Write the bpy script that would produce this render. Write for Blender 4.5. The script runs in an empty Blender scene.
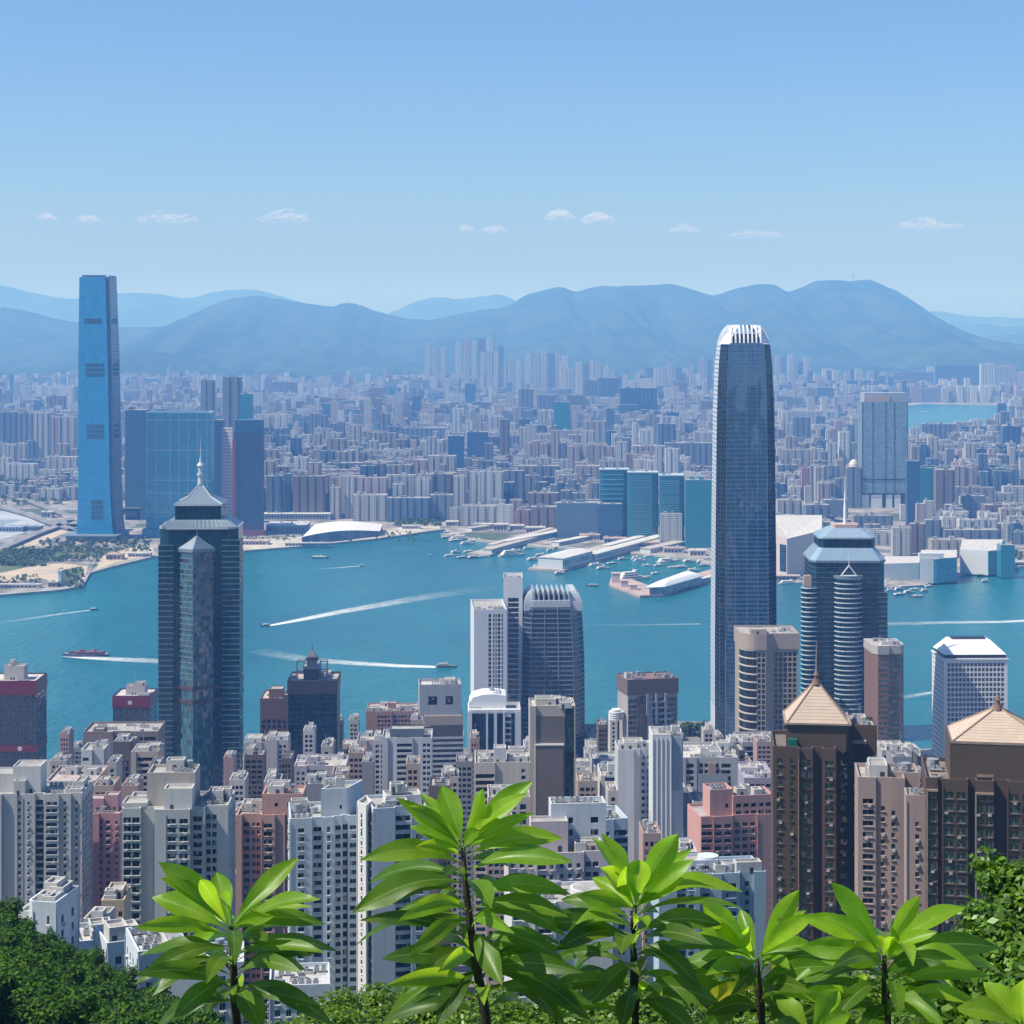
import bpy, math, random
from math import sin, cos, radians, pi, sqrt, atan2, floor
from mathutils import Vector, Matrix, noise as mnoise

SC = bpy.context.scene
COL = SC.collection

# ------------------------------------------------------------------ camera
F, EYE, HY = 1919.0, 400.0, 322.0        # focal length in pixels, eye height, horizon row
cam_d = bpy.data.cameras.new("camera")
cam = bpy.data.objects.new("camera", cam_d)
COL.objects.link(cam)
cam.location = (0, 0, EYE)
cam.rotation_euler = (pi / 2, 0, 0)
cam_d.sensor_width = 36.0
cam_d.lens = 36.0 * F / 1024.0
cam_d.shift_y = -(512 - HY) / 1024.0
cam_d.clip_start = 0.2
cam_d.clip_end = 120000.0
SC.camera = cam

# ------------------------------------------------------------------ sun and sky
SUN = Vector((-0.80, -0.23, 1.16)).normalized()
ELEV = math.asin(SUN.z)
AZ = atan2(SUN.x, SUN.y)
sd = bpy.data.lights.new("sun", 'SUN')
sd.energy = 5.0
sd.angle = radians(0.5)
sd.color = (1.0, 0.95, 0.87)
so = bpy.data.objects.new("sun", sd)
COL.objects.link(so)
so.location = (0, 0, 3000)
so.rotation_euler = (-SUN).to_track_quat('-Z', 'Y').to_euler()

world = bpy.data.worlds.new("World")
SC.world = world
world.use_nodes = True
wn = world.node_tree
wn.nodes.clear()
sky = wn.nodes.new("ShaderNodeTexSky")
sky.sky_type = 'NISHITA'
sky.sun_disc = False
sky.sun_elevation = ELEV
sky.sun_rotation = AZ
sky.altitude = 0
sky.air_density = 1.0
sky.dust_density = 1.0
sky.ozone_density = 8.0
bg = wn.nodes.new("ShaderNodeBackground")
bg.inputs[1].default_value = 0.112
wo = wn.nodes.new("ShaderNodeOutputWorld")
tint = wn.nodes.new("ShaderNodeMix"); tint.data_type = 'RGBA'; tint.blend_type = 'MULTIPLY'
tint.inputs[0].default_value = 1.0; tint.inputs[7].default_value = (0.86, 0.97, 1.10, 1)
wn.links.new(sky.outputs[0], tint.inputs[6])
wn.links.new(tint.outputs[2], bg.inputs[0])
wn.links.new(bg.outputs[0], wo.inputs[0])

SC.view_settings.view_transform = 'Standard'
SC.view_settings.look = 'None'
SC.view_settings.exposure = 0.29
SC.view_settings.gamma = 1.0
SC.render.engine = 'CYCLES'
cy = SC.cycles
cy.use_denoising = True
cy.max_bounces = 6
cy.diffuse_bounces = 3
cy.glossy_bounces = 3
cy.transmission_bounces = 3
cy.volume_bounces = 1
cy.transparent_max_bounces = 28
cy.caustics_reflective = False
cy.caustics_refractive = False
cy.sample_clamp_indirect = 4.0

HAZE_DENSITY = 0.84e-4
HAZE_COLOR = (0.17, 0.43, 1.0)

# ------------------------------------------------------------------ projection helpers
def P(px, py, D):
    return Vector(((px - 512) / F * D, D, EYE - (py - HY) / F * D))

def G(px, py, z=0.0):
    return P(px, py, F * (EYE - z) / (py - HY))

def gd(py, z=3.0):
    return F * (EYE - z) / (py - HY)

def lerp(a, b, t):
    return a + (b - a) * t

def interp(tab, x):
    if x <= tab[0][0]:
        return tab[0][1]
    for (x0, y0), (x1, y1) in zip(tab, tab[1:]):
        if x <= x1:
            return y0 + (y1 - y0) * (x - x0) / (x1 - x0)
    return tab[-1][1]

def sinterp(tab, x):                      # smooth (cosine-free Catmull-Rom) interpolation
    n = len(tab)
    if x <= tab[0][0]: return tab[0][1]
    if x >= tab[-1][0]: return tab[-1][1]
    for i in range(n - 1):
        if x <= tab[i + 1][0]:
            break
    x0, y0 = tab[i]; x1, y1 = tab[i + 1]
    m0 = (y1 - tab[i - 1][1]) / (x1 - tab[i - 1][0]) if i > 0 else (y1 - y0) / (x1 - x0)
    m1 = (tab[i + 2][1] - y0) / (tab[i + 2][0] - x0) if i + 2 < n else (y1 - y0) / (x1 - x0)
    h = x1 - x0; t = (x - x0) / h
    return (2*t**3 - 3*t**2 + 1)*y0 + (t**3 - 2*t**2 + t)*h*m0 + (-2*t**3 + 3*t**2)*y1 + (t**3 - t**2)*h*m1

PROFILE = [(-900, 470), (-300, 410), (-20, 398.4), (4.4, 398.35), (7, 397.0), (25, 389.4), (60, 376.5), (250, 302), (420, 240),
           (600, 172), (900, 84), (1200, 32), (1400, 8), (1500, 4), (3000, 3.5)]

SPUR = [(-400, 850), (-60, 905), (0, 912), (25, 928), (60, 944), (100, 962), (140, 986), (172, 1006), (200, 1030), (260, 1120)]

def ground_z(x, y):
    z = interp(PROFILE, y)
    if 110 < y < 430:
        px = 512 + F * x / y                      # the wooded spur below the lookout
        row = interp(SPUR, px) + (300 - y) * 0.55 + 6.2 * F / y
        zs = EYE - (row - HY) / F * y
        k = min(1, (y - 110) / 60.0) * min(1, max(0, (430 - y) / 110.0))
        z = lerp(z, max(z, zs), k)
    return z

# ------------------------------------------------------------------ mesh builder
class MB:
    def __init__(self):
        self.v = []; self.f = []; self.m = []; self.uv = []; self.c = []; self.col = None; self.smooth = False
    def face(self, pts, mi=0, uv=None):
        i = len(self.v)
        self.v.extend([tuple(p) for p in pts])
        self.f.append(tuple(range(i, i + len(pts))))
        self.m.append(mi)
        self.uv.extend(uv if uv is not None else [(p[0], p[1]) for p in pts])
        if self.col is not None:
            self.c.extend([self.col] * len(pts))
    def wall(self, a, b, z0, z1, mi=0, u0=0.0):
        L = math.hypot(b[0] - a[0], b[1] - a[1])
        self.face([(a[0], a[1], z0), (b[0], b[1], z0), (b[0], b[1], z1), (a[0], a[1], z1)], mi,
                  [(u0, z0), (u0 + L, z0), (u0 + L, z1), (u0, z1)])
        return u0 + L
    def prism(self, poly, z0, z1, mi=0, top=True, bottom=False, tmi=None):
        u = 0.0
        n = len(poly)
        for i in range(n):
            u = self.wall(poly[i], poly[(i + 1) % n], z0, z1, mi, u)
        if top:
            self.face([(p[0], p[1], z1) for p in poly], mi if tmi is None else tmi)
        if bottom:
            self.face([(p[0], p[1], z0) for p in reversed(poly)], mi)
    def box(self, x0, x1, y0, y1, z0, z1, mi=0, bottom=False, tmi=None):
        self.prism([(x0, y0), (x1, y0), (x1, y1), (x0, y1)], z0, z1, mi, True, bottom, tmi)
    def loft(self, rings, mis=None, cap=True, capmi=0):
        """rings: [(poly, z)], same vertex count; mis: material index per edge"""
        n = len(rings[0][0])
        for (pa, za), (pb, zb) in zip(rings, rings[1:]):
            u = 0.0
            for i in range(n):
                j = (i + 1) % n
                L = math.hypot(pa[j][0] - pa[i][0], pa[j][1] - pa[i][1])
                mi = mis[i] if mis else 0
                self.face([(*pa[i], za), (*pa[j], za), (*pb[j], zb), (*pb[i], zb)], mi,
                          [(u, za), (u + L, za), (u + L, zb), (u, zb)])
                u += L
        if cap:
            p, z = rings[-1]
            self.face([(q[0], q[1], z) for q in p], capmi)
    def cyl(self, x, y, z0, z1, r0, r1=None, n=12, mi=0):
        r1 = r0 if r1 is None else r1
        pa = [(x + r0 * cos(2*pi*k/n), y + r0 * sin(2*pi*k/n)) for k in range(n)]
        pb = [(x + r1 * cos(2*pi*k/n), y + r1 * sin(2*pi*k/n)) for k in range(n)]
        self.loft([(pa, z0), (pb, z1)], [mi] * n, True, mi)
    def tube(self, pts, r, n=6, mi=0):
        rings = []
        for i, p in enumerate(pts):
            p = Vector(p)
            d = (Vector(pts[min(i + 1, len(pts) - 1)]) - Vector(pts[max(i - 1, 0)])).normalized()
            s = d.cross(Vector((0, 0, 1)))
            if s.length < 1e-3: s = Vector((1, 0, 0))
            s.normalize(); t = s.cross(d)
            rr = r[i] if isinstance(r, (list, tuple)) else r
            rings.append([p + (s * cos(2*pi*k/n) + t * sin(2*pi*k/n)) * rr for k in range(n)])
        for a, b in zip(rings, rings[1:]):
            for k in range(n):
                self.face([a[k], a[(k+1) % n], b[(k+1) % n], b[k]], mi)
        self.face(rings[-1], mi); self.face(list(reversed(rings[0])), mi)
    def build(self, name, mats, parent=None, loc=None, rotz=0.0, weld=False):
        me = bpy.data.meshes.new(name)
        me.from_pydata(self.v, [], self.f)
        if not isinstance(mats, (list, tuple)): mats = [mats]
        for m in mats: me.materials.append(m)
        me.polygons.foreach_set("material_index", self.m)
        ul = me.uv_layers.new(name="UVMap")
        flat = [c for p in self.uv for c in p]
        ul.data.foreach_set("uv", flat)
        if self.c:
            ca = me.color_attributes.new("col", 'FLOAT_COLOR', 'CORNER')
            ca.data.foreach_set("color", [x for c in self.c for x in (c[0], c[1], c[2], 1.0)])
        if self.smooth:
            me.polygons.foreach_set("use_smooth", [True] * len(self.f))
        me.update()
        o = bpy.data.objects.new(name, me)
        COL.objects.link(o)
        if parent is not None: o.parent = parent
        if loc is not None: o.location = loc
        if rotz: o.rotation_euler = (0, 0, rotz)
        if weld:
            import bmesh
            bm = bmesh.new(); bm.from_mesh(me)
            bmesh.ops.remove_doubles(bm, verts=bm.verts, dist=weld)
            bm.to_mesh(me); bm.free()
        return o

def tag(o, label=None, cat=None, group=None, kind=None):
    if label: o['label'] = label
    if cat: o['category'] = cat
    if group: o['group'] = group
    if kind: o['kind'] = kind
    return o

def empty(name, loc, rotz=0.0):
    o = bpy.data.objects.new(name, None)
    o.empty_display_size = 1.0
    COL.objects.link(o)
    o.location = loc
    o.rotation_euler = (0, 0, rotz)
    return o

def dup(o, parent=None):
    c = o.copy(); COL.objects.link(c)
    if parent is not None: c.parent = parent
    for ch in [k for k in o.children]:
        dup(ch, c)
    return c

# ------------------------------------------------------------------ materials
def new_mat(name):
    m = bpy.data.materials.new(name)
    m.use_nodes = True
    nt = m.node_tree
    b = nt.nodes["Principled BSDF"]
    return m, nt, b

def nd(nt, t, **kw):
    n = nt.nodes.new("ShaderNode" + t)
    for k, v in kw.items():
        setattr(n, k, v)
    return n

def lk(nt, a, b):
    nt.links.new(a, b)

def math_n(nt, op, a, b=None, c=None):
    n = nd(nt, "Math", operation=op)
    for i, x in enumerate((a, b, c)):
        if x is None: continue
        if isinstance(x, (int, float)): n.inputs[i].default_value = x
        else: lk(nt, x, n.inputs[i])
    return n.outputs[0]

def mix_c(nt, fac, a, b, blend='MIX'):
    n = nd(nt, "Mix", data_type='RGBA', blend_type=blend)
    ins = [n.inputs[0], n.inputs[6], n.inputs[7]]
    for s, x in zip(ins, (fac, a, b)):
        if isinstance(x, (int, float)): s.default_value = x
        elif isinstance(x, tuple): s.default_value = (x[0], x[1], x[2], 1.0)
        else: lk(nt, x, s)
    return n.outputs[2]

def uv_sep(nt):
    t = nd(nt, "TexCoord"); s = nd(nt, "SeparateXYZ")
    lk(nt, t.outputs["UV"], s.inputs[0])
    return t, s.outputs[0], s.outputs[1]

def noise_n(nt, vec, scale, detail=3, rough=0.55, vscale=None):
    if vscale is not None:
        mp = nd(nt, "Mapping"); mp.inputs["Scale"].default_value = vscale
        lk(nt, vec, mp.inputs[0]); vec = mp.outputs[0]
    n = nd(nt, "TexNoise"); n.inputs["Scale"].default_value = scale
    n.inputs["Detail"].default_value = detail; n.inputs["Roughness"].default_value = rough
    lk(nt, vec, n.inputs["Vector"])
    return n.outputs[0]

def ramp01(nt, v, lo, hi):
    n = nd(nt, "MapRange"); n.inputs[1].default_value = lo; n.inputs[2].default_value = hi
    lk(nt, v, n.inputs[0])
    return n.outputs[0]

_mc = {}
def wall_mat(col, name="painted_wall", rough=0.75, grime=0.3):
    key = ('w', tuple(round(c, 3) for c in col), rough, grime)
    if key in _mc: return _mc[key]
    m, nt, b = new_mat(name)
    t = nd(nt, "TexCoord")
    oi = nd(nt, "ObjectInfo")
    streak = noise_n(nt, t.outputs["UV"], 1.0, 4, 0.6, (0.55, 0.035, 1))
    blot = noise_n(nt, t.outputs["UV"], 0.09, 3)
    s = ramp01(nt, streak, 0.45, 0.75)
    dark = tuple(c * 0.62 for c in col)
    c1 = mix_c(nt, math_n(nt, 'MULTIPLY', s, grime * 1.5), col, dark)
    c2 = mix_c(nt, math_n(nt, 'MULTIPLY', ramp01(nt, blot, 0.35, 0.7), grime * 0.8), c1, tuple(c * 0.78 for c in (col[0], col[1], col[2] * 0.95)))
    lk(nt, c2, b.inputs["Base Color"])
    b.inputs["Roughness"].default_value = rough
    _mc[key] = m
    return m

def roof_mat(col=(0.42, 0.40, 0.37), name="concrete_roof"):
    key = ('r', tuple(round(c, 3) for c in col))
    if key in _mc: return _mc[key]
    m, nt, b = new_mat(name)
    t = nd(nt, "TexCoord")
    a = noise_n(nt, t.outputs["Object"], 0.22, 5, 0.65)
    c = noise_n(nt, t.outputs["Object"], 1.4, 2, 0.6)
    x = mix_c(nt, ramp01(nt, a, 0.35, 0.68), tuple(k * 0.55 for k in col), col)
    y = mix_c(nt, math_n(nt, 'MULTIPLY', ramp01(nt, c, 0.52, 0.7), 0.4), x, tuple(k * 1.25 for k in col))
    lk(nt, y, b.inputs["Base Color"])
    b.inputs["Roughness"].default_value = 0.9
    _mc[key] = m
    return m

def glass_mat(col, cell=(1.5, 3.6), rough=0.08, var=0.6, jit=0.03, ior=1.75, frame=None, fw=(0.08, 0.1), metal=0.0, name="tinted_glass", blinds=0.0, warp=0.12):
    key = ('g', tuple(round(c, 4) for c in col), cell, rough, var, jit, ior, frame, fw, metal, blinds, warp)
    if key in _mc: return _mc[key]
    m, nt, b = new_mat(name)
    t, u, v = uv_sep(nt)
    su = math_n(nt, 'DIVIDE', u, cell[0]); sv = math_n(nt, 'DIVIDE', v, cell[1])
    fu = math_n(nt, 'FLOOR', su); fv = math_n(nt, 'FLOOR', sv)
    cmb = nd(nt, "CombineXYZ"); lk(nt, fu, cmb.inputs[0]); lk(nt, fv, cmb.inputs[1])
    oi = nd(nt, "ObjectInfo")
    lk(nt, math_n(nt, 'MULTIPLY', oi.outputs["Random"], 91.0), cmb.inputs[2])
    w = nd(nt, "TexWhiteNoise", noise_dimensions='3D'); lk(nt, cmb.outputs[0], w.inputs[0])
    k = math_n(nt, 'MULTIPLY_ADD', w.outputs[0], 2 * var, 1 - var)
    sc = nd(nt, "VectorMath", operation='SCALE'); sc.inputs[0].default_value = col
    lk(nt, k, sc.inputs[3])
    c = sc.outputs[0]
    if blinds:
        has_blind = math_n(nt, 'GREATER_THAN', w.outputs[0], 1 - blinds)  # panes with pale blinds drawn
        c = mix_c(nt, has_blind, c, (0.32, 0.31, 0.28))
    if frame:
        mu = math_n(nt, 'LESS_THAN', math_n(nt, 'FRACT', su), fw[0] / cell[0])
        mv = math_n(nt, 'LESS_THAN', math_n(nt, 'FRACT', sv), fw[1] / cell[1])
        mm = math_n(nt, 'MAXIMUM', mu, mv)
        c = mix_c(nt, mm, c, frame)
        lk(nt, math_n(nt, 'MULTIPLY_ADD', mm, 0.45, rough), b.inputs["Roughness"])
    else:
        b.inputs["Roughness"].default_value = rough
    lk(nt, c, b.inputs["Base Color"])
    g = nd(nt, "NewGeometry")
    sub = nd(nt, "VectorMath", operation='SUBTRACT'); lk(nt, w.outputs[1], sub.inputs[0]); sub.inputs[1].default_value = (0.5, 0.5, 0.5)
    ml = nd(nt, "VectorMath", operation='SCALE'); lk(nt, sub.outputs[0], ml.inputs[0]); ml.inputs[3].default_value = jit * 2
    mp = nd(nt, "Mapping"); mp.inputs["Scale"].default_value = (0.09, 0.022, 1); lk(nt, t.outputs["UV"], mp.inputs[0])
    wz = nd(nt, "TexNoise"); wz.inputs["Scale"].default_value = 1.0; wz.inputs["Detail"].default_value = 3; lk(nt, mp.outputs[0], wz.inputs["Vector"])
    w2 = nd(nt, "VectorMath", operation='SUBTRACT'); lk(nt, wz.outputs[1], w2.inputs[0]); w2.inputs[1].default_value = (0.5, 0.5, 0.44)
    w3 = nd(nt, "VectorMath", operation='SCALE'); lk(nt, w2.outputs[0], w3.inputs[0]); w3.inputs[3].default_value = warp
    a0 = nd(nt, "VectorMath", operation='ADD'); lk(nt, g.outputs["Normal"], a0.inputs[0]); lk(nt, w3.outputs[0], a0.inputs[1])
    ad = nd(nt, "VectorMath", operation='ADD'); lk(nt, a0.outputs[0], ad.inputs[0]); lk(nt, ml.outputs[0], ad.inputs[1])
    nm = nd(nt, "VectorMath", operation='NORMALIZE'); lk(nt, ad.outputs[0], nm.inputs[0])
    lk(nt, nm.outputs[0], b.inputs["Normal"])
    b.inputs["IOR"].default_value = ior
    b.inputs["Metallic"].default_value = metal
    _mc[key] = m
    return m

def plain_mat(col, name, rough=0.5, metal=0.0, var=0.15, scale=0.6):
    key = ('p', tuple(round(c, 4) for c in col), rough, metal)
    if key in _mc: return _mc[key]
    m, nt, b = new_mat(name)
    t = nd(nt, "TexCoord")
    n = noise_n(nt, t.outputs["Object"], scale, 3)
    c = mix_c(nt, ramp01(nt, n, 0.35, 0.7), tuple(k * (1 - var) for k in col), tuple(min(1, k * (1 + var)) for k in col))
    lk(nt, c, b.inputs["Base Color"])
    b.inputs["Roughness"].default_value = rough
    b.inputs["Metallic"].default_value = metal
    _mc[key] = m
    return m

def leaf_mat(name, col, trans=0.35, var=0.5, rough=0.45, spec=0.5):
    m, nt, b = new_mat(name)
    g = nd(nt, "NewGeometry")
    r = g.outputs["Random Per Island"]
    a = tuple(c * (1 - var) for c in col); z = (col[0] * (1 + var * 1.3), col[1] * (1 + var), col[2] * (1 + var * 0.3))
    c = mix_c(nt, r, a, z)
    lk(nt, c, b.inputs["Base Color"])
    b.inputs["Roughness"].default_value = rough
    b.inputs["Specular IOR Level"].default_value = spec
    tr = nd(nt, "BsdfTranslucent")
    lk(nt, mix_c(nt, 0.5, c, (col[0] * 2.2, col[1] * 2.0, col[2] * 0.6)), tr.inputs[0])
    mx = nd(nt, "MixShader"); mx.inputs[0].default_value = trans
    lk(nt, b.outputs[0], mx.inputs[1]); lk(nt, tr.outputs[0], mx.inputs[2])
    lk(nt, mx.outputs[0], nt.nodes["Material Output"].inputs[0])
    return m

def city_mat(name="city_facade", glassy=False):
    """far building facade: windows from metres in the UV map, the building's own colour from its mesh"""
    m, nt, b = new_mat(name)
    at = nd(nt, "Attribute"); at.attribute_name = "col"
    t, u, v = uv_sep(nt)
    g = nd(nt, "NewGeometry")
    sz = nd(nt, "SeparateXYZ"); lk(nt, g.outputs["Normal"], sz.inputs[0])
    up = math_n(nt, 'GREATER_THAN', sz.outputs[2], 0.7)
    fu = math_n(nt, 'FRACT', math_n(nt, 'DIVIDE', u, 3.4)); fv = math_n(nt, 'FRACT', math_n(nt, 'DIVIDE', v, 3.2))
    wu = math_n(nt, 'LESS_THAN', fu, 0.9 if glassy else 0.58); wv = math_n(nt, 'LESS_THAN', fv, 0.72 if glassy else 0.5)
    win = math_n(nt, 'MULTIPLY', wu, wv)
    bay = math_n(nt, 'LESS_THAN', math_n(nt, 'FRACT', math_n(nt, 'DIVIDE', u, 13.6)), 0.24)  # vertical recess lines, their shade painted as darker columns
    win = math_n(nt, 'MAXIMUM', win, math_n(nt, 'MULTIPLY', bay, 0.0 if glassy else 0.4))
    win = math_n(nt, 'MULTIPLY', win, math_n(nt, 'SUBTRACT', 1.0, up))
    rn = noise_n(nt, t.outputs["Object"], 0.06, 4, 0.7)
    roofc = mix_c(nt, ramp01(nt, rn, 0.35, 0.65), (0.16, 0.16, 0.16), (0.38, 0.37, 0.36))
    dk_ = mix_c(nt, 1.0, at.outputs[0], (.55, .62, .7), "MULTIPLY") if glassy else (0.06, 0.085, 0.12)
    body = mix_c(nt, math_n(nt, 'MULTIPLY', win, 0.9), at.outputs[0], dk_)
    c = mix_c(nt, up, body, roofc)
    lk(nt, c, b.inputs["Base Color"])
    lk(nt, math_n(nt, 'MULTIPLY_ADD', win, -0.62, 0.8), b.inputs["Roughness"])
    return m
# ================================================================== setting
# ---- materials of the setting
def water_mat():
    m, nt, b = new_mat("harbour_water")
    g = nd(nt, "NewGeometry")
    pos = g.outputs["Position"]
    big = noise_n(nt, pos, 1.0, 4, 0.6, (0.0016, 0.0009, 0.001))
    c = mix_c(nt, ramp01(nt, big, 0.3, 0.7), (0.002, 0.085, 0.122), (0.014, 0.158, 0.176))
    lk(nt, c, b.inputs["Base Color"])
    b.inputs["Roughness"].default_value = 0.22
    b.inputs["IOR"].default_value = 1.33
    w1 = noise_n(nt, pos, 1.0, 4, 0.65, (0.10, 0.05, 0.1))
    w2 = noise_n(nt, pos, 1.0, 2, 0.6, (0.016, 0.008, 0.01))
    s = math_n(nt, 'ADD', math_n(nt, 'MULTIPLY', w1, 1.0), math_n(nt, 'MULTIPLY', w2, 2.0))
    bp = nd(nt, "Bump"); bp.inputs["Strength"].default_value = 1.0; bp.inputs["Distance"].default_value = 2.6
    lk(nt, s, bp.inputs["Height"]); lk(nt, bp.outputs[0], b.inputs["Normal"])
    return m

def land_mat(name, ca, cb, cc, scale=0.012):
    m, nt, b = new_mat(name)
    g = nd(nt, "NewGeometry")
    a = noise_n(nt, g.outputs["Position"], scale, 5, 0.65)
    d = noise_n(nt, g.outputs["Position"], scale * 0.22, 3, 0.6)
    x = mix_c(nt, ramp01(nt, a, 0.4, 0.62), ca, cb)
    x = mix_c(nt, ramp01(nt, d, 0.55, 0.62), x, cc)
    lk(nt, x, b.inputs["Base Color"])
    b.inputs["Roughness"].default_value = 0.92
    return m

M_WATER = water_mat()
M_HILL = land_mat("hill_scrub", (0.018, 0.036, 0.010), (0.05, 0.07, 0.022), (0.03, 0.05, 0.015), 0.3)
M_CITY = land_mat("city_streets", (0.09, 0.09, 0.09), (0.26, 0.25, 0.23), (0.16, 0.155, 0.15), 0.03)
M_FARCITY = land_mat("far_city_ground", (0.12, 0.12, 0.12), (0.36, 0.33, 0.30), (0.055, 0.085, 0.04), 0.02)

# ---- water: one sheet reaching past the far hills
mb = MB()
for (x0, x1) in ((-30000, -2500), (-2500, 2500), (2500, 30000)):
    for (y0, y1) in ((1500, 4200), (4200, 12000), (12000, 42000)):
        mb.face([(x0, y0, 0), (x1, y0, 0), (x1, y1, 0), (x0, y1, 0)])
tag(mb.build("harbour_water", M_WATER), kind='structure')

# ---- our own side: the hill below the lookout and the flat city strip
def grid_mesh(name, mat, xs, ys, zf):
    vs = [(x, y, zf(x, y)) for y in ys for x in xs]
    n = len(xs)
    fs = [(j*n+i, j*n+i+1, (j+1)*n+i+1, (j+1)*n+i) for j in range(len(ys)-1) for i in range(n-1)]
    me = bpy.data.meshes.new(name); me.from_pydata(vs, [], fs); me.materials.append(mat)
    me.polygons.foreach_set("use_smooth", [True]*len(fs)); me.update()
    o = bpy.data.objects.new(name, me); COL.objects.link(o)
    return o

def rough_z(x, y):
    z = ground_z(x, y)
    if y > 12:
        k = min(1, (y - 12) / 100)
        z += k * (mnoise.noise((x*0.03, y*0.03, 0)) * (1 if y < 320 else 4) + mnoise.noise((x*0.11, y*0.11, 3)) * .6)
    return z
xs = [-900 + 25*i for i in range(32)] + [-100 + 5*i for i in range(41)] + [125 + 25*i for i in range(32)]
ys = [-900, -500, -200, -60, -20, -8, -3, 0, 2, 4.4, 5, 6, 7, 9, 12, 16, 20, 25, 31, 38, 46, 55, 66] + [80 + 14*i for i in range(40)] + [650, 700, 760]
tag(grid_mesh("hillside", M_HILL, xs, ys, rough_z), kind='structure')
ys = [760 + 30*i for i in range(26)]
tag(grid_mesh("city_ground", M_CITY, [-1800 + 120*i for i in range(31)], ys, lambda x, y: ground_z(x, y)), kind='structure')
SH0 = [(-1800, 1740), (-430, 1735), (-260, 1760), (0, 1790), (120, 1850), (150, 1905), (262, 1900), (300, 1775), (520, 1770), (1800, 1760)]
mb = MB()
for (a, b) in zip(SH0, SH0[1:]):
    for k in range(1):
        mb.face([(a[0], 1510, 3.9), (b[0], 1510, 3.9), (b[0], b[1], 3.9), (a[0], a[1], 3.9)])
        mb.face([(a[0], a[1], 3.9), (b[0], b[1], 3.9), (b[0], b[1], -2), (a[0], a[1], -2)])
tag(mb.build("waterfront_ground", M_CITY), kind='structure')

# ---- the far shore
SHORE_PX = [(-260, 618), (0, 597), (60, 592), (83, 588), (90, 575), (110, 569), (155, 558), (240, 553), (300, 548), (380, 540), (428, 533),
            (445, 531), (470, 541), (560, 549), (640, 555), (690, 560), (712, 565), (775, 577), (800, 583), (880, 590), (925, 587),
            (940, 579), (985, 572), (1024, 568), (1290, 560)]
def shore_D(px):
    return gd(interp(SHORE_PX, px))
pts = []
for i, (x, y) in enumerate(SHORE_PX):
    p = G(x, y, 0); pts.append((p.x, p.y))
BAY = [G(x, y, 3.0) for (x, y) in ((905, 455), (960, 449), (985, 432), (1010, 418), (1030, 413), (1030, 406), (960, 405), (925, 404), (880, 408), (880, 430), (895, 452))]
mb = MB()
for (a, b) in zip(pts, pts[1:]):
    mb.face([(a[0], a[1], 3), (b[0], b[1], 3), (b[0]*3.6, 14500, 3), (a[0]*3.6, 14500, 3)])
for (a, b) in ((pts[0], (-9000, pts[0][1])), (pts[-1], (9000, pts[-1][1]))):
    q = [(a[0], a[1], 3), (b[0], b[1], 3), (b[0]*1.5, 14500, 3), (a[0]*3.6, 14500, 3)]
    if b[0] < 0: q.reverse()
    mb.face(q)
tag(mb.build("far_shore_ground", M_FARCITY), kind='structure')
mb = MB()
for (a, b) in zip(pts, pts[1:]):
    mb.face([(a[0], a[1], 3.6), (b[0], b[1], 3.6), (b[0], b[1], -2), (a[0], a[1], -2)])
    mb.face([(a[0], a[1], 3.6), (a[0]*1.004, a[1]+9, 3.6), (b[0]*1.004, b[1]+9, 3.6), (b[0], b[1], 3.6)])
tag(mb.build("seawall_promenade", land_mat("pale_paving", (0.34, 0.32, 0.29), (0.46, 0.43, 0.39), (0.3, 0.28, 0.26), 0.05)), kind='structure')
mb = MB(); mb.face([(p.x, p.y, 3.4) for p in BAY])
tag(mb.build("bay_water", M_WATER), kind='structure')

# ---- mountains: ridges from the skyline, with spurs and valleys
def forest_mat(name, a, b, rock):
    m, nt, bs = new_mat(name)
    g = nd(nt, "NewGeometry")
    n1 = noise_n(nt, g.outputs["Position"], 0.0022, 6, 0.62)
    n2 = noise_n(nt, g.outputs["Position"], 0.012, 4, 0.6)
    x = mix_c(nt, ramp01(nt, n1, 0.35, 0.65), a, b)
    x = mix_c(nt, ramp01(nt, n2, 0.70, 0.74), x, rock)
    lk(nt, x, bs.inputs["Base Color"]); bs.inputs["Roughness"].default_value = 1.0
    bs.inputs["Specular IOR Level"].default_value = 0.1
    return m
M_MTN = forest_mat("mountain_forest", (0.016, 0.034, 0.014), (0.045, 0.07, 0.03), (0.22, 0.20, 0.16))

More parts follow.
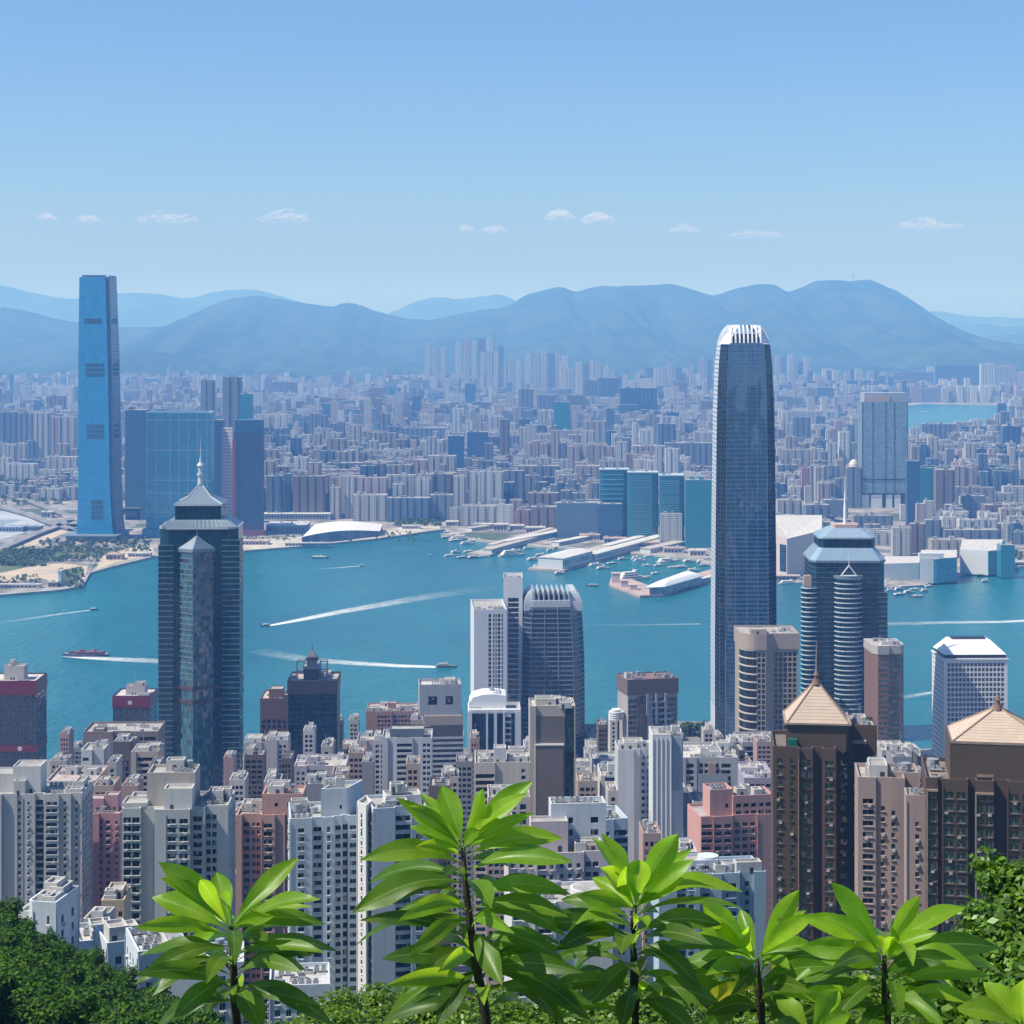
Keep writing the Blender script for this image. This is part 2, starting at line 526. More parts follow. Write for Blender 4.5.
def ridge(name, tab, D, front, back, seed, nx=170, amp=1.0):
    x0, x1 = tab[0][0], tab[-1][0]
    xs = [lerp(x0, x1, i/(nx-1)) for i in range(nx)]
    ts = [-1 + i/44 for i in range(44)] + [0] + [0.25, 0.55, 1.0]
    vs = []
    for t in ts:
        for px in xs:
            py = sinterp(tab, px)
            zr = max(5.0, EYE - (py - HY) / F * D)
            X = (px - 512) / F * D
            wob = mnoise.noise((X*0.0006 + seed, seed, 0)) * 700
            if t <= 0:
                y = D + t * (front + wob * (-t))
                k = 1 + t
                s = k**1.35 * (0.55 + 0.45 * k)
                spur = mnoise.noise((X*0.0011 + seed*7, t*1.1, seed)) * 0.5 + mnoise.noise((X*0.003 + seed, t*2.2, 5+seed)) * 0.4 + abs(mnoise.noise((X*0.006 + t*2, t*3.0, 2+seed))) * 0.45 + abs(mnoise.noise((X*0.0018, t*0.7, seed+9))) * 0.7 - 0.2
                z = zr * (s + .62 * amp * spur * (4 * k * (1 - k)) * 0.42)
                z = min(z, EYE - (py + 1.0*(1-k) - HY) / F * y) if k < 1 else zr
            else:
                y = D + t * back
                z = zr * (1 - t)**1.2
            z += (mnoise.noise((X*0.008, y*0.008, seed)) * 14 + mnoise.noise((X*0.02, y*0.02, seed)) * 6) * (0 if t == 0 else 1) + mnoise.noise((X*0.009, seed, 1)) * 7 + mnoise.noise((X*0.025, seed, 1)) * 4
            vs.append((X, y, max(z, 1.0 if -1 < t < 1 else -30)))
    n = nx
    fs = [(j*n+i, j*n+i+1, (j+1)*n+i+1, (j+1)*n+i) for j in range(len(ts)-1) for i in range(n-1)]
    me = bpy.data.meshes.new(name); me.from_pydata(vs, [], fs); me.materials.append(M_MTN)
    me.polygons.foreach_set("use_smooth", [True]*len(fs)); me.update()
    o = bpy.data.objects.new(name, me); COL.objects.link(o)
    return tag(o, kind='structure')

R_MAIN = [(-160, 345), (-80, 322), (-30, 312), (0, 308), (10, 308), (30, 312), (52, 318), (75, 322), (100, 326), (150, 327), (175, 325), (190, 318), (205, 308), (230, 299),
          (243, 297), (258, 296), (272, 298), (285, 300), (310, 304), (333, 306.5), (340, 304), (350, 303), (360, 305), (370, 309), (400, 317), (425, 320), (450, 316), (480, 310), (500, 308),
          (510, 305), (525, 296), (545, 290), (560, 287), (570, 290), (577, 291.5), (590, 288), (600, 286), (620, 286), (640, 285.5), (655, 285), (670, 284), (680, 286), (690, 289),
          (712, 295), (722, 293), (735, 289), (755, 284.5), (775, 285), (787, 291), (800, 288), (815, 281.5), (840, 280.5), (853, 281), (868, 279.5), (880, 284), (895, 290),
          (915, 303), (935, 319), (960, 333), (985, 345), (1010, 357), (1060, 372), (1120, 384)]
ridge("mountain_ridge", R_MAIN, 19500, 7600, 2500, 1.3, 420)
R_LOW = [(-140, 330), (-60, 350), (0, 372), (60, 375), (100, 362), (125, 353), (150, 351), (175, 355), (190, 358), (215, 365), (240, 374), (260, 386)]
ridge("wooded_foothill", R_LOW, 13200, 1900, 1100, 4.1, 120)
R_FAR = [(-150, 280), (-60, 282), (0, 285), (30, 292), (70, 298.5), (95, 296), (120, 293), (160, 294), (180, 298), (195, 297), (210, 293), (232, 290), (245, 289.5), (262, 291), (280, 296),
         (305, 303), (340, 312), (375, 316), (395, 311), (410, 304), (425, 299), (440, 297), (455, 299), (470, 298), (485, 296), (500, 294.5), (515, 300), (560, 318), (620, 326)]
ridge("distant_mountain_ridge", R_FAR, 31000, 3500, 2500, 7.7, 200, 0.6)
R_FAR2 = [(860, 330), (900, 316), (930, 311.5), (945, 312), (960, 315), (980, 317), (1000, 317), (1024, 318), (1080, 313), (1180, 322)]
ridge("distant_mountain_ridge", R_FAR2, 33000, 3200, 2500, 9.1, 110, 0.6)
R_RIGHT = [(920, 345), (945, 333), (965, 326), (985, 324), (1005, 327), (1024, 326), (1070, 330), (1150, 345)]
ridge("distant_mountain_ridge", R_RIGHT, 27000, 2600, 2500, 12.4, 90, 0.7)
R_RIGHT2 = [(960, 350), (975, 340), (1000, 335.5), (1024, 333), (1060, 330), (1110, 336), (1190, 356)]
ridge("distant_mountain_ridge", R_RIGHT2, 22500, 2200, 2000, 15.2, 90, 0.7)

# ---- haze: one closed box of even thin air round the camera and the whole scene
m = bpy.data.materials.new("haze_air"); m.use_nodes = True
nt = m.node_tree; nt.nodes.clear()
pv = nt.nodes.new("ShaderNodeVolumePrincipled")
pv.inputs["Color"].default_value = (*HAZE_COLOR, 1)
pv.inputs["Absorption Color"].default_value = (1, 1, 1, 1)
pv.inputs["Density"].default_value = HAZE_DENSITY
pv.inputs["Anisotropy"].default_value = 0.0
mo = nt.nodes.new("ShaderNodeOutputMaterial")
nt.links.new(pv.outputs[0], mo.inputs["Volume"])
mb = MB(); mb.box(-31000, 31000, -1200, 43000, -40, 1050, 0, bottom=True)
tag(mb.build("haze", m), kind='stuff')

# ---- small clouds far behind the mountains, above the haze
def cloud_mat():
    m, nt, b = new_mat("cloud_vapour")
    t = nd(nt, "TexCoord")
    n = noise_n(nt, t.outputs["Object"], 0.0022, 6, .7)
    df = nd(nt, "BsdfDiffuse"); df.inputs[0].default_value = (.95, .90, .87, 1)
    tl = nd(nt, "BsdfTranslucent"); tl.inputs[0].default_value = (.9, .9, .9, 1)
    m1 = nd(nt, "MixShader"); m1.inputs[0].default_value = .45; lk(nt, df.outputs[0], m1.inputs[1]); lk(nt, tl.outputs[0], m1.inputs[2])
    tr = nd(nt, "BsdfTransparent"); mx = nd(nt, "MixShader")
    lk(nt, math_n(nt, 'MULTIPLY', ramp01(nt, n, .30, .72), .22), mx.inputs[0]); lk(nt, tr.outputs[0], mx.inputs[1]); lk(nt, m1.outputs[0], mx.inputs[2])
    lk(nt, mx.outputs[0], nt.nodes["Material Output"].inputs[0])
    return m
M_CLOUD = cloud_mat()
import bmesh
def cloud(px, py, wpx, hpx, D, seed, label):
    rnd = random.Random(seed)
    c = P(px, py, D); s = D / F
    bm = bmesh.new()
    n = 34
    for i in range(n):
        t = (i + 0.5) / n * 2 - 1
        r = hpx * 0.5 * s * (1.0 - 0.6 * abs(t)) * rnd.uniform(0.3, 0.85)
        mat = Matrix.Translation((t * wpx * 0.46 * s, rnd.uniform(-200, 200), hpx * s * (.12 + (1 - t*t) * rnd.uniform(0, .5)))) @ Matrix.Diagonal((rnd.uniform(1.3, 1.9), 1.6, 1.0, 1))
        bmesh.ops.create_icosphere(bm, subdivisions=3, radius=r, matrix=mat)
    for v in bm.verts:
        q = v.co / (hpx * s)
        k = mnoise.noise(q * 2.2 + Vector((seed, 0, 0))) * 0.3 + mnoise.noise(q * 5) * 0.12
        v.co += v.co.normalized() * k * hpx * s * 0.5
        v.co.z = max(v.co.z, -hpx * s * 0.12)
    me = bpy.data.meshes.new("cloud"); bm.to_mesh(me); bm.free(); me.materials.append(M_CLOUD)
    o = bpy.data.objects.new("cloud", me); COL.objects.link(o); o.location = c
    tag(o, label, "cloud", "small fair weather clouds", 'stuff')
for k, (px, py, w, h) in enumerate([(48, 217, 18, 8), (90, 219, 26, 9), (168, 219, 66, 13), (285, 219, 58, 14), (467, 228, 16, 7), (494, 229, 28, 9),
                                    (560, 217, 32, 14), (598, 220, 34, 14), (686, 229, 34, 9), (755, 234, 60, 11), (930, 226, 74, 14)]):
    cloud(px, py + 3, w, h, 38000, k + 3, "small white cloud low over the far mountains")
# ================================================================== tower kit
def offset_poly(poly, d):
    n = len(poly); out = []
    for i in range(n):
        a = Vector(poly[i-1]); b = Vector(poly[i]); c = Vector(poly[(i+1) % n])
        e1 = (b - a).normalized(); e2 = (c - b).normalized()
        n1 = Vector((e1.y, -e1.x)); n2 = Vector((e2.y, -e2.x))
        h = (n1 + n2)
        k = max(0.3, 1 + n1.dot(n2))
        p = b + h * (d / k)
        out.append((p.x, p.y))
    return out

def rect(x0, x1, y0, y1):
    return [(x0, y0), (x1, y0), (x1, y1), (x0, y1)]

GL = dict(
    dark=dict(col=(0.010, 0.014, 0.020), cell=(1.1, 1.6), var=0.7, blinds=0.08, ior=1.45),
    flat=dict(col=(0.012, 0.016, 0.022), cell=(0.9, 1.5), var=0.8, blinds=0.10, ior=1.42),
    teal=dict(col=(0.012, 0.045, 0.055), cell=(1.5, 3.8), var=0.6),
    blue=dict(col=(0.012, 0.035, 0.075), cell=(1.5, 3.8), var=0.5),
)
def gm(key):
    return glass_mat(name=key + "_glass", **GL[key]) if isinstance(key, str) else key

class T:
    """a tower standing where the photo shows it: xl / xc / xr are the rows' pixel columns of its left silhouette, nearest corner and right silhouette"""
    def __init__(s, name, label, cat, xl, xc, xr, D, yaw=0.0, depth=None, group=None, base=None, seed=None):
        th = radians(yaw)
        d1 = (cos(th), sin(th)); d2 = (-sin(th), cos(th))
        C = ((xc - 512) / F * D, D)
        def hit(px, d):
            k = (px - 512) / F
            return (k * C[1] - C[0]) / (d[0] - k * d[1])
        s.C, s.d1, s.d2, s.D, s.yaw = C, d1, d2, D, th
        s.w = hit(xr, d1)
        s.d = depth if depth is not None else abs(hit(xl, d2))
        zc = ground_z(C[0], D) if D < 2000 else 3.0
        s.base = (zc - 6 if D < 2000 else 1.0) if base is None else base
        s.root = tag(empty(name, (C[0], C[1], s.base), th), label, cat, group)
        s.rnd = random.Random(seed if seed is not None else hash((round(xl), round(xr), round(D))) % 99991)
        s.nwin = 0; s.acs = []; s.roof_ob = None
    def u(s, px, v=0.0):
        k = (px - 512) / F
        x0 = s.C[0] + v * s.d2[0]; y0 = s.C[1] + v * s.d2[1]
        return (k * y0 - x0) / (s.d1[0] - k * s.d1[1])
    def z(s, py, u=0.0, v=0.0):
        y = s.C[1] + u * s.d1[1] + v * s.d2[1]
        return EYE - (py - HY) / F * y - s.base
    def part(s, mb, name, mats, label=None, parent=None):
        o = mb.build(name, mats, parent or s.root)
        if label: o['label'] = label
        return o
    # -- facade ------------------------------------------------------------
    def facade(s, wmb, gmb, panes, a, b, z0, z1, st, u0=0.0):
        L = math.hypot(b[0]-a[0], b[1]-a[1])
        e = ((b[0]-a[0])/L, (b[1]-a[1])/L); n = (e[1], -e[0])
        def pt(t, z, dpt=0.0):
            return (a[0]+e[0]*t-n[0]*dpt, a[1]+e[1]*t-n[1]*dpt, z)
        def q(t0, t1, y0, y1):
            if t1 - t0 > 1e-4 and y1 - y0 > 1e-4:
                wmb.face([pt(t0, y0), pt(t1, y0), pt(t1, y1), pt(t0, y1)], 0, [(u0+t0, y0), (u0+t1, y0), (u0+t1, y1), (u0+t0, y1)])
        kind = st.get('k', 'blank')
        if kind == 'blank' or L < 1.6:
            q(0, L, z0, z1); return u0 + L
        if kind == 'glass':
            gmb.face([pt(0, z0), pt(L, z0), pt(L, z1), pt(0, z1)], 0, [(u0, z0), (u0+L, z0), (u0+L, z1), (u0, z1)])
            return u0 + L
        fh = st.get('fh', 3.1); wh = min(st.get('wh', 1.5)*1.18, fh*.82); top = st.get('top', 1.6); bot = st.get('bot', 0.0)
        mar = st.get('mar', 0.8); rv = st.get('rv', 0.3); head = st.get('head', (fh - wh) * 0.45)
        if 'cols' in st:
            cols = [(c0*L, c1*L) for c0, c1 in st['cols']]
        elif kind == 'band':
            nb = st.get('nb', 1); gap = st.get('gap', 0.7); W = (L - 2*mar - gap*(nb-1)) / nb
            cols = [(mar + i*(W+gap), mar + i*(W+gap) + W) for i in range(nb)]
        else:
            bw = st.get('bw', 3.2)*.84; nb = max(1, int((L - 2*mar) / bw)); ww = min(st.get('ww', 1.5)*1.22, bw*.8)
            pitch = (L - 2*mar) / nb
            cols = [(mar + (i+.5)*pitch - ww/2, mar + (i+.5)*pitch + ww/2) for i in range(nb)]
            if 'alt' in st:      # narrow bathroom windows among the wide ones
                cols = [(c0, c1) if i % 3 != 1 else ((c0+c1)/2 - st['alt']/2, (c0+c1)/2 + st['alt']/2) for i, (c0, c1) in enumerate(cols)]
        cols = [(max(0.05, c0), min(L-0.05, c1)) for c0, c1 in cols if c1 - c0 > 0.2]
        if kind == 'strip':
            fh = z1 - z0 - top - bot; wh = fh; head = 0
        nf = max(1, int((z1 - z0 - top - bot) / fh + 1e-6))
        res = panes is not None and kind == 'punch'
        if res and L > 5:            # drain pipes
            for tq in ((.15, L-.4) if L > 9 else (.15,)):
                wmb.face([pt(tq, z0, -.22), pt(tq+.22, z0, -.22), pt(tq+.22, z1-.3, -.22), pt(tq, z1-.3, -.22)], 0, [(u0+tq, z0)]*4)
                wmb.face([pt(tq, z0, 0), pt(tq, z0, -.22), pt(tq, z1-.3, -.22), pt(tq, z1-.3, 0)], 0, [(u0+tq, z0)]*4)
        prev = z1
        for i in range(nf):
            zh = z1 - top - i*fh - head; zl = zh - wh
            if zl < z0 + 0.2: break
            q(0, L, zh, prev)
            t = 0.0
            if panes is not None:      # a thin ledge under each row and cooling boxes below some windows
                for (c0, c1) in cols:
                    a0, a1 = c0-.15, c1+.15
                    P4 = [pt(a0, zl-.04, -.28), pt(a1, zl-.04, -.28), pt(a1, zl-.04, 0), pt(a0, zl-.04, 0)]; Q4 = [(p[0], p[1], p[2]-.16) for p in P4]
                    for (A, B, C, D_) in ((Q4[0], Q4[1], P4[1], P4[0]), (P4[0], P4[1], P4[2], P4[3]), (Q4[3], Q4[2], Q4[1], Q4[0]), (Q4[3], Q4[0], P4[0], P4[3])):
                        wmb.face([A, B, C, D_], 0, [(u0+c0, zl)]*4)
                    if s.rnd.random() < .30:
                        k_ = c0 + s.rnd.uniform(0, max(.05, c1-c0-.9)); o3 = [pt(k_, zl-.75, -.05), pt(k_+.9, zl-.75, -.05), pt(k_+.9, zl-.75, -.55), pt(k_, zl-.75, -.55)]
                        s.acs.append((o3, .55))
            for ci, (c0, c1) in enumerate(cols):
                q(t, c0, zl, zh)
                t = c1
                for (A, B) in (((c0, zl), (c0, zh)), ((c1, zh), (c1, zl)), ((c0, zh), (c1, zh)), ((c1, zl), (c0, zl))):
                    pa = pt(A[0], A[1]); pb = pt(B[0], B[1]); pc = pt(B[0], B[1], rv); pd = pt(A[0], A[1], rv)
                    wmb.face([pa, pd, pc, pb], 0, [(u0+A[0], A[1])]*4)
                if panes is None:
                    gmb.face([pt(c0, zl, rv), pt(c1, zl, rv), pt(c1, zh, rv), pt(c0, zh, rv)], 0, [(u0+c0, zl), (u0+c1, zl), (u0+c1, zh), (u0+c0, zh)])
                else:
                    panes.append((pt((c0+c1)/2, (zl+zh)/2, rv), atan2(e[1], e[0]), c1-c0, zh-zl))
            q(t, L, zl, zh)
            prev = zl
        q(0, L, z0, prev)
        if 'fin' in st:        # projecting ledge at each floor
            fd, ft, fmat = st['fin']
            for i in range(nf):
                zh = z1 - top - i*fh - head - wh
                if zh < z0 + 0.5: break
                P4 = [pt(0, zh, 0), pt(L, zh, 0), pt(L, zh, -fd), pt(0, zh, -fd)]
                Q4 = [(p[0], p[1], p[2]-ft) for p in P4]
                wmb.face([P4[3], P4[2], P4[1], P4[0]], fmat); wmb.face([Q4[3], Q4[2], P4[2], P4[3]], fmat)
                wmb.face([Q4[0], Q4[1], Q4[2], Q4[3]], fmat)
                wmb.face([P4[0], Q4[0], Q4[3], P4[3]], fmat); wmb.face([P4[2], Q4[2], Q4[1], P4[1]], fmat)
        return u0 + L
    def block(s, poly, z0, z1, wmat, styles, gmat='dark', name='wall', windows=False, label=None, roof=True, rmat=None, par=1.1, gname='glazing', extra=None):
        """a prism; styles: list (per edge) or dict with front / right / back / left / all"""
        n = len(poly)
        if isinstance(styles, dict):
            keys = ['front', 'right', 'back', 'left']
            dflt = styles.get('all', dict(k='blank'))
            st = [styles.get(keys[i], dflt) if n == 4 else dflt for i in range(n)]
        else:
            st = styles
        w = MB(); g = MB(); panes = [] if windows else None
        u = 0.0
        for i in range(n):
            u = s.facade(w, g, panes, poly[i], poly[(i+1) % n], z0, z1, st[i] or dict(k='blank'), u)
        if roof:
            inner = offset_poly(poly, -0.45)
            zt = z1 + par
            for i in range(n):
                j = (i+1) % n
                u = w.wall(poly[i], poly[j], z1, zt, 0, u)
                w.face([(*poly[i], zt), (*poly[j], zt), (*inner[j], zt), (*inner[i], zt)], 0)
                w.face([(*inner[j], zt), (*inner[i], zt), (*inner[i], z1-0.1), (*inner[j], z1-0.1)], 0)
        mats = [wmat] + list(extra or [])
        wo_ = s.part(w, name, mats, label) if w.f else None
        if g.f: s.part(g, gname, gm(gmat))
        if roof:
            r = MB(); r.face([(p[0], p[1], z1) for p in offset_poly(poly, -0.4)])
            s.roof_ob = s.part(r, 'roof', rmat or roof_mat())
        if panes: s.place_panes(panes, gmat, wo_)
        if s.acs:
            a_ = MB()
            for (o3, h) in s.acs:
                up = [(p[0], p[1], p[2]+h) for p in o3]
                a_.face([o3[3], o3[2], up[2], up[3]]); a_.face([up[3], up[2], up[1], up[0]]); a_.face([o3[0], o3[3], up[3], up[0]]); a_.face([o3[2], o3[1], up[1], up[2]])
            q_ = s.part(a_, 'cooling_boxes', plain_mat((.42, .42, .41), "cooling_box_enamel", .5, 0, .3, .5)); q_['kind'] = 'stuff'; s.acs = []
        return wo_
    def place_panes(s, panes, gmat, parent=None):
        # the windows that show largest: those facing the lookout, nearest the top (nothing hides them)
        panes.sort(key=lambda p: (-p[0][2]))
        room = max(0, 100 - s.nwin)
        keep, rest = panes[:room], panes[room:]
        s.nwin += len(keep)
        cache = {}
        for (c, ang, w, h) in keep:
            v = s.rnd.randint(0, 3)
            key = (round(w, 2), round(h, 2), v)
            if key not in cache:
                mb = MB()
                mb.face([(-w/2, 0, -h/2), (w/2, 0, -h/2), (w/2, 0, h/2), (-w/2, 0, h/2)], 0, [(v*7.3, v*3.1), (v*7.3+w, v*3.1), (v*7.3+w, v*3.1+h), (v*7.3, v*3.1+h)])
                fw = min(0.09, w*0.08)
                for (x0, x1, z0, z1) in ((-fw/2, fw/2, -h/2, h/2), (-w/2, w/2, -h/2, -h/2+fw)):
                    mb.box(x0, x1, -0.06, 0.0, z0, z1, 1)
                o = mb.build('window', [gm(gmat), plain_mat((0.35, 0.36, 0.37), "window_frame_metal", 0.4)], s.root)
                cache[key] = o
            else:
                o = cache[key].copy(); COL.objects.link(o); o.parent = s.root
            o.location = (c[0], c[1], c[2]); o.rotation_euler = (0, 0, ang)
        if rest:
            mb = MB()
            for (c, ang, w, h) in rest:
                ex, ey = cos(ang)*w/2, sin(ang)*w/2
                q = s.rnd.randint(0, 40)
                mb.face([(c[0]-ex, c[1]-ey, c[2]-h/2), (c[0]+ex, c[1]+ey, c[2]-h/2), (c[0]+ex, c[1]+ey, c[2]+h/2), (c[0]-ex, c[1]-ey, c[2]+h/2)], 0,
                        [(q*7.3, c[2]-h/2), (q*7.3+w, c[2]-h/2), (q*7.3+w, c[2]+h/2), (q*7.3, c[2]+h/2)])
            o = mb.build('lower_windows', gm(gmat), s.root); o['kind'] = 'stuff'
    # -- bits --------------------------------------------------------------
    def box(s, name, u0, u1, v0, v1, z0, z1, mat, tmat=None, label=None):
        mb = MB(); mb.box(u0, u1, v0, v1, z0, z1, 0, False, 1 if tmat else None)
        return s.part(mb, name, [mat, tmat] if tmat else [mat], label)
    def plant(s, u0, u1, v0, v1, z0, z1, mat, name='plant_room', door=True):
        mb = MB(); mb.prism(rect(u0, u1, v0, v1), z0, z1, 0, False)
        i = 0.35
        mb.face([(u0, v0, z1), (u1, v0, z1), (u1-i, v0+i, z1), (u0+i, v0+i, z1)]); mb.face([(u1, v0, z1), (u1, v1, z1), (u1-i, v1-i, z1), (u1-i, v0+i, z1)])
        mb.face([(u1, v1, z1), (u0, v1, z1), (u0+i, v1-i, z1), (u1-i, v1-i, z1)]); mb.face([(u0, v1, z1), (u0, v0, z1), (u0+i, v0+i, z1), (u0+i, v1-i, z1)])
        mb.prism(list(reversed(rect(u0+i, u1-i, v0+i, v1-i))), z1-0.7, z1, 0, False)
        mb.face([(u0+i, v0+i, z1-0.7), (u1-i, v0+i, z1-0.7), (u1-i, v1-i, z1-0.7), (u0+i, v1-i, z1-0.7)], 1)
        if door and u1-u0 > 4 and z1-z0 > 2.6:
            for k in range(max(1, int((u1-u0)/6))):
                c = lerp(u0, u1, s.rnd.uniform(0.2, 0.8))
                mb.box(c-0.6, c+0.6, v0-0.06, v0-0.003, z0+0.2, z0+2.2, 2)
        return s.part(mb, name, [mat, roof_mat(), plain_mat((0.05, 0.05, 0.055), "louvre_dark", 0.6)], None, s.roof_ob if name in ('plant_room', 'roof_room', 'stair_box') else None)
    def clutter(s, u0, u1, v0, v1, z, n=8, aerial=True, mat=None):
        r = s.rnd
        W, Dp = u1-u0, v1-v0
        if W < 3 or Dp < 3: return
        pale = mat or wall_mat((0.55, 0.54, 0.51), "roof_plaster", 0.8, 0.4)
        metal = plain_mat((0.42, 0.44, 0.45), "galvanised_metal", 0.45, 0.3)
        tankm = plain_mat((0.30, 0.33, 0.36), "tank_metal", 0.5, 0.2)
        dk = plain_mat((0.06, 0.06, 0.06), "louvre_dark", 0.6)
        for i in range(n):
            k = r.random()
            cu, cv = r.uniform(u0+1, u1-1), r.uniform(v0+1, v1-1)
            mb = MB()
            if k < 0.22:
                a, b, h = r.uniform(1.5, min(5, W/3)), r.uniform(1.5, min(5, Dp/3)), r.uniform(2.2, 4.2)
                cu = min(max(cu, u0+a), u1-a); cv = min(max(cv, v0+b), v1-b)
                s.plant(cu-a, cu+a, cv-b, cv+b, z, z+h, pale)
                continue
            if k < 0.4:
                rr = r.uniform(0.9, 1.7); mb.cyl(cu, cv, z+0.5, z+0.5+r.uniform(1.6, 2.6), rr, n=14); mb.box(cu-rr*.7, cu+rr*.7, cv-rr*.7, cv+rr*.7, z, z+0.5)
                s.part(mb, 'water_tank', tankm, None, s.roof_ob)
            elif k < 0.75:
                m_ = r.randint(2, 4)
                for q in range(m_):
                    x = cu + (q-m_/2)*1.9
                    if u0 < x < u1-1.5:
                        mb.box(x, x+1.5, cv-0.7, cv+0.7, z+0.25, z+1.6); mb.cyl(x+.75, cv, z+1.6, z+1.75, 0.5, n=10, mi=1)
                if mb.f: s.part(mb, 'cooling_unit', [metal, dk], None, s.roof_ob)
            elif k < 0.9:
                l = r.uniform(3, max(3.2, W*0.5)); x1 = min(u1-0.3, cu+l)
                mb.tube([(cu, cv, z), (cu, cv, z+0.7), (x1, cv, z+0.7), (x1, cv, z)], 0.16, 6)
                s.part(mb, 'roof_pipe', metal, None, s.roof_ob)
            else:
                mb.box(cu-1.2, cu+1.2, cv-0.9, cv+0.9, z, z+0.9); mb.box(cu-1.0, cu+1.0, cv-0.7, cv+0.7, z+0.9, z+1.0, 1)
                s.part(mb, 'vent_hood', [pale, dk], None, s.roof_ob)
        if aerial:
            mb = MB(); cu, cv = r.uniform(u0+1, u1-1), r.uniform(v0+1, v1-1)
            h = r.uniform(4, 9); mb.cyl(cu, cv, z, z+h, 0.13, 0.05, 6)
            for q in (0.7, 0.85): mb.box(cu-0.9*q, cu+0.9*q, cv-0.04, cv+0.04, z+h*q, z+h*q+0.08)
            s.part(mb, 'aerial', metal, None, s.roof_ob)
    def bands(s, poly, z0, z1, fh, h, proud, mat, name='floor_bands', skip=()):
        mb = MB(); o = offset_poly(poly, proud); n = len(poly)
        z = z1
        while z - h > z0:
            for i in range(n):
                if i in skip: continue
                j = (i+1) % n
                mb.face([(*o[i], z-h), (*o[j], z-h), (*o[j], z), (*o[i], z)]); mb.face([(*o[i], z), (*o[j], z), (*poly[j], z), (*poly[i], z)])
                mb.face([(*poly[i], z-h), (*poly[j], z-h), (*o[j], z-h), (*o[i], z-h)])
            z -= fh
        return s.part(mb, name, mat)
    def fins(s, a, b, n, z0, z1, w, d, mat, name='wall_fins'):
        mb = MB(); L = math.hypot(b[0]-a[0], b[1]-a[1]); e = ((b[0]-a[0])/L, (b[1]-a[1])/L); m = (e[1], -e[0])
        for i in range(n+1):
            t = L*i/n
            p = [(a[0]+e[0]*(t+q), a[1]+e[1]*(t+q)) for q in (-w/2, w/2)]
            o = [(x+m[0]*d, y+m[1]*d) for x, y in p]
            mb.prism([o[0], o[1], p[1], p[0]], z0, z1, 0)
        return s.part(mb, name, mat)
    def hip(s, poly, z0, z1, k, mat, name='hip_roof', eave=0.0, cx=None, cy=None):
        b = offset_poly(poly, eave) if eave else poly
        cx = sum(p[0] for p in poly)/len(poly) if cx is None else cx; cy = sum(p[1] for p in poly)/len(poly) if cy is None else cy
        t = [(lerp(p[0], cx, 1-k), lerp(p[1], cy, 1-k)) for p in b]
        mb = MB(); mb.loft([(b, z0), (t, z1)], None, True)
        mb.face([(p[0], p[1], z0) for p in reversed(b)])
        return s.part(mb, name, mat)

def punch(bw=3.2, ww=1.5, wh=1.5, fh=3.1, **k):
    return dict(k='punch', bw=bw, ww=ww, wh=wh, fh=fh, **k)
def band(fh=3.8, wh=2.0, **k):
    return dict(k='band', fh=fh, wh=wh, **k)
def strip(bw=3, ww=1.2, **k):
    return dict(k='strip', bw=bw, ww=ww, **k)
BL = dict(k='blank'); GLS = dict(k='glass')
# ================================================================== the residential towers below the lookout
def stepped(t, segs, depth, right=BL, left=BL):
    """front made of segments (px0, px1, v, style): returns polygon and styles"""
    pts, st = [], []
    for (a, b, v, s_) in segs:
        p0 = (t.u(a, v), v); p1 = (t.u(b, v), v)
        if pts and math.hypot(pts[-1][0]-p0[0], pts[-1][1]-p0[1]) < 0.3:
            pts[-1] = p0 if abs(pts[-1][1]-p0[1]) > 1e-6 else pts[-1]
        elif pts:
            st.append(BL); pts.append(p0)
        else:
            pts.append(p0)
        st.append(s_); pts.append(p1)
    ur, ul = pts[-1][0], pts[0][0]
    pts += [(ur, depth), (ul, depth)]
    st += [right, BL, left]
    return pts, st

WHITE = (0.62, 0.62, 0.60); PALE = (0.52, 0.52, 0.50); CREAM = (0.60, 0.55, 0.46); PINK = (0.55, 0.33, 0.31); SALMON = (0.52, 0.31, 0.25)
GREY = (0.34, 0.34, 0.35); BROWN = (0.105, 0.072, 0.054); MAUVE = (0.34, 0.27, 0.265); BLUEW = (0.56, 0.61, 0.66)
W_ = wall_mat
GRP_RES = "residential towers below the lookout"

# -- white slab tower at the picture's edge beside the maroon office block
t = T('apartment_tower', 'broad pale grey apartment tower with long window columns rising behind the dark wooded slope', 'apartment tower', -25, -25, 83, 820, 1.0, 24, GRP_RES, seed=1)
fh = 3.0
pw = punch(3.0, 1.5, 1.4, fh)
segs = [(-25, 2, 0, punch(4.2, 2.4, 1.5, fh)), (2, 13, 1.2, BL), (13, 17, 1.2, BL), (17, 22, 1.8, punch(2, 1.0, 1.2, fh)), (22, 35, 0.6, punch(2.9, 0.8, 1.1, fh)), (35, 44, 2.6, band(fh, 1.9, mar=0.3, rv=0.9)),
        (44, 59, 0.0, band(fh, 1.35, mar=0.8)), (59, 71, 0.8, punch(2.6, 1.0, 1.2, fh)), (71, 82, 1.8, punch(2.2, 0.8, 1.3, fh))]
poly, st = stepped(t, segs, 24, right=punch(3, 1.2, 1.3, fh))
t.block(poly, 0, t.z(797), W_((0.50, 0.50, 0.49), "pale_tile_wall"), st, 'flat', windows=True)
t.plant(t.u(-20), t.u(8), 8, 20, t.z(797), t.z(778), W_(PALE, "pale_tile_wall"))
t.plant(t.u(10), t.u(38), 5, 17, t.z(797), t.z(769), W_(WHITE, "white_tile_wall"))
t.plant(t.u(13), t.u(24), 1.5, 8, t.z(797), t.z(782), W_(PALE, "pale_tile_wall"))
t.clutter(t.u(40), t.u(80), 3, 21, t.z(797), 10)

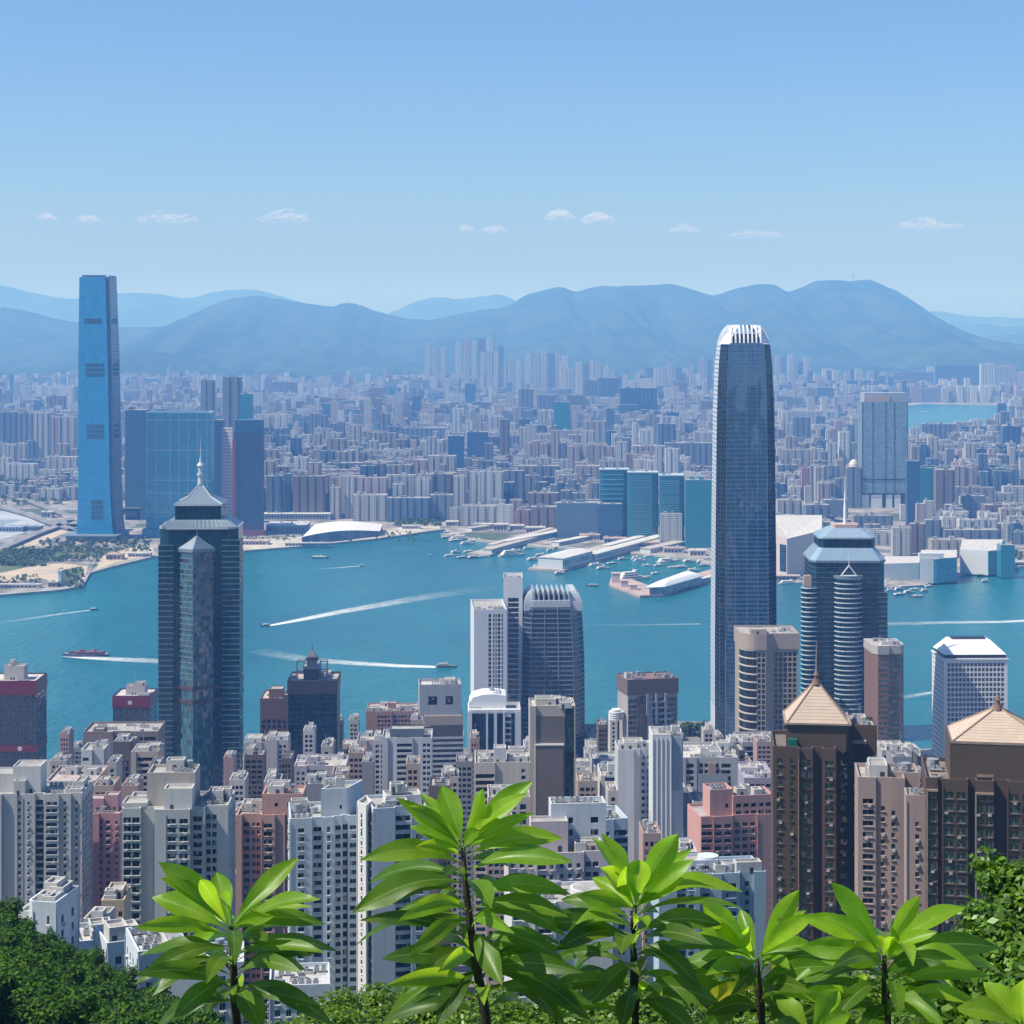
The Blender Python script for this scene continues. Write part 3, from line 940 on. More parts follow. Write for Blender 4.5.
# -- pink tower next to it
t = T('apartment_tower', 'slim rose pink apartment tower squeezed between two pale grey towers', 'apartment tower', 80, 80, 120, 850, 1.0, 17, GRP_RES, seed=2)
segs = [(80, 90, 1.4, punch(2.2, 1.5, 1.5, fh, mar=0.3)), (90, 99, 0, BL), (99, 103, 1.5, punch(1.6, .9, 1.2, fh, mar=.1)), (103, 113, 0.8, punch(2.6, 1.5, 1.4, fh, mar=.2)), (113, 120, 0.0, punch(3, .8, 1.2, fh))]
poly, st = stepped(t, segs, 17)
t.block(poly, 0, t.z(816), W_((0.50, 0.27, 0.30), "pink_tile_wall"), st, 'flat', windows=True, rmat=roof_mat((0.5, 0.36, 0.34)))
t.plant(t.u(84), t.u(101), 6, 14, t.z(816), t.z(802), W_((0.5, 0.28, 0.30), "pink_tile_wall"))
t.plant(t.u(101), t.u(115), 7, 14, t.z(816), t.z(799), W_((0.5, 0.28, 0.30), "pink_tile_wall"))
t.clutter(t.u(82), t.u(118), 2, 6, t.z(816), 5)

# -- grey white tower with the tall blank core
t = T('apartment_tower', 'pale grey apartment tower with a tall blank concrete core block on its roof', 'apartment tower', 122, 122, 228, 660, 1.5, 26, GRP_RES, seed=3)
segs = [(122, 141, 2.0, band(fh, 1.7, nb=2, gap=.4, mar=.5)), (141, 150, 4.0, BL), (150, 154.5, 4.0, punch(1.6, .8, 1.1, fh, mar=.1)), (154.5, 165, 0, BL), (165, 190, 0.0, punch(4.3, 3.2, 1.5, fh, mar=.2)), (190, 205, 3.2, punch(4.6, 3.4, 1.6, fh, mar=.1)), (205, 218, 5.5, punch(2.2, 1.4, 1.5, fh, mar=.2)), (218, 228, 5.5, BL)]
poly, st = stepped(t, segs, 26, right=punch(3, 1.3, 1.4, fh), left=punch(3, 1.3, 1.4, fh))
zr = t.z(813)
t.block(poly, 0, zr, W_((0.49, 0.50, 0.49), "pale_tile_wall"), st, 'flat', windows=True)
t.block(rect(t.u(147, 9), t.u(195, 9), 9, 22), zr, t.z(776, 0, 9), W_((0.42, 0.39, 0.35), "bare_concrete"), dict(), name='core_block')
t.plant(t.u(164, 2), t.u(192, 2), 2.2, 9, zr, t.z(789, 0, 2), W_(WHITE, "white_plaster"), 'stair_box')
t.plant(t.u(122.5, 5), t.u(147, 5), 4, 14, zr, t.z(803, 0, 4), W_(PALE, "pale_tile_wall"), 'roof_room')
t.clutter(t.u(150, 10), t.u(193, 10), 10, 21, t.z(776, 0, 9), 7)
t.clutter(t.u(195), t.u(226), 7, 24, zr, 8)
# -- salmon tower
t = T('apartment_tower', 'salmon pink apartment tower with stepped roof beside the dark glass skyscraper', 'apartment tower', 236, 236, 305, 720, 1.0, 22, GRP_RES, seed=4)
segs = [(236, 242, 0.0, BL), (242, 251, 2.2, punch(3.2, 2.4, 1.4, fh, mar=.1)), (251, 261, 2.2, punch(1.9, 1.0, 1.2, fh, mar=.2)), (261, 275, 0.0, punch(4.5, 3.4, 1.4, fh, mar=.3)), (275, 285, 0.8, BL), (285, 305, 5.5, punch(2.4, 1.3, 1.4, fh, mar=.2))]
poly, st = stepped(t, segs, 22)
t.block(poly, 0, t.z(818), W_(SALMON, "salmon_tile_wall"), st, 'flat', windows=True, rmat=roof_mat((0.5, 0.42, 0.36)))
zt = t.z(818)
t.block(rect(t.u(262, 2), t.u(303, 2), 2, 16), zt, t.z(797, 0, 2), W_(SALMON, "salmon_tile_wall"), dict(front=punch(5, 1, 1.2, 3, mar=3)), name='upper_storey', rmat=roof_mat((0.5, 0.40, 0.36)))
t.plant(t.u(272, 6), t.u(290, 6), 6, 13, t.z(797, 0, 2), t.z(790, 0, 6), W_((0.45, 0.25, 0.2), "salmon_tile_wall"))
t.clutter(t.u(238), t.u(260), 3, 20, zt, 6)
t.clutter(t.u(264), t.u(300), 4, 14, t.z(797, 0, 2), 5)

# -- big white tower with the white roof box
t = T('apartment_tower', 'white apartment tower with a tall plain white box on its roof', 'apartment tower', 285, 290, 362, 640, 8, None, GRP_RES, seed=5)
segs = [(290, 312, 0.0, punch(4.0, 1.7, 1.3, fh, mar=.8)), (312, 323, 0.9, punch(4.0, 2.3, 1.3, fh, mar=.2)), (323, 334, 0.3, punch(2.8, .8, 1.6, fh, mar=.4)), (334, 342, 1.8, punch(2.6, 2.2, 1.3, fh, mar=.1)),
        (342, 348, 2.6, punch(2.2, 1.9, 1.6, fh, mar=.05)), (348, 358, 1.6, punch(3.2, 2.1, 1.3, fh, mar=.1)), (358, 362, 3.0, punch(1.4, .7, 1.3, fh, mar=.1))]
poly, st = stepped(t, segs, 22, left=punch(3.2, 1.2, 1.3, fh))
zr = t.z(822)
t.block(poly, 0, zr, W_(BLUEW, "white_painted_wall"), st, 'flat', windows=True)
t.block([(t.u(321, 3), 3), (t.u(347, 3), 3), (t.u(363, 14), 14), (t.u(337, 14), 14)], zr, t.z(796), W_(BLUEW, "white_painted_wall"), [dict(k='punch', cols=[(.72, .80)], fh=3.2, wh=1.2, top=3.5), BL, BL, BL], name='roof_box', par=1.3)
t.clutter(t.u(325, 4), t.u(345, 4), 5, 13, t.z(796), 6, False)
t.clutter(t.u(291), t.u(319), 2, 18, zr, 7)
# -- second white tower beside it
t = T('apartment_tower', 'white apartment tower with a wide blank end wall half hidden by the tallest leafy plant', 'apartment tower', 358, 373, 428, 625, 12, 18, GRP_RES, seed=6)
segs = [(373, 395, 0.0, BL), (395, 411, 1.6, band(fh, 1.6, mar=.2, rv=.8)), (411, 428, 0.4, punch(3.4, 2.2, 1.4, fh))]
poly, st = stepped(t, segs, 18, left=punch(4.2, 1.2, 1.4, fh))
zr = t.z(812)
t.block(poly, 0, zr, W_(BLUEW, "white_painted_wall"), st, 'flat', windows=True)
t.block([(t.u(357, 8), 8), (t.u(366, 2), 2), (t.u(372, 8), 8), (t.u(366, 16), 16)], 0, t.z(810), W_(WHITE, "white_painted_wall"), [punch(3, 1, 1.3, fh), punch(3, 1.2, 1.3, fh), BL, BL], 'flat', windows=True, name='corner_wing')
t.plant(t.u(386, 6), t.u(422, 6), 6, 14, zr, t.z(797, 0, 6), W_(WHITE, "white_plaster"))
t.clutter(t.u(376), t.u(425), 1, 7, zr, 7)
t.clutter(t.u(388, 7), t.u(420, 7), 7, 13, t.z(797, 0, 6), 4)

# -- cream / white cluster behind the tallest plant
t = T('apartment_tower', 'white and pink apartment tower with a boxy roof room behind the tallest leafy plant', 'apartment tower', 502, 508, 612, 610, 4, 22, GRP_RES, seed=7)
segs = [(508, 536, 2.0, punch(3.0, 1.2, 1.2, 3.3, mar=.3)), (536, 556, 0.0, dict(k='punch', cols=[(.1, .5), (.68, .86)], fh=3.3, wh=1.4)), (556, 584, 1.0, punch(3.2, 1.0, 1.3, 3.3, mar=.4)), (584, 600, 2.4, punch(2.6, 2.0, 1.4, 3.3, mar=.2)), (600, 612, 2.4, BL)]
poly, st = stepped(t, segs, 22)
zr = t.z(858)
t.block(poly, 0, zr, W_((0.60, 0.53, 0.53), "pinkish_white_wall"), st, 'flat', windows=True)
t.plant(t.u(531, 5), t.u(568, 5), 5, 12, zr, t.z(822, 0, 5), W_((0.60, 0.50, 0.50), "pinkish_white_wall"), 'roof_room')
t.block(rect(t.u(551, 11), t.u(606, 11), 11, 20), zr, t.z(808, 0, 11), W_(BLUEW, "white_painted_wall"), dict(front=dict(k='punch', cols=[(.32, .40), (.72, .86)], fh=4, wh=1.7, top=2.5)), 'flat', name='roof_box')
t.plant(t.u(575, 4), t.u(598, 4), 4, 10, zr, t.z(846, 0, 4), W_((0.6, 0.48, 0.38), "cream_plaster"), 'roof_room')
t.clutter(t.u(510), t.u(531), 4, 18, zr, 6); t.clutter(t.u(575), t.u(609), 3, 10, zr, 5)
t.clutter(t.u(553, 12), t.u(604, 12), 12, 19, t.z(808, 0, 11), 5)
t = T('apartment_tower', 'low white apartment block with angled ribbon windows and a rounded roof terrace', 'apartment tower', 505, 512, 642, 540, 6, 20, GRP_RES, seed=8)
segs = [(512, 527, 1.0, punch(5.2, 2.9, 1.0, 3.6, mar=.2)), (527, 534, 1.0, BL), (534, 556, 0.0, punch(5.6, 3.8, 1.1, 3.6, mar=.3)), (556, 577, 1.2, punch(5.6, 3.2, 1.1, 3.6, mar=.2)), (577, 613, 0.2, BL), (613, 642, 2.0, punch(3.6, 1.5, 1.5, 3.6))]
poly, st = stepped(t, segs, 20)
zr = t.z(908)
t.block(poly, 0, zr, W_(WHITE, "white_painted_wall"), st, 'flat', windows=True)
mb = MB(); mb.cyl(t.u(589, 7), 7, zr, zr+3.2, 5.5, n=28); mb.cyl(t.u(589, 7), 7, zr+3.2, zr+3.4, 4.7, n=28, mi=1)
t.part(mb, 'round_roof_terrace', [W_(WHITE, "white_plaster"), roof_mat()])
t.clutter(t.u(515), t.u(570), 4, 18, zr, 8); t.clutter(t.u(606), t.u(638), 4, 18, zr, 5)
# pinkish block that fills below between trees
# -- white terrace with curved parapet in front of the white slab
t = T('apartment_tower', 'white apartment tower with a curved parapet and planted roof terrace below the blank white slab', 'apartment tower', 596, 600, 628, 700, 10, 20, GRP_RES, seed=9)
segs = [(600, 614, 0.0, punch(3, 1.5, 1.4, fh)), (614, 628, 1.0, band(fh, 1.7, mar=.2))]
poly, st = stepped(t, segs, 20)
t.block(poly, 0, t.z(826), W_(BLUEW, "white_painted_wall"), st, 'flat', windows=True, rmat=roof_mat((0.3, 0.32, 0.26)), par=2.2)
t.clutter(t.u(602), t.u(626), 2, 18, t.z(826), 7, False)

# -- pale blue tower between the plants
t = T('apartment_tower', 'pale blue white apartment tower with a thin white drainpipe strip seen between the leafy plants', 'apartment tower', 645, 659, 766, 610, 7, None, GRP_RES, seed=10)
lb = (0.40, 0.52, 0.60)
segs = [(659, 677, 0.0, BL), (677, 686, 0.9, band(fh, 1.7, mar=.15, rv=.6)), (686, 696, 0.3, punch(3, 1.3, 1.2, fh, mar=.1)), (696, 700, -0.4, BL), (700, 712, 1.6, punch(3.6, 3.0, 1.2, fh, mar=.1)), (712, 722, 0.6, BL), (722, 740, 1.0, punch(5.2, 4.0, 1.4, fh, mar=.2)), (740, 754, 2.6, punch(2.4, 1.2, 1.4, fh, mar=.3)), (754, 766, 1.6, BL)]
poly, st = stepped(t, segs, 20)
zr = t.z(880)
t.block(poly, 0, zr, W_(lb, "pale_blue_wall"), st, 'flat', windows=True, rmat=roof_mat((0.55, 0.55, 0.53)))
t.plant(t.u(676, 6), t.u(718, 6), 6, 14, zr, t.z(862, 0, 6), W_(BLUEW, "white_painted_wall"), 'roof_room')
mb = MB(); mb.cyl(t.u(708, 10), 10, zr, t.z(857, 0, 10), 4.0, 3.4, 20); t.part(mb, 'round_tank_room', W_(BLUEW, "white_painted_wall"))
t.plant(t.u(722, 8), t.u(762, 8), 8, 15, zr, t.z(868, 0, 8), W_(lb, "pale_blue_wall"), 'roof_room')
t.clutter(t.u(690), t.u(764), 1, 8, zr, 10)

# -- pink tower beside the brown pyramid tower
t = T('apartment_tower', 'pink tiled apartment tower with a stepped top standing beside the brown pyramid roofed tower', 'apartment tower', 692, 701, 775, 780, 10, 22, GRP_RES, seed=11)
segs = [(701, 713, 1.0, band(fh, 1.3, mar=.3)), (713, 733, 0.0, punch(4.0, 2.6, 1.4, fh, mar=.2)), (733, 757, 1.6, punch(3.0, 1.9, 1.4, fh, mar=.2)), (757, 775, 0.4, dict(k='punch', cols=[(.74, .94)], fh=fh, wh=1.3))]
poly, st = stepped(t, segs, 22)
zr = t.z(820)
pk = W_((0.55, 0.30, 0.27), "pink_tile_wall")
t.block(poly, 0, zr, pk, st, 'flat', windows=True)
t.block(rect(t.u(710, 3), t.u(733, 3), 3, 14), zr, t.z(793, 0, 3), pk, dict(front=dict(k='punch', cols=[(.66, .8)], fh=7, wh=1.5, top=2.5)), name='stair_tower')
t.block(rect(t.u(733, 2), t.u(774, 2), 2, 16), zr, t.z(800, 0, 2), pk, dict(front=punch(3.4, 1.9, 1.4, fh)), 'flat', name='upper_storey')
t.clutter(t.u(736, 3), t.u(770, 3), 3, 14, t.z(800, 0, 2), 8); t.clutter(t.u(712, 5), t.u(730, 5), 4, 12, t.z(793, 0, 3), 3, False)

# -- the two brown towers with tan pyramid roofs
TAN = plain_mat((0.50, 0.395, 0.30), "tan_roof_tiles", 0.7, 0, 0.06, 0.4)
def pyramid_roof(t, x0, x1, yb, ya, v0, v1, spire=None):
    zb = t.z(yb, 0, v0); za = t.z(ya, 0, (v0+v1)/2)
    mb = MB(); p = rect(t.u(x0, v0), t.u(x1, v0), v0, v1)
    cx = sum(q[0] for q in p)/4; cy = sum(q[1] for q in p)/4
    tp = [(lerp(q[0], cx, .93), lerp(q[1], cy, .93)) for q in p]
    # flared hips: three courses, with thin ribs along the hips
    rings = []
    for k in range(13):
        a = k/12
        rings.append(([(lerp(q[0], r_[0], a), lerp(q[1], r_[1], a)) for q, r_ in zip(p, tp)], lerp(zb, za, a)))
    mb.loft(rings)
    mb.face([(q[0], q[1], zb) for q in reversed(p)])
    ro = t.part(mb, 'pyramid_roof', TAN)
    rb = MB()
    for q, r_ in zip(p, tp): rb.tube([(q[0], q[1], zb+.1), (r_[0], r_[1], za+.1)], 0.22, 5)
    for k in range(1, 12):
        poly_k = offset_poly(rings[k][0], 0.03); z = rings[k][1]
        for i in range(4):
            rb.tube([(*poly_k[i], z+.02), (*poly_k[(i+1) % 4], z+.02)], 0.022, 4)
    t.part(rb, 'roof_ribs', plain_mat((0.36, 0.25, 0.17), "roof_rib_metal", 0.6))
    e = MB(); o = offset_poly(p, 0.7)
    e.prism(o, zb-0.5, zb-0.004, 0, True, True)
    t.part(e, 'eave', plain_mat((0.33, 0.26, 0.2), "eave_render", 0.7))
    f_ = MB(); f_.cyl(cx, cy, za-0.3, za+1.0, 1.5, 1.1, 10); f_.cyl(cx, cy, za+1.0, za+2.2, 0.7, 0.5, 10); f_.cyl(cx, cy, za+2.2, za+3.6, 0.9, 0.3, 10)
    t.part(f_, 'finial', plain_mat((0.2, 0.12, 0.09), "finial_metal", 0.5))
    if spire:
        zs = t.z(spire, 0, (v0+v1)/2)
        f_ = MB(); f_.cyl(cx, cy, za+3.2, zs, 0.32, 0.12, 8)
        t.part(f_, 'mast', plain_mat((0.30, 0.22, 0.18), "mast_metal", 0.45))

bw_ = W_(BROWN, "brown_tile_wall", 0.55, 0.2)
GBR = glass_mat((0.012, 0.05, 0.048), (0.9, 1.5), 0.05, 0.95, 0.16, 2.3, name="bay_window_glass", blinds=0.10)
t = T('pyramid_roofed_tower', 'dark brown tower under a tan pyramid roof with a tall mast at its apex', 'apartment tower', 773, 773, 836, 540, -6, 24, GRP_RES, seed=12)
fh2 = 3.2
segs = [(773, 786, 2.6, punch(3.4, 1.3, 1.4, fh2)), (786, 797.5, 2.6, dict(k='punch', cols=[(.36, .62)], fh=fh2, wh=1.4)), (797.5, 799.5, 0.0, BL), (799.5, 813, 1.0, punch(3.8, 2.6, 1.6, fh2, mar=.2)), (813, 822, 3.2, strip(2.4, 2.2, mar=.1, rv=.1, top=.6)), (822, 836, 1.2, punch(3.6, 1.8, 1.4, fh2, mar=.3))]
poly, st = stepped(t, segs, 24)
zr = t.z(752)
t.block(poly, 0, zr, bw_, st, GBR, windows=True, rmat=roof_mat((0.2, 0.16, 0.13)))
t.block([(t.u(786, 5), 5), (t.u(846, 5), 5), (t.u(858, 18), 20), (t.u(800, 20), 20)], zr-0.5, t.z(724, 0, 5), bw_, [BL]*4, name='roof_storey', par=0.2)
t.block(rect(t.u(836, 9), t.u(852, 9), 9, 22), 0, t.z(740, 0, 9), bw_, dict(front=punch(3.2, 1.5, 1.5, fh2), right=punch(4, 1.4, 1.5, fh2)), GBR, name='rear_wing', windows=True)
t.block(rect(t.u(852, 12), t.u(877, 12), 12, 24), 0, t.z(727, 0, 12), bw_, dict(front=dict(k='strip', bw=2.6, ww=1.5, mar=.3, rv=1.0, top=2)), GBR, name='balcony_wing')
pyramid_roof(t, 787, 849, 722, 682, 5, 21, 640)
mb = MB()
for k in range(6):
    z = t.z(727, 0, 12) - 4 - k*6.4
    mb.box(t.u(852.5, 11), t.u(866, 11), 10.4, 12.0, z, z+0.9); 
t.part(mb, 'balcony_parapets', plain_mat((0.38, 0.32, 0.27), "balcony_render", 0.7))
mb = MB(); mb.box(t.u(798.2), t.u(798.9), -0.25, 0.0, 0, zr-2); t.part(mb, 'drain_pipe', plain_mat((0.36, 0.25, 0.18), "copper_pipe", 0.5))
mb = MB(); mb.box(t.u(788, 3.6), t.u(797, 3.6), 3.0, 5.0, zr+.2, zr+3.0); t.part(mb, 'green_roof_hut', plain_mat((0.01, 0.13, 0.09), "green_sheeting", 0.5))
t.clutter(t.u(852, 13), t.u(876, 13), 13, 22, t.z(727, 0, 12), 5)

t = T('apartment_tower', 'narrow grey green apartment tower with dark windows pressed against the brown pyramid roofed tower', 'apartment tower', 834, 834, 859, 556, 2, 4, GRP_RES, seed=13)
segs = [(834, 840, 0.7, punch(1.6, 1.1, 1.5, 3.2, mar=.05)), (840, 852, 0.0, punch(3.4, 2.3, 1.5, 3.2, mar=.1)), (852, 859, 0.4, punch(2, 1.1, 1.5, 3.2, mar=.1))]
poly, st = stepped(t, segs, 5)
t.block(poly, 0, t.z(790), W_((0.13, 0.17, 0.17), "grey_green_tile"), st, GBR, windows=True)
t.clutter(t.u(836), t.u(857), .5, 4.8, t.z(790), 4)

t = T('apartment_tower', 'mauve brown apartment tower with small square windows between the two pyramid roofed towers', 'apartment tower', 857, 858, 905, 520, -7, 18, GRP_RES, seed=14)
mv = W_((0.37, 0.285, 0.26), "mauve_tile_wall", 0.7, 0.25)
segs = [(858, 876, 0.0, dict(k='punch', cols=[(.26, .84)], fh=3.0, wh=1.2, top=4)), (876, 890, 0.6, punch(2.2, .85, 1.1, 3.0, mar=.2, top=6)), (890, 905, 0.0, dict(k='punch', cols=[(.1, .35)], fh=3.0, wh=1.2, top=7))]
poly, st = stepped(t, segs, 17)
t.block(poly, 0, t.z(781), mv, st, 'flat', windows=True, rmat=roof_mat((0.48, 0.42, 0.38)))
t.block(rect(t.u(888, 5), t.u(918, 5), 5, 16), 0, t.z(775, 0, 5), mv, dict(right=BL), name='side_wing')
t.clutter(t.u(860), t.u(888), 2, 15, t.z(781), 8)
t.clutter(t.u(890, 6), t.u(916, 6), 6, 15, t.z(775, 0, 5), 4, False)
t = T('apartment_tower', 'narrow mauve tower with one column of tiny windows against the far brown pyramid roofed tower', 'apartment tower', 905, 906, 928, 505, -8, 8, GRP_RES, seed=15)
t.block(rect(0, t.w, 0, 8), 0, t.z(799), mv, dict(front=dict(k='punch', cols=[(.42, .60)], fh=3.3, wh=1.1, top=5)), 'flat', windows=True)
t.clutter(1, t.w-1, 1, 7, t.z(799), 4, False)

t = T('pyramid_roofed_tower', 'dark brown tower under a broad tan pyramid roof without a mast', 'apartment tower', 926, 926, 1075, 500, -9, 26, GRP_RES, seed=16)
segs = [(926, 938, 1.5, punch(3.2, 2.2, 1.6, 3.15, mar=.1)), (938, 942, 2.4, BL), (942, 968, 0.6, punch(3.4, 2.5, 1.6, 3.15, mar=.2)), (968, 975, 2.8, strip(1.8, 1.5, mar=.1, rv=.3)), (975, 994, 0.0, punch(2.6, 1.8, 1.7, 3.15, mar=.1)), (994, 1007, 2.6, strip(1.8, 1.5, mar=.1, rv=.3)), (1007, 1034, 0.4, punch(3.4, 2.4, 1.6, 3.15, mar=.2)), (1034, 1075, 1.4, punch(3.4, 2.4, 1.6, 3.15, mar=.2))]
poly, st = stepped(t, segs, 26)
zr = t.z(783)
t.block(poly, 0, zr, bw_, st, GBR, windows=True, rmat=roof_mat((0.25, 0.2, 0.16)))
t.block(rect(t.u(950, 4), t.u(1052, 4), 4, 24), zr-0.5, t.z(741, 0, 4), bw_, dict(front=BL), name='roof_storey', par=0.2)
pyramid_roof(t, 953, 1050, 740, 706, 4.6, 23.4)
mb = MB()
for (a, b, v) in ((926.5, 938, 1.1), (975.2, 993.8, -.4)):
    mb.box(t.u(a, v), t.u(b, v), v-.2, v+.39, zr-2.4, zr-1.9); mb.box(t.u(a, v), t.u(a, v)+.35, v-.15, v+.38, 0, zr-2.45)
t.part(mb, 'facade_trim', plain_mat((0.33, 0.24, 0.17), "tan_trim", 0.6))
mb = MB()
for k in range(14):
    x = t.u(977 + k*1.2, 3.9); mb.box(x, x+0.3, 3.80, 3.98, t.z(775, 0, 4), t.z(775, 0, 4)+0.6+0.2*(k % 3 == 0))
t.part(mb, 'roof_storey_studs', plain_mat((0.33, 0.24, 0.17), "tan_trim", 0.6))
t.clutter(t.u(928), t.u(950), 3, 20, zr, 5, False)

# -- small buildings at the foot of the slope
t = T('low_building', 'narrow cream building with dark windows at the foot of the rose pink tower', 'building', 100, 101, 124, 560, 3, 14, seed=20)
t.block(rect(0, t.w, 0, 14), 0, t.z(904), W_((0.52, 0.40, 0.28), "cream_plaster"), dict(front=dict(k='punch', cols=[(.4, .58), (.76, .92)], fh=3.1, wh=1.4)), 'flat', windows=True)
t.plant(1, t.w-1, 4, 12, t.z(904), t.z(890, 0, 4), W_((0.6, 0.5, 0.38), "cream_plaster"))
t.clutter(.5, t.w-.5, .5, 5, t.z(904), 3, False)
t = T('low_building', 'white villa block with a rounded parapet half sunk behind the dark wooded slope', 'building', 24, 27, 56, 430, -10, 13, seed=21)
poly = [(0, 1.2), (1.2, 0), (t.w, 0), (t.w, 13), (0, 13)]
t.block(poly, 0, t.z(908), W_(BLUEW, "white_painted_wall"), [BL, dict(k='punch', cols=[(.62, .72)], fh=3.1, wh=1.6, top=1), punch(5, 1.2, 1.5, 3.3), BL, BL], 'flat', windows=True, par=1.6)
t.clutter(1, t.w-1, 1, 12, t.z(908), 9, False)
t.plant(-3, 2, 2, 9, 0, t.z(914), W_(WHITE, "white_plaster"), 'side_room')
t = T('low_building', 'small grey rendered house between the white villa block and the narrow cream building', 'building', 82, 83, 104, 470, -4, 10, seed=22)
t.block(rect(0, t.w, 0, 10), 0, t.z(923), W_((0.42, 0.40, 0.37), "grey_render"), dict(front=dict(k='punch', cols=[(.18, .4), (.6, .8)], fh=3.2, wh=1.6)), 'flat', windows=True)
t.clutter(.5, t.w-.5, 1, 9, t.z(923), 4, False)
for (nm, x0, x1, y, D, yw, dp, sd_) in (("flat white roofed block strewn with pipes nearest the rose pink tower", 78, 118, 946, 450, 18, 14, 23), ("flat white roofed block with dark skylight strips below the grey white tower", 106, 146, 948, 430, 24, 14, 24),
                                  ("low white block with a stepped roof terrace under the first leafy plant", 137, 190, 957, 400, 20, 17, 25), ("white block with slim windows showing below the first leafy plant's lowest leaf", 160, 206, 985, 360, 4, 12, 26),
                                  ("white podium block with a sunlit flat roof between the first two leafy plants", 268, 330, 990, 520, 6, 18, 27), ("low white block seen through the leaves of the first leafy plant", 200, 244, 968, 470, 8, 16, 28)):
    t = T('low_building', nm, 'building', x0, x0+1, x1, D, yw, dp, seed=sd_)
    t.block(rect(0, t.w, 0, dp), -6, t.z(y), W_(BLUEW, "white_painted_wall"), dict(front=punch(3.4, 1.1, 1.6, 3.3), left=punch(4, 1, 1.5, 3.3)), 'flat', windows=True, rmat=roof_mat((0.56, 0.55, 0.52)))
    t.clutter(.6, t.w-.6, 1, dp-1, t.z(y), 8, False)
# ================================================================== office and apartment towers along the near waterfront
ALU = plain_mat((0.55, 0.57, 0.60), "aluminium_cladding", 0.35, 0.4, 0.06)
ALUW = plain_mat((0.72, 0.73, 0.74), "white_cladding", 0.4, 0.0, 0.05)
DKM = plain_mat((0.03, 0.035, 0.045), "dark_metal", 0.45, 0.2)

# ---- tall tapering tower with the crown of white fins
def ch_sq(cx, cy, hw, hd, c, n):
    """chamfered square with re-entrant notches: 12 corners, from front left"""
    x0, x1, y0, y1 = cx-hw, cx+hw, cy-hd, cy+hd
    return [(x0+c, y0), (x1-c, y0), (x1-c, y0+n), (x1-n, y0+n), (x1-n, y0+c), (x1, y0+c),
            (x1, y1-c), (x1-n, y1-c), (x1-n, y1-n), (x1-c, y1-n), (x1-c, y1), (x0+c, y1),
            (x0+c, y1-n), (x0+n, y1-n), (x0+n, y1-c), (x0, y1-c), (x0, y0+c), (x0+n, y0+c), (x0+n, y0+n), (x0+c, y0+n)]
t = T('skyscraper', 'tallest blue glass skyscraper with rounded shoulders and a crown of white fins', 'skyscraper', 709, 716, 778, 1790, 0, 58, seed=40)
W = t.w; cx, cy = W/2, W/2
GI = glass_mat((0.008, 0.065, 0.15), (1.5, 4.1), 0.06, 0.4, 0.006, 2.3, (0.08, 0.14, 0.20), (0.18, 0.4), warp=0.32, name="skyscraper_glass")
GI2 = glass_mat((0.012, 0.03, 0.055), (1.5, 4.1), 0.07, 0.5, 0.02, 1.9, (0.06, 0.09, 0.12), (0.16, 0.4), name="skyscraper_corner_glass")
lev = [(770, 1.0), (640, 1.0), (560, .985), (500, .965), (455, .95), (412, .93), (385, .90), (365, .865), (352, .83), (343, .79)]
rings = []
for (py, k) in lev:
    rings.append((ch_sq(cx, cy, W/2*k, W/2*k, 9.0*k, 4.2*k), t.z(py, cx)))
rings[0] = (rings[0][0], 0.0)
mis = [0, 1, 1, 1, 1, 0, 1, 1, 1, 1, 0, 1, 1, 1, 1, 2, 1, 1, 1, 1]
mb = MB(); mb.loft(rings, mis, True, 2)
t.part(mb, 'glass_shaft', [GI, GI2, plain_mat((0.62, 0.64, 0.67), "painted_sunlit_side", 0.45, 0.2, 0.05)])  # left face painted bright, sunlight put into its colour
# floor lines and sunlit corner mullions follow the taper
mb = MB()
def ring_at(z):
    for (a, za), (b, zb) in zip(rings, rings[1:]):
        if z <= zb:
            q = (z-za)/(zb-za); return [(lerp(p[0], r[0], q), lerp(p[1], r[1], q)) for p, r in zip(a, b)]
    return rings[-1][0]
z = rings[-1][1] - 3
while z > 40:
    pz = ring_at(z); o = offset_poly(pz, 0.28)
    for i in (0, 5, 15, 2, 17):
        j = (i+1) % 20
        h = 0.4 if i != 15 else 0.9
        mb.face([(*o[i], z-h), (*o[j], z-h), (*o[j], z), (*o[i], z)]); mb.face([(*o[i], z), (*o[j], z), (*pz[j], z), (*pz[i], z)])
    z -= 4.15
t.part(mb, 'floor_bands', plain_mat((0.20, 0.26, 0.32), "band_metal", 0.4, 0.3))
mb = MB()
for z0_, z1_ in zip([r[1] for r in rings], [r[1] for r in rings][1:]):
    a, b = ring_at(z0_ + 1e-3), ring_at(z1_)
    for q in (0.0, 0.235, 0.5, 0.765, 1.0):
        pa = (lerp(a[0][0], a[1][0], q), a[0][1]-.05); pb = (lerp(b[0][0], b[1][0], q), b[0][1]-.05)
        mb.tube([(pa[0], pa[1], z0_), (pb[0], pb[1], z1_)], 0.42 if q in (0, 1) else 0.3, 4)
t.part(mb, 'mullions', plain_mat((0.16, 0.22, 0.28), "mullion_metal", 0.4, 0.3))
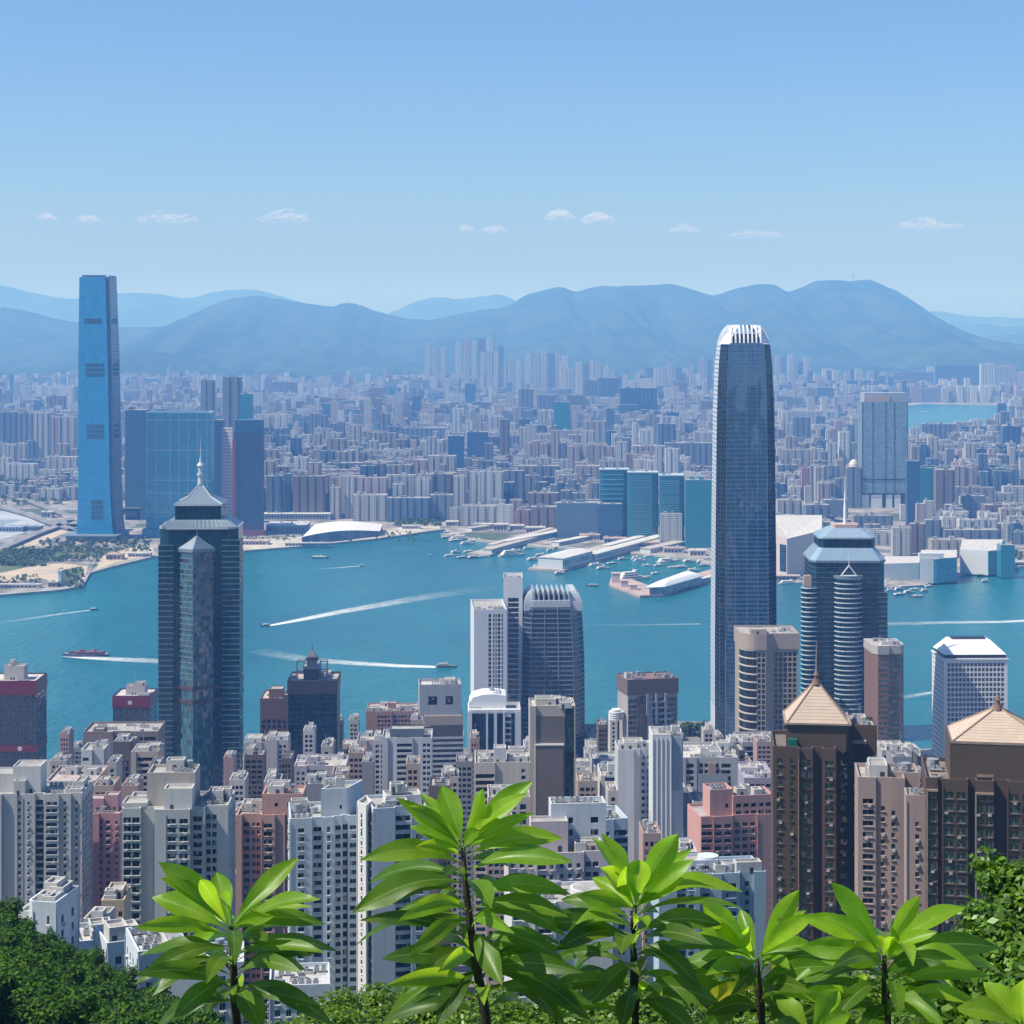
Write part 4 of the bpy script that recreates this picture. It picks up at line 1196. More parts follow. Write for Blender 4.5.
# crown
crown = empty('crown', (0, 0, 0)); crown.parent = t.root
top = rings[-1][0]; zt = rings[-1][1]; zc = t.z(325, cx)
WF = plain_mat((0.80, 0.81, 0.82), "white_crown_fin", 0.4, 0.0, 0.03)
core = MB(); kk = .79
core.prism(ch_sq(cx, cy, W/2*.60, W/2*.60, 7, 3), zt, zt+9, 0)
core.build('crown_core', DKM, crown)
def fin(x, y, dx, dy, w):
    """curved fin: rises from the shoulder at (x, y) and leans inward along (dx, dy)"""
    prof = [(0.0, 0.0), (0.9, 4.5), (2.8, 9.5), (5.6, 14.0), (9.2, 18.0)]
    H = zc - zt
    m = MB(); sx, sy = -dy*w/2, dx*w/2
    for (a0, h0), (a1, h1) in zip(prof, prof[1:]):
        k = H/18.0
        th = 1.7
        o0 = (x+dx*a0, y+dy*a0); o1 = (x+dx*a1, y+dy*a1); i0 = (x+dx*(a0+th), y+dy*(a0+th)); i1 = (x+dx*(a1+th), y+dy*(a1+th))
        z0_, z1_ = zt+h0*k, zt+h1*k
        for s_ in (-1, 1):
            m.face([(o0[0]+sx*s_, o0[1]+sy*s_, z0_), (o1[0]+sx*s_, o1[1]+sy*s_, z1_), (i1[0]+sx*s_, i1[1]+sy*s_, z1_), (i0[0]+sx*s_, i0[1]+sy*s_, z0_)])
        m.face([(o0[0]-sx, o0[1]-sy, z0_), (o0[0]+sx, o0[1]+sy, z0_), (o1[0]+sx, o1[1]+sy, z1_), (o1[0]-sx, o1[1]-sy, z1_)])
        m.face([(i0[0]-sx, i0[1]-sy, z0_), (i0[0]+sx, i0[1]+sy, z0_), (i1[0]+sx, i1[1]+sy, z1_), (i1[0]-sx, i1[1]-sy, z1_)])
    a1, h1 = prof[-1]
    o1 = (x+dx*a1, y+dy*a1); i1 = (x+dx*(a1+1.7), y+dy*(a1+1.7))
    m.face([(o1[0]-sx, o1[1]-sy, zc), (o1[0]+sx, o1[1]+sy, zc), (i1[0]+sx, i1[1]+sy, zc), (i1[0]-sx, i1[1]-sy, zc)])
    m.build('crown_fin', WF, crown)
hw = W/2*.79
for (dx, dy) in ((0, 1), (1, 0), (-1, 0), (0, -1)):
    for k in range(8):
        q = lerp(-hw+9.2, hw-9.2, k/7)
        if dx == 0: fin(cx+q, cy-dy*hw, 0, dy, 1.5)
        else: fin(cx-dx*hw, cy+q, dx, 0, 1.5)
    m = MB()       # ring beam tying the fins
    zz = zt + (zc-zt)*0.55; r = hw-3.0
    if dy == 1:
        m.prism(rect(cx-r+5, cx+r-5, cy-r, cy-r+1.0), zz-.6, zz+.6, 0, True, True); m.build('ring_beam', WF, crown)
# rounded shoulders: solid curved corner shells
for (sx, sy) in ((-1, -1), (1, -1), (-1, 1), (1, 1)):
    m = MB(); rs = []
    H = zc-zt
    for (a, h) in [(0, -1.2), (0.0, 0.0), (0.9, 4.5), (2.9, 9.5), (5.8, 14.0), (9.6, 18.0)]:
        hx = hw - a; c = 8.6; n_ = 2.5 + 1.0
        kk = 1.05 if h < 0 else 1.0
        rs.append(([(cx+sx*(hx*kk-c), cy+sy*(hx*kk)), (cx+sx*(hx*kk-c*.62), cy+sy*(hx*kk-c*.30)), (cx+sx*(hx*kk-c*.30), cy+sy*(hx*kk-c*.62)), (cx+sx*hx*kk, cy+sy*(hx*kk-c)), (cx+sx*(hx*kk-2), cy+sy*(hx*kk-c-.5)), (cx+sx*(hx*kk-c-.5), cy+sy*(hx*kk-2))], zt + h*H/18.0))
    m.loft(rs); m.build('shoulder', WF, crown)

# ---- dark teal tower with stepped pyramid roof and spire
t = T('skyscraper', 'dark teal skyscraper with stacked pyramid roofs and a thin spire in front of the harbour', 'skyscraper', 155, 158, 237, 1400, 2.0, 60, seed=41)
W = t.w
TG = glass_mat((0.003, 0.030, 0.048), (1.6, 3.9), 0.07, 0.5, 0.03, 1.6, name="teal_dark_glass")
TG2 = glass_mat((0.02, 0.085, 0.11), (1.5, 3.9), 0.06, 0.8, 0.06, 2.0, name="teal_bright_glass")
PALER = plain_mat((0.19, 0.25, 0.29), "grey_roof_panels", 0.35, 0.2, 0.06)
zm = t.z(530); u = t.u
c = 7
PRIM = plain_mat((0.56, 0.60, 0.63), "pale_eave_trim", 0.4, 0.1, 0.05)
main = [(c, 3), (W-c, 3), (W, 3+c), (W, 42), (0, 42), (0, 3+c)]
t.block(main, 0, zm, W_((0.05, 0.07, 0.08), "dark_wall"), [GLS]*6, TG, roof=False, gname='glass_shaft')
# banded corner wings in front and the triangular bay
def banded(poly, z0, z1, fh, bh, glass, bm, nm, proud=0.16):
    mb = MB(); mb.prism(poly, z0, z1, 0); t.part(mb, nm, [glass])
    t.bands(poly, z0+2, z1, fh, bh, proud, bm, nm + '_bands')
BND = plain_mat((0.12, 0.18, 0.21), "pale_band", 0.4, 0.2, 0.1)
banded([(0, 1.5), (u(173, 1.5), 1.5), (u(173, 1.5), 8), (0, 12)], 0, t.z(545), 4.0, .9, TG, BND, 'corner_wing')
banded([(u(222, 1.5), 1.5), (u(239.5, 1.5), 1.5), (u(242, 5), 12), (u(222, 1.5), 12)], 0, t.z(540), 4.0, .9, TG, BND, 'corner_wing')
ap = (u(193, -4), -5.0)
bay = [(u(180, 3), 3.0), ap, (u(213, 3), 3.0), (u(205, 5), 6), (u(188, 5), 6)]
mb = MB(); mb.prism(bay, 0, t.z(552), 0); t.part(mb, 'triangular_bay', [TG2])
t.bands(bay, t.z(685), t.z(552), 4.0, 1.1, 0.2, BND, 'bay_bands', skip=(2, 3, 4, 1))
t.bands(bay, t.z(690), t.z(556), 3.9, 0.6, 0.22, plain_mat((0.10, 0.16, 0.18), "bay_frame", .4, .2), 'bay_frames', skip=(0, 2, 3, 4))
mb = MB(); q = offset_poly(bay, 0.8); mb.loft([(q, t.z(552)), (q, t.z(549))], None, True); ctr = (u(197, 1), 1.5)
q2 = [(lerp(p[0], ctr[0], .55), lerp(p[1], ctr[1], .55)) for p in q]; q3 = [(lerp(p[0], ctr[0], .95), lerp(p[1], ctr[1], .95)) for p in q]
mb.loft([(q, t.z(548.9)), (q2, t.z(542)), (q3, t.z(536))]); mb.cyl(ctr[0], ctr[1], t.z(536.5), t.z(529), .35, .08, 6)
t.part(mb, 'bay_roof', PALER)
for (y0, y1) in ((686, 689.5), (699, 703)):
    mb = MB(); o = offset_poly(main, 0.5); mb.prism(o, t.z(y1), t.z(y0), 0, True, True); o = offset_poly(bay, .6); mb.prism(o, t.z(y1), t.z(y0)-.03, 0, True, True)
    t.part(mb, 'belt_course', plain_mat((0.07, 0.045, 0.05), "brown_belt", .5))
mb = MB(); mb.loft([(offset_poly(main, .5), zm+.01), (offset_poly(main, .5), zm+1.5)]); mb.face([(*p, zm+.01) for p in reversed(offset_poly(main, .5))]); t.part(mb, 'cornice', PRIM)
m2 = rect(u(175, 8), u(221, 8), 8, 38)
mb = MB(); mb.loft([(rect(.3, W-.3, 3, 42), zm+1.6), (rect(u(170, 6), u(226, 6), 7, 39), t.z(521))]); t.part(mb, 'lower_pyramid_roof', PALER)
mb = MB()
for k in range(18):
    x = lerp(1, W-1, k/17); mb.tube([(x, 1.9, zm+1.8), (lerp(x, W/2, .18), 5.9, t.z(521)+.15)], .22, 4)
t.part(mb, 'roof_ribs', plain_mat((0.2, 0.25, 0.28), "rib_metal", .4, .2))
t.block(m2, t.z(522), t.z(507), W_((0.03, 0.05, 0.06), "dark_wall"), [GLS]*4, TG, roof=False, gname='upper_tier')
mb = MB(); o = offset_poly(m2, .7); mb.loft([(o, t.z(507)), (o, t.z(505.5))]); mb.face([(*p, t.z(507)) for p in reversed(o)]); t.part(mb, 'upper_cornice', PRIM); mb = MB()
cxx, cyy = sum(p[0] for p in m2)/4, sum(p[1] for p in m2)/4
q2 = [(lerp(p[0], cxx, .52), lerp(p[1], cyy, .52)) for p in o]; q3 = [(lerp(p[0], cxx, .90), lerp(p[1], cyy, .90)) for p in o]
mb.loft([(o, t.z(505.4)), (q2, t.z(499)), (q3, t.z(488))])
t.part(mb, 'upper_pyramid_roof', PALER)
mb = MB()
for a_, b_, c_ in zip(o, q2, q3): mb.tube([(*a_, t.z(505.2)), (*b_, t.z(498.8)), (*c_, t.z(487.8))], .4, 5)
t.part(mb, 'hip_ribs', PRIM)
mb = MB()
for (y0, y1, r0, r1) in ((487, 478, 2.2, 1.7), (478, 476, 2.7, 2.7), (476, 468, 1.5, 1.9), (468, 465, 2.9, 1.6), (465, 460, 1.0, .8), (460, 440, .45, .12)):
    mb.cyl(cxx, cyy, t.z(y0), t.z(y1), r0, r1, 10)
t.part(mb, 'spire', PRIM)

# ---- banded tower with rounded bays and two tiers of sloping roofs
t = T('skyscraper', 'dark glass tower with rounded white banded bays and two tiers of blue sloping roofs', 'skyscraper', 801, 806, 886, 1560, -2, 56, seed=42)
W = t.w; u = t.u
zm = t.z(563)
main = [(u(817), 4), (u(880), 4), (W, 10), (W, 52), (u(812), 52), (u(812), 10)]
t.block(main, 0, zm, W_((0.05, 0.07, 0.08), "dark_wall"), [GLS]*6, TG, roof=False, gname='glass_shaft')
t.bands(main, 30, zm, 4.0, 0.5, .25, plain_mat((0.08, 0.13, 0.16), "dark_band", .4, .2))
def arc(xa, xb, v, bulge, n=9):
    cx_ = (xa+xb)/2; r = (xb-xa)/2
    return [(cx_-r*cos(pi*k/(n-1)), v-bulge*sin(pi*k/(n-1))) for k in range(n)]
BW2 = plain_mat((0.58, 0.63, 0.66), "white_band", .4, .1, .06)
b1 = arc(u(801.5, 6), u(818, 6), 8, 7) + [(u(817.5, 8), 14), (u(802, 8), 14)]
mb = MB(); mb.prism(b1, 0, t.z(588), 0); t.part(mb, 'rounded_side_bay', [TG])
t.bands(b1, 2, t.z(588), 3.9, .85, .3, BW2, 'side_bay_bands', skip=(8, 9, 10))
mb = MB(); mb.box(u(804, 9), u(814, 9), 9, 13, t.z(588), t.z(577)); t.part(mb, 'side_bay_plant_room', W_((0.5, 0.36, 0.3), "pink_tile_wall"))
b2 = arc(u(835, 2), u(862, 2), 4, 8) + [(u(861, 4), 8), (u(836, 4), 8)]
mb = MB(); mb.prism(b2, 0, t.z(578), 0); t.part(mb, 'rounded_front_bay', [TG])
t.bands(b2, 2, t.z(578), 3.9, .85, .35, BW2, 'front_bay_bands', skip=(8, 9, 10))
b3 = rect(u(879, 3), u(887.5, 3), 3, 30)
mb = MB(); mb.prism(b3, 0, t.z(592), 0); t.part(mb, 'side_wing', [TG]); t.bands(b3, 2, t.z(592), 3.9, .8, .2, BND, 'side_wing_bands')
mb = MB(); cxx = u(848.5, 0)
q = offset_poly(b2, 1.0); mb.prism(q, t.z(578)+.02, t.z(575.5), 0, True, True); t.part(mb, 'bay_cornice', PALER)
mb = MB(); za, zb = t.z(575.5), t.z(565)
for (xa, xb) in ((-6.5, 0), (6.5, 0)): mb.tube([(cxx+xa, -2.5, za), (cxx+xb*.1, -2.5, zb)], .55, 6)
mb.tube([(cxx-6.5, -2.5, za+.4), (cxx+6.5, -2.5, za+.4)], .55, 6); mb.tube([(cxx, -2.5, zb), (cxx, -2.5, t.z(552))], [.3, .08], 6)
t.part(mb, 'triangle_finial', ALUW)
BLR = plain_mat((0.36, 0.47, 0.55), "blue_glass_roof", .22, .3, .1)
o = offset_poly(main, 1.2)
mb = MB(); mb.prism(o, zm+.01, zm+1.6, 0, True, True); t.part(mb, 'cornice', PALER)
def shr(poly, k):
    a = sum(p[0] for p in poly)/len(poly); b = sum(p[1] for p in poly)/len(poly)
    return [(lerp(p[0], a, 1-k), lerp(p[1], b, 1-k)) for p in poly]
mb = MB(); mb.loft([(o, zm+1.7), (shr(main, .78), t.z(549))]); t.part(mb, 'lower_sloping_roof', BLR)
t.block(shr(main, .76), t.z(550), t.z(540), W_((0.03, 0.05, 0.06), "dark_wall"), [GLS]*6, TG, roof=False, gname='upper_tier')
o2 = offset_poly(shr(main, .76), 1.3)
mb = MB(); mb.prism(o2, t.z(540)+.01, t.z(538.6), 0, True, True); mb.loft([(o2, t.z(538.5)), (shr(main, .42), t.z(530))]); t.part(mb, 'upper_sloping_roof', BLR)
mb = MB(); mb.prism(shr(main, .36), t.z(530.5), t.z(526.5), 0); t.part(mb, 'roof_platform', W_((0.5, 0.37, 0.33), "pink_tile_wall"))
mb = MB(); a = shr(main, .36); ax, ay = sum(p[0] for p in a)/6, sum(p[1] for p in a)/6
mb.cyl(ax, ay, t.z(527), t.z(508), 1.5, 1.3, 10); mb.cyl(ax, ay, t.z(508), t.z(497), 1.0, .8, 8); mb.cyl(ax, ay, t.z(497), t.z(478), .6, .2, 8); t.part(mb, 'mast', ALUW)

# ---- curved-crown dark tower
t = T('skyscraper', 'dark blue office tower with floor bands and a rounded crown of pale ribs', 'skyscraper', 517, 522, 586, 1640, 2, 56, seed=43)
W = t.w; u = t.u
OG = glass_mat((0.009, 0.018, 0.036), (1.5, 4.0), .07, .5, .03, 2.0, (0.05, .06, .08), (.15, .35), name="navy_glass")
lev = [(830, 1.0), (720, 1.0), (662, .985), (640, .955), (620, .925), (608, .90)]
def oct_(k, c=6.5):
    x0, x1 = W/2-W/2*k, W/2+W/2*k; y0, y1 = 28-28*k, 28+28*k
    return [(x0+c, y0), (x1-c-4, y0), (x1-4, y0+c), (x1, y0+c+8), (x1, y1-c), (x1-c, y1), (x0+c, y1), (x0, y1-c), (x0, y0+c)]
rings = [(oct_(k), max(0, t.z(py))) for py, k in lev]
mb = MB(); mb.loft(rings, None, True, 0); t.part(mb, 'glass_shaft', [OG])
mb = MB(); z = rings[-1][1]-1
while z > 30:
    pz = ring_at(z); o = offset_poly(pz, .35); n = len(pz)
    for i in range(n):
        j = (i+1) % n
        mb.face([(*o[i], z-.7), (*o[j], z-.7), (*o[j], z), (*o[i], z)]); mb.face([(*o[i], z), (*o[j], z), (*pz[j], z), (*pz[i], z)])
    z -= 4.05
t.part(mb, 'floor_bands', plain_mat((0.30, 0.35, 0.42), "band_metal", .4, .3))
mb = MB()
for (za, zb) in zip([r[1] for r in rings], [r[1] for r in rings][1:]):
    a, b = ring_at(za+1e-3), ring_at(zb)
    for q in (0, .33, .66, 1):
        mb.tube([(lerp(a[0][0], a[1][0], q), a[0][1]-.3, za), (lerp(b[0][0], b[1][0], q), b[0][1]-.3, zb)], .4, 4)
t.part(mb, 'mullions', plain_mat((0.22, 0.27, 0.33), "mullion_metal", .4, .3))
p = rings[-1][0]; zt = rings[-1][1]; zc = t.z(592)
crown = empty('crown', (0, 0, 0)); crown.parent = t.root
CR = plain_mat((0.52, 0.55, 0.58), "crown_cladding", .4, .15, .05)
m = MB()
x0, x1 = p[0][0], p[1][0]
m.prism(rect(x0, x1, p[0][1]-.3, 48), zt, zt+(zc-zt)*.42, 0); m.build('crown_parapet', CR, crown)
m = MB(); m.prism(rect(x0+4, x1-4, 10, 42), zt, zt+(zc-zt)*.72, 0); m.build('crown_core', DKM, crown)
for k in range(8):
    x = lerp(x0+1, x1-1, k/7); m = MB(); h = zt+(zc-zt)*.42
    m.prism(rect(x-.6, x+.6, p[0][1]+1.5, 46), h, zc-1.2, 0); m.prism(rect(x-.35, x+.35, p[0][1]+1.0, 46.5), zc-1.2, zc, 0); m.build('crown_rib', CR, crown)
for (sx, xa) in ((-1, x0), (1, x1)):
    m = MB(); rs = []
    for (a, hh) in ((0, -.25), (.0, 0), (.35, .3), (1.3, .55), (3.0, .8), (5.5, 1.0)):
        X = xa + sx*(7.4-a) if sx < 0 else xa + (10.5-a)
        rs.append((rect(min(xa, X), max(xa, X), p[0][1]+2+a*.5, 46), zt+hh*(zc-zt)+.05))
    m.loft(rs); m.build('shoulder', CR, crown)

# ---- white slab pair
t = T('office_tower', 'white slab tower with dark vertical window strips and a plain side wall', 'office tower', 467, 474, 507, 1600, 4, None, seed=44)
ww_ = W_((0.66, 0.67, 0.70), "white_cladding", .5, .15)
t.block(rect(0, t.w, 0, min(t.d, 60)), 0, t.z(612), ww_, dict(front=dict(k='punch', cols=[(.44, .52), (.58, .62), (.65, .69), (.72, .80), (.84, .88)], fh=3.6, wh=3.0, rv=.6), left=BL), OG, gname='window_strips', par=2)
t.clutter(1, t.w-1, 1, 25, t.z(612), 14)
t = T('office_tower', 'slender white tower with one column of dark windows rising beside the white slab tower', 'office tower', 503, 503.5, 522.5, 1650, 0, 34, seed=45)
t.block(rect(0, t.w, 0, 34), 0, t.z(580), ww_, dict(front=dict(k='punch', cols=[(.24, .8)], fh=4.4, wh=3.1, rv=.5, top=15)), OG, gname='window_strips', par=2)
t.plant(2, t.w-3, 4, 18, t.z(580), t.z(576), ww_); t.clutter(1, t.w-1, 1, 20, t.z(580), 4)

# ---- white hotel-like block
t = T('office_tower', 'white tower with a grid of dark windows and a low sloping white roof', 'office tower', 932, 944, 1007.5, 1600, 1.5, None, seed=46)
W = t.w; dd = min(t.d, 70)
t.block(rect(0, W, 0, dd), 0, t.z(660), W_((0.72, 0.73, 0.75), "white_cladding", .5, .12), dict(front=punch(3.75, 2.3, 2.6, 4.15, mar=2.5, rv=.9, top=2.2), left=dict(k='punch', bw=4, ww=2.6, wh=1.2, fh=4.15, mar=2, rv=.5, top=2.2)), OG, roof=False)
mb = MB(); o = rect(-.8, W+.8, -.8, dd+.8); mb.prism(o, t.z(660)+.01, t.z(658.6), 0, True, True); t.part(mb, 'cornice', ALUW)
i_ = rect(1.2, W-1.2, 1.2, dd-1.2); mb = MB(); mb.prism(i_, t.z(658.6), t.z(655), 0); t.part(mb, 'dark_recess', DKM)
mb = MB(); i2 = rect(9, W-11, 12, dd-12); mb.loft([(rect(.6, W-.6, .6, dd-.6), t.z(655)+.02), (i2, t.z(642.5))]); t.part(mb, 'sloping_roof', ALUW)
mb = MB(); mb.prism(rect(11, W-14, 16, dd-16), t.z(642.4), t.z(640.8), 0); t.part(mb, 'roof_vent', DKM)

# ---- curved tan tower
t = T('office_tower', 'tan crowned tower with a pale ringed curved side and a gridded flat side', 'office tower', 741, 741, 799, 1500, 0, 44, seed=47)
W = t.w; u = t.u
TN = W_((0.36, 0.29, 0.235), "tan_cladding", .6, .15)
n = 9; cur = [(u(741.5)+ (1-cos(pi/2*k/(n-1)))*12, 16-16*sin(pi/2*k/(n-1))) for k in range(n)]
poly = cur + [(u(766), 0), (u(773), 4), (W, 4), (W, 44), (u(741.5), 44)]
st = [GLS]*n + [BL, dict(k='punch', bw=4.1, ww=2.9, wh=2.7, fh=4.1, mar=1, rv=.7, top=2), BL, BL, BL]
st = [GLS]*(n-1) + [dict(k='punch', cols=[(.1, .42), (.56, .9)], wh=2.7, fh=4.1, rv=.7, top=2), BL, dict(k='punch', bw=4.1, ww=2.9, wh=2.7, fh=4.1, mar=1, rv=.7, top=2), BL, BL, BL]
zc = t.z(650)
t.block(poly, 0, zc, TN, st, glass_mat((.02, .02, .022), (1.5, 4.1), .08, .5, .02, name="bronze_glass"), roof=False)
t.bands(poly, 5, zc, 6.2, 1.0, .5, plain_mat((0.55, 0.50, 0.45), "pale_ring", .5, 0, .05), 'ring_bands', skip=tuple(range(n-1, n+5)))
cr = offset_poly(poly, .8)
t.block(cr, zc+.01, t.z(636), TN, [BL]*len(cr), name='crown', par=1.5)
t.plant(u(752), u(768), 8, 22, t.z(636), t.z(631), TN); t.clutter(u(750), W-3, 4, 30, t.z(636), 9)
t = T('office_tower', 'low glass tower with pale floor slabs at the foot of the tan crowned tower', 'office tower', 741, 742, 781, 1380, 4, 34, seed=48)
t.block(rect(0, t.w, 0, 34), 0, t.z(744), W_((.4, .4, .4), "grey_cladding", .5), dict(front=dict(k='band', nb=3, gap=1, fh=3.9, wh=2.7, mar=.5), left=band(3.9, 2.7)), 'teal', par=1.5)
t.clutter(1, t.w-1, 1, 30, t.z(744), 10)

t = T('office_tower', 'rust brown tower with a pale flat top behind the brown pyramid roofed tower', 'office tower', 873, 874, 906, 1440, 2, 34, seed=49)
W = t.w
t.block([(3, 0), (W*.46, 0), (W*.46, 2), (W-4, 2), (W, 8), (W, 34), (0, 34), (0, 5)], 0, t.z(655), W_((0.20, 0.115, 0.09), "rust_cladding", .5, .2), [band(4, 1.9, mar=.4, rv=.5), BL, band(4, 2.0, mar=.4, rv=.5), band(4, 2, mar=.2), BL, BL, BL, BL], GBR, par=.2)
mb = MB(); mb.prism(offset_poly([(3, 0), (W*.46, 0), (W*.46, 2), (W-4, 2), (W, 8), (W, 34), (0, 34), (0, 5)], .4), t.z(655)+.3, t.z(646), 0, True, True)
t.part(mb, 'crown_wall', W_((0.42, 0.38, 0.35), "pale_crown", .6)); t.clutter(3, W-3, 4, 30, t.z(646), 16)

# ---- maroon pair
MAR = plain_mat((0.17, 0.012, 0.032), "maroon_cladding", .4, 0, .08)
def maroon(label, xl, xc, xr, D, ytop, yband, second, emblem, plant, seed):
    t = T('office_tower', label, 'office tower', xl, xc, xr, D, 0, 34, seed=seed)
    zt_ = t.z(ytop); W = t.w
    t.block(rect(0, W, 0, 34), 0, zt_, W_((0.05, 0.05, 0.07), "dark_cladding", .45, .2), dict(front=dict(k='punch', bw=3.3, ww=2.7, wh=3.4, fh=4.0, mar=.4, rv=.35, top=6), right=band(4, 2.6)), OG, par=1.0, rmat=roof_mat((.6, .55, .52)))
    for (y0, y1) in [(ytop, yband)] + ([second] if second else []):
        mb = MB(); mb.prism(rect(-.5, W+.5, -.5, 34.5), t.z(y1), t.z(y0)+(1.0 if y0 == ytop else 0), 0, False, True)
        t.part(mb, 'maroon_band', MAR)
    x, y = emblem; mb = MB(); cx_, cz_ = t.u(x), t.z(y)
    for k in range(5):
        a = 2*pi*k/5 + pi/2
        mb.face([(cx_+1.1*cos(a)+.9*cos(2*pi*q/10), -.56, cz_+1.1*sin(a)+.9*sin(2*pi*q/10)) for q in range(10)])
    t.part(mb, 'emblem', ALUW)
    (p0, p1, py) = plant
    t.plant(t.u(p0, 8), t.u(p1, 8), 8, 20, zt_, t.z(py, 0, 8), W_((.5, .46, .44), "pale_plaster"))
    t.clutter(t.u(p0, 10), t.u(p1, 10), 10, 19, t.z(py, 0, 8), 5); t.clutter(1, W-1, 1, 7, zt_, 5, False)
    return t
maroon('dark office block with two maroon bands cut by the picture edge', -40, -40, 36, 1500, 682, 695, (745, 752), (20, 748.5), (4, 24, 666), 50)
maroon('smaller dark office block with one maroon band near the teal spired skyscraper', 112.5, 113, 150, 1640, 697, 707.5, None, (130, 702.5), (126, 145, 686), 51)

# ---- general builder for the rest of the near waterfront
def office(label, xl, xc, xr, ytop, D, wall, style, g='dark', yaw=1.5, depth=30, plants=(), n=8, name='office_tower', cat='office tower', right=None, left=None, rmat=None, seed=60, par=1.2, fin=None):
    t = T(name, label, cat, xl, xc, xr, D, yaw, depth, seed=seed)
    zt_ = t.z(ytop); W = t.w
    if isinstance(style, list):
        poly, st = stepped(t, style, depth, right or BL, left or BL)
    else:
        poly, st = rect(0, W, 0, depth), [style, right or BL, BL, left or BL]
    t.block(poly, 0, zt_, wall, st, g, rmat=rmat, par=par)
    for (p0, p1, v0, v1, py, wm) in plants:
        t.plant(t.u(p0, v0), t.u(p1, v0), v0, v1, zt_, t.z(py, 0, v0), wm or wall)
    t.clutter(1, W-1, 1, depth-1, zt_, n)
    return t
gw = W_((.40, .38, .37), "grey_tile_wall"); pw_ = W_((.55, .53, .50), "pale_tile_wall"); tn = W_((.46, .38, .32), "beige_tile_wall"); bk = W_((.10, .095, .10), "dark_tile_wall", .5)
brn = W_((.17, .11, .10), "brown_cladding", .5, .2); ltg = W_((.58, .58, .57), "white_tile_wall")

office('grey brown office block with a long roof before the smaller maroon banded block', 82, 83, 158, 734, 1150, W_((.24, .18, .17), "brown_grey_wall"), [(83, 104, 1, BL), (104, 113, 0, strip(2.2, 1.4)), (113, 131, 2, punch(3, 2.2, 2.0, 3.5)), (131, 158, 1, band(3.5, 1.9, mar=1.5))], plants=[(93, 104, 5, 12, 729, None)], n=8, seed=61)
office('white ended apartment block at the foot of the sloping roofed brown office block', 80, 81, 104, 752, 1090, ltg, [(81, 92, 0, dict(k='punch', cols=[(.15, .7)], fh=5.6, wh=1.6)), (92, 104, 1.5, strip(2.4, 1.2))], n=4, depth=20, seed=62)
office('dark glass office block with a pale penthouse near the sloping roofed brown office block', 112, 113, 134, 744, 1080, bk, [(113, 131, 0, punch(2.6, 1.9, 2.2, 3.4, top=9)), (131, 134, .6, BL)], plants=[(114, 131, 2, 14, 741, gw)], n=4, depth=20, seed=63)
office('beige framed office block with ribbon windows just before the teal spired skyscraper', 130, 131, 158, 754, 1060, tn, [(131, 136, 0, BL), (136, 158, .8, band(3.4, 1.8, mar=.6))], n=5, depth=22, seed=64)
office('pale low apartment block with banded balconies behind the broad pale grey tower', 44, 46, 96, 783, 980, W_((.5, .42, .40), "pinkish_wall"), band(3.3, 1.5, nb=4), n=14, depth=34, seed=65, rmat=roof_mat((.5, .42, .38)))
office('dark brown office tower with a stepped top beside the pavilion crowned teal tower', 259, 260, 288, 700, 1500, brn, [(260, 288, 0, punch(4.4, 3.2, 3.0, 4.0, top=15))], 'dark', plants=[(269, 283, 6, 20, 689, brn)], n=7, depth=36, seed=66, rmat=roof_mat((.6, .5, .44)))
t = office('dark teal office tower with a brown crown and a pointed rooftop pavilion', 287, 288, 337, 683, 1450, W_((.05, .055, .06), "dark_cladding", .45), [(288, 304, 0, band(4.2, 3.0, mar=.3)), (304, 310, 2, GLS), (310, 319, .4, GLS), (319, 337, 0, band(4.2, 3.0, mar=.3))], 'teal', n=14, depth=38, seed=67, rmat=roof_mat((.55, .45, .4)))
W = t.w; zt_ = t.z(683)
mb = MB(); mb.prism(rect(-.5, W+.5, -.5, 38.5), t.z(694), zt_+1.6, 0, False, True); t.part(mb, 'brown_crown', brn)
a, b = t.u(304, 12), t.u(319, 12)
mb = MB(); mb.prism(rect(a, b, 12, 24), zt_, t.z(669, 0, 12), 0); t.part(mb, 'pavilion_base', brn)
mb = MB(); mb.prism(rect(a-1, b+1, 11, 25), t.z(669, 0, 12)+.01, t.z(667, 0, 12), 0, True, True); mb.prism(rect(a+2, b-2, 14, 22), t.z(667, 0, 12), t.z(661, 0, 12), 0); t.part(mb, 'pavilion', gw)
t.hip(rect(a+1, b-1, 13, 23), t.z(661, 0, 12)+.01, t.z(652, 0, 12), .12, plain_mat((.13, .11, .12), "dark_roof", .5), 'pointed_roof', .6)
mb = MB(); mb.cyl((a+b)/2, 18, t.z(653, 0, 12), t.z(643, 0, 12), .4, .1, 6); t.part(mb, 'spire', DKM)
for (x0, x1) in ((297, 304), (320, 327)):
    mb = MB(); A, B = t.u(x0, 14), t.u(x1, 14)
    for (x, y) in ((A, 14), (B, 14), (A, 22), (B, 22)): mb.box(x-.35, x+.35, y-.35, y+.35, zt_, t.z(662, 0, 14))
    for z_ in (t.z(662, 0, 14), t.z(672, 0, 14)): mb.box(A-.35, B+.35, 13.6, 14.4, z_-.01, z_+.7); mb.box(A-.35, B+.35, 21.6, 22.4, z_-.01, z_+.7)
    t.part(mb, 'roof_frame', gw)
office('grey white topped block beside the foot of the teal spired skyscraper', 243, 244, 266, 744, 1320, gw, [(244, 262, 0, punch(2.8, 2, 1.7, 3.4, top=5)), (262, 266, 1, BL)], plants=[(245, 261, 2, 16, 738, ltg)], n=5, depth=24, seed=68)
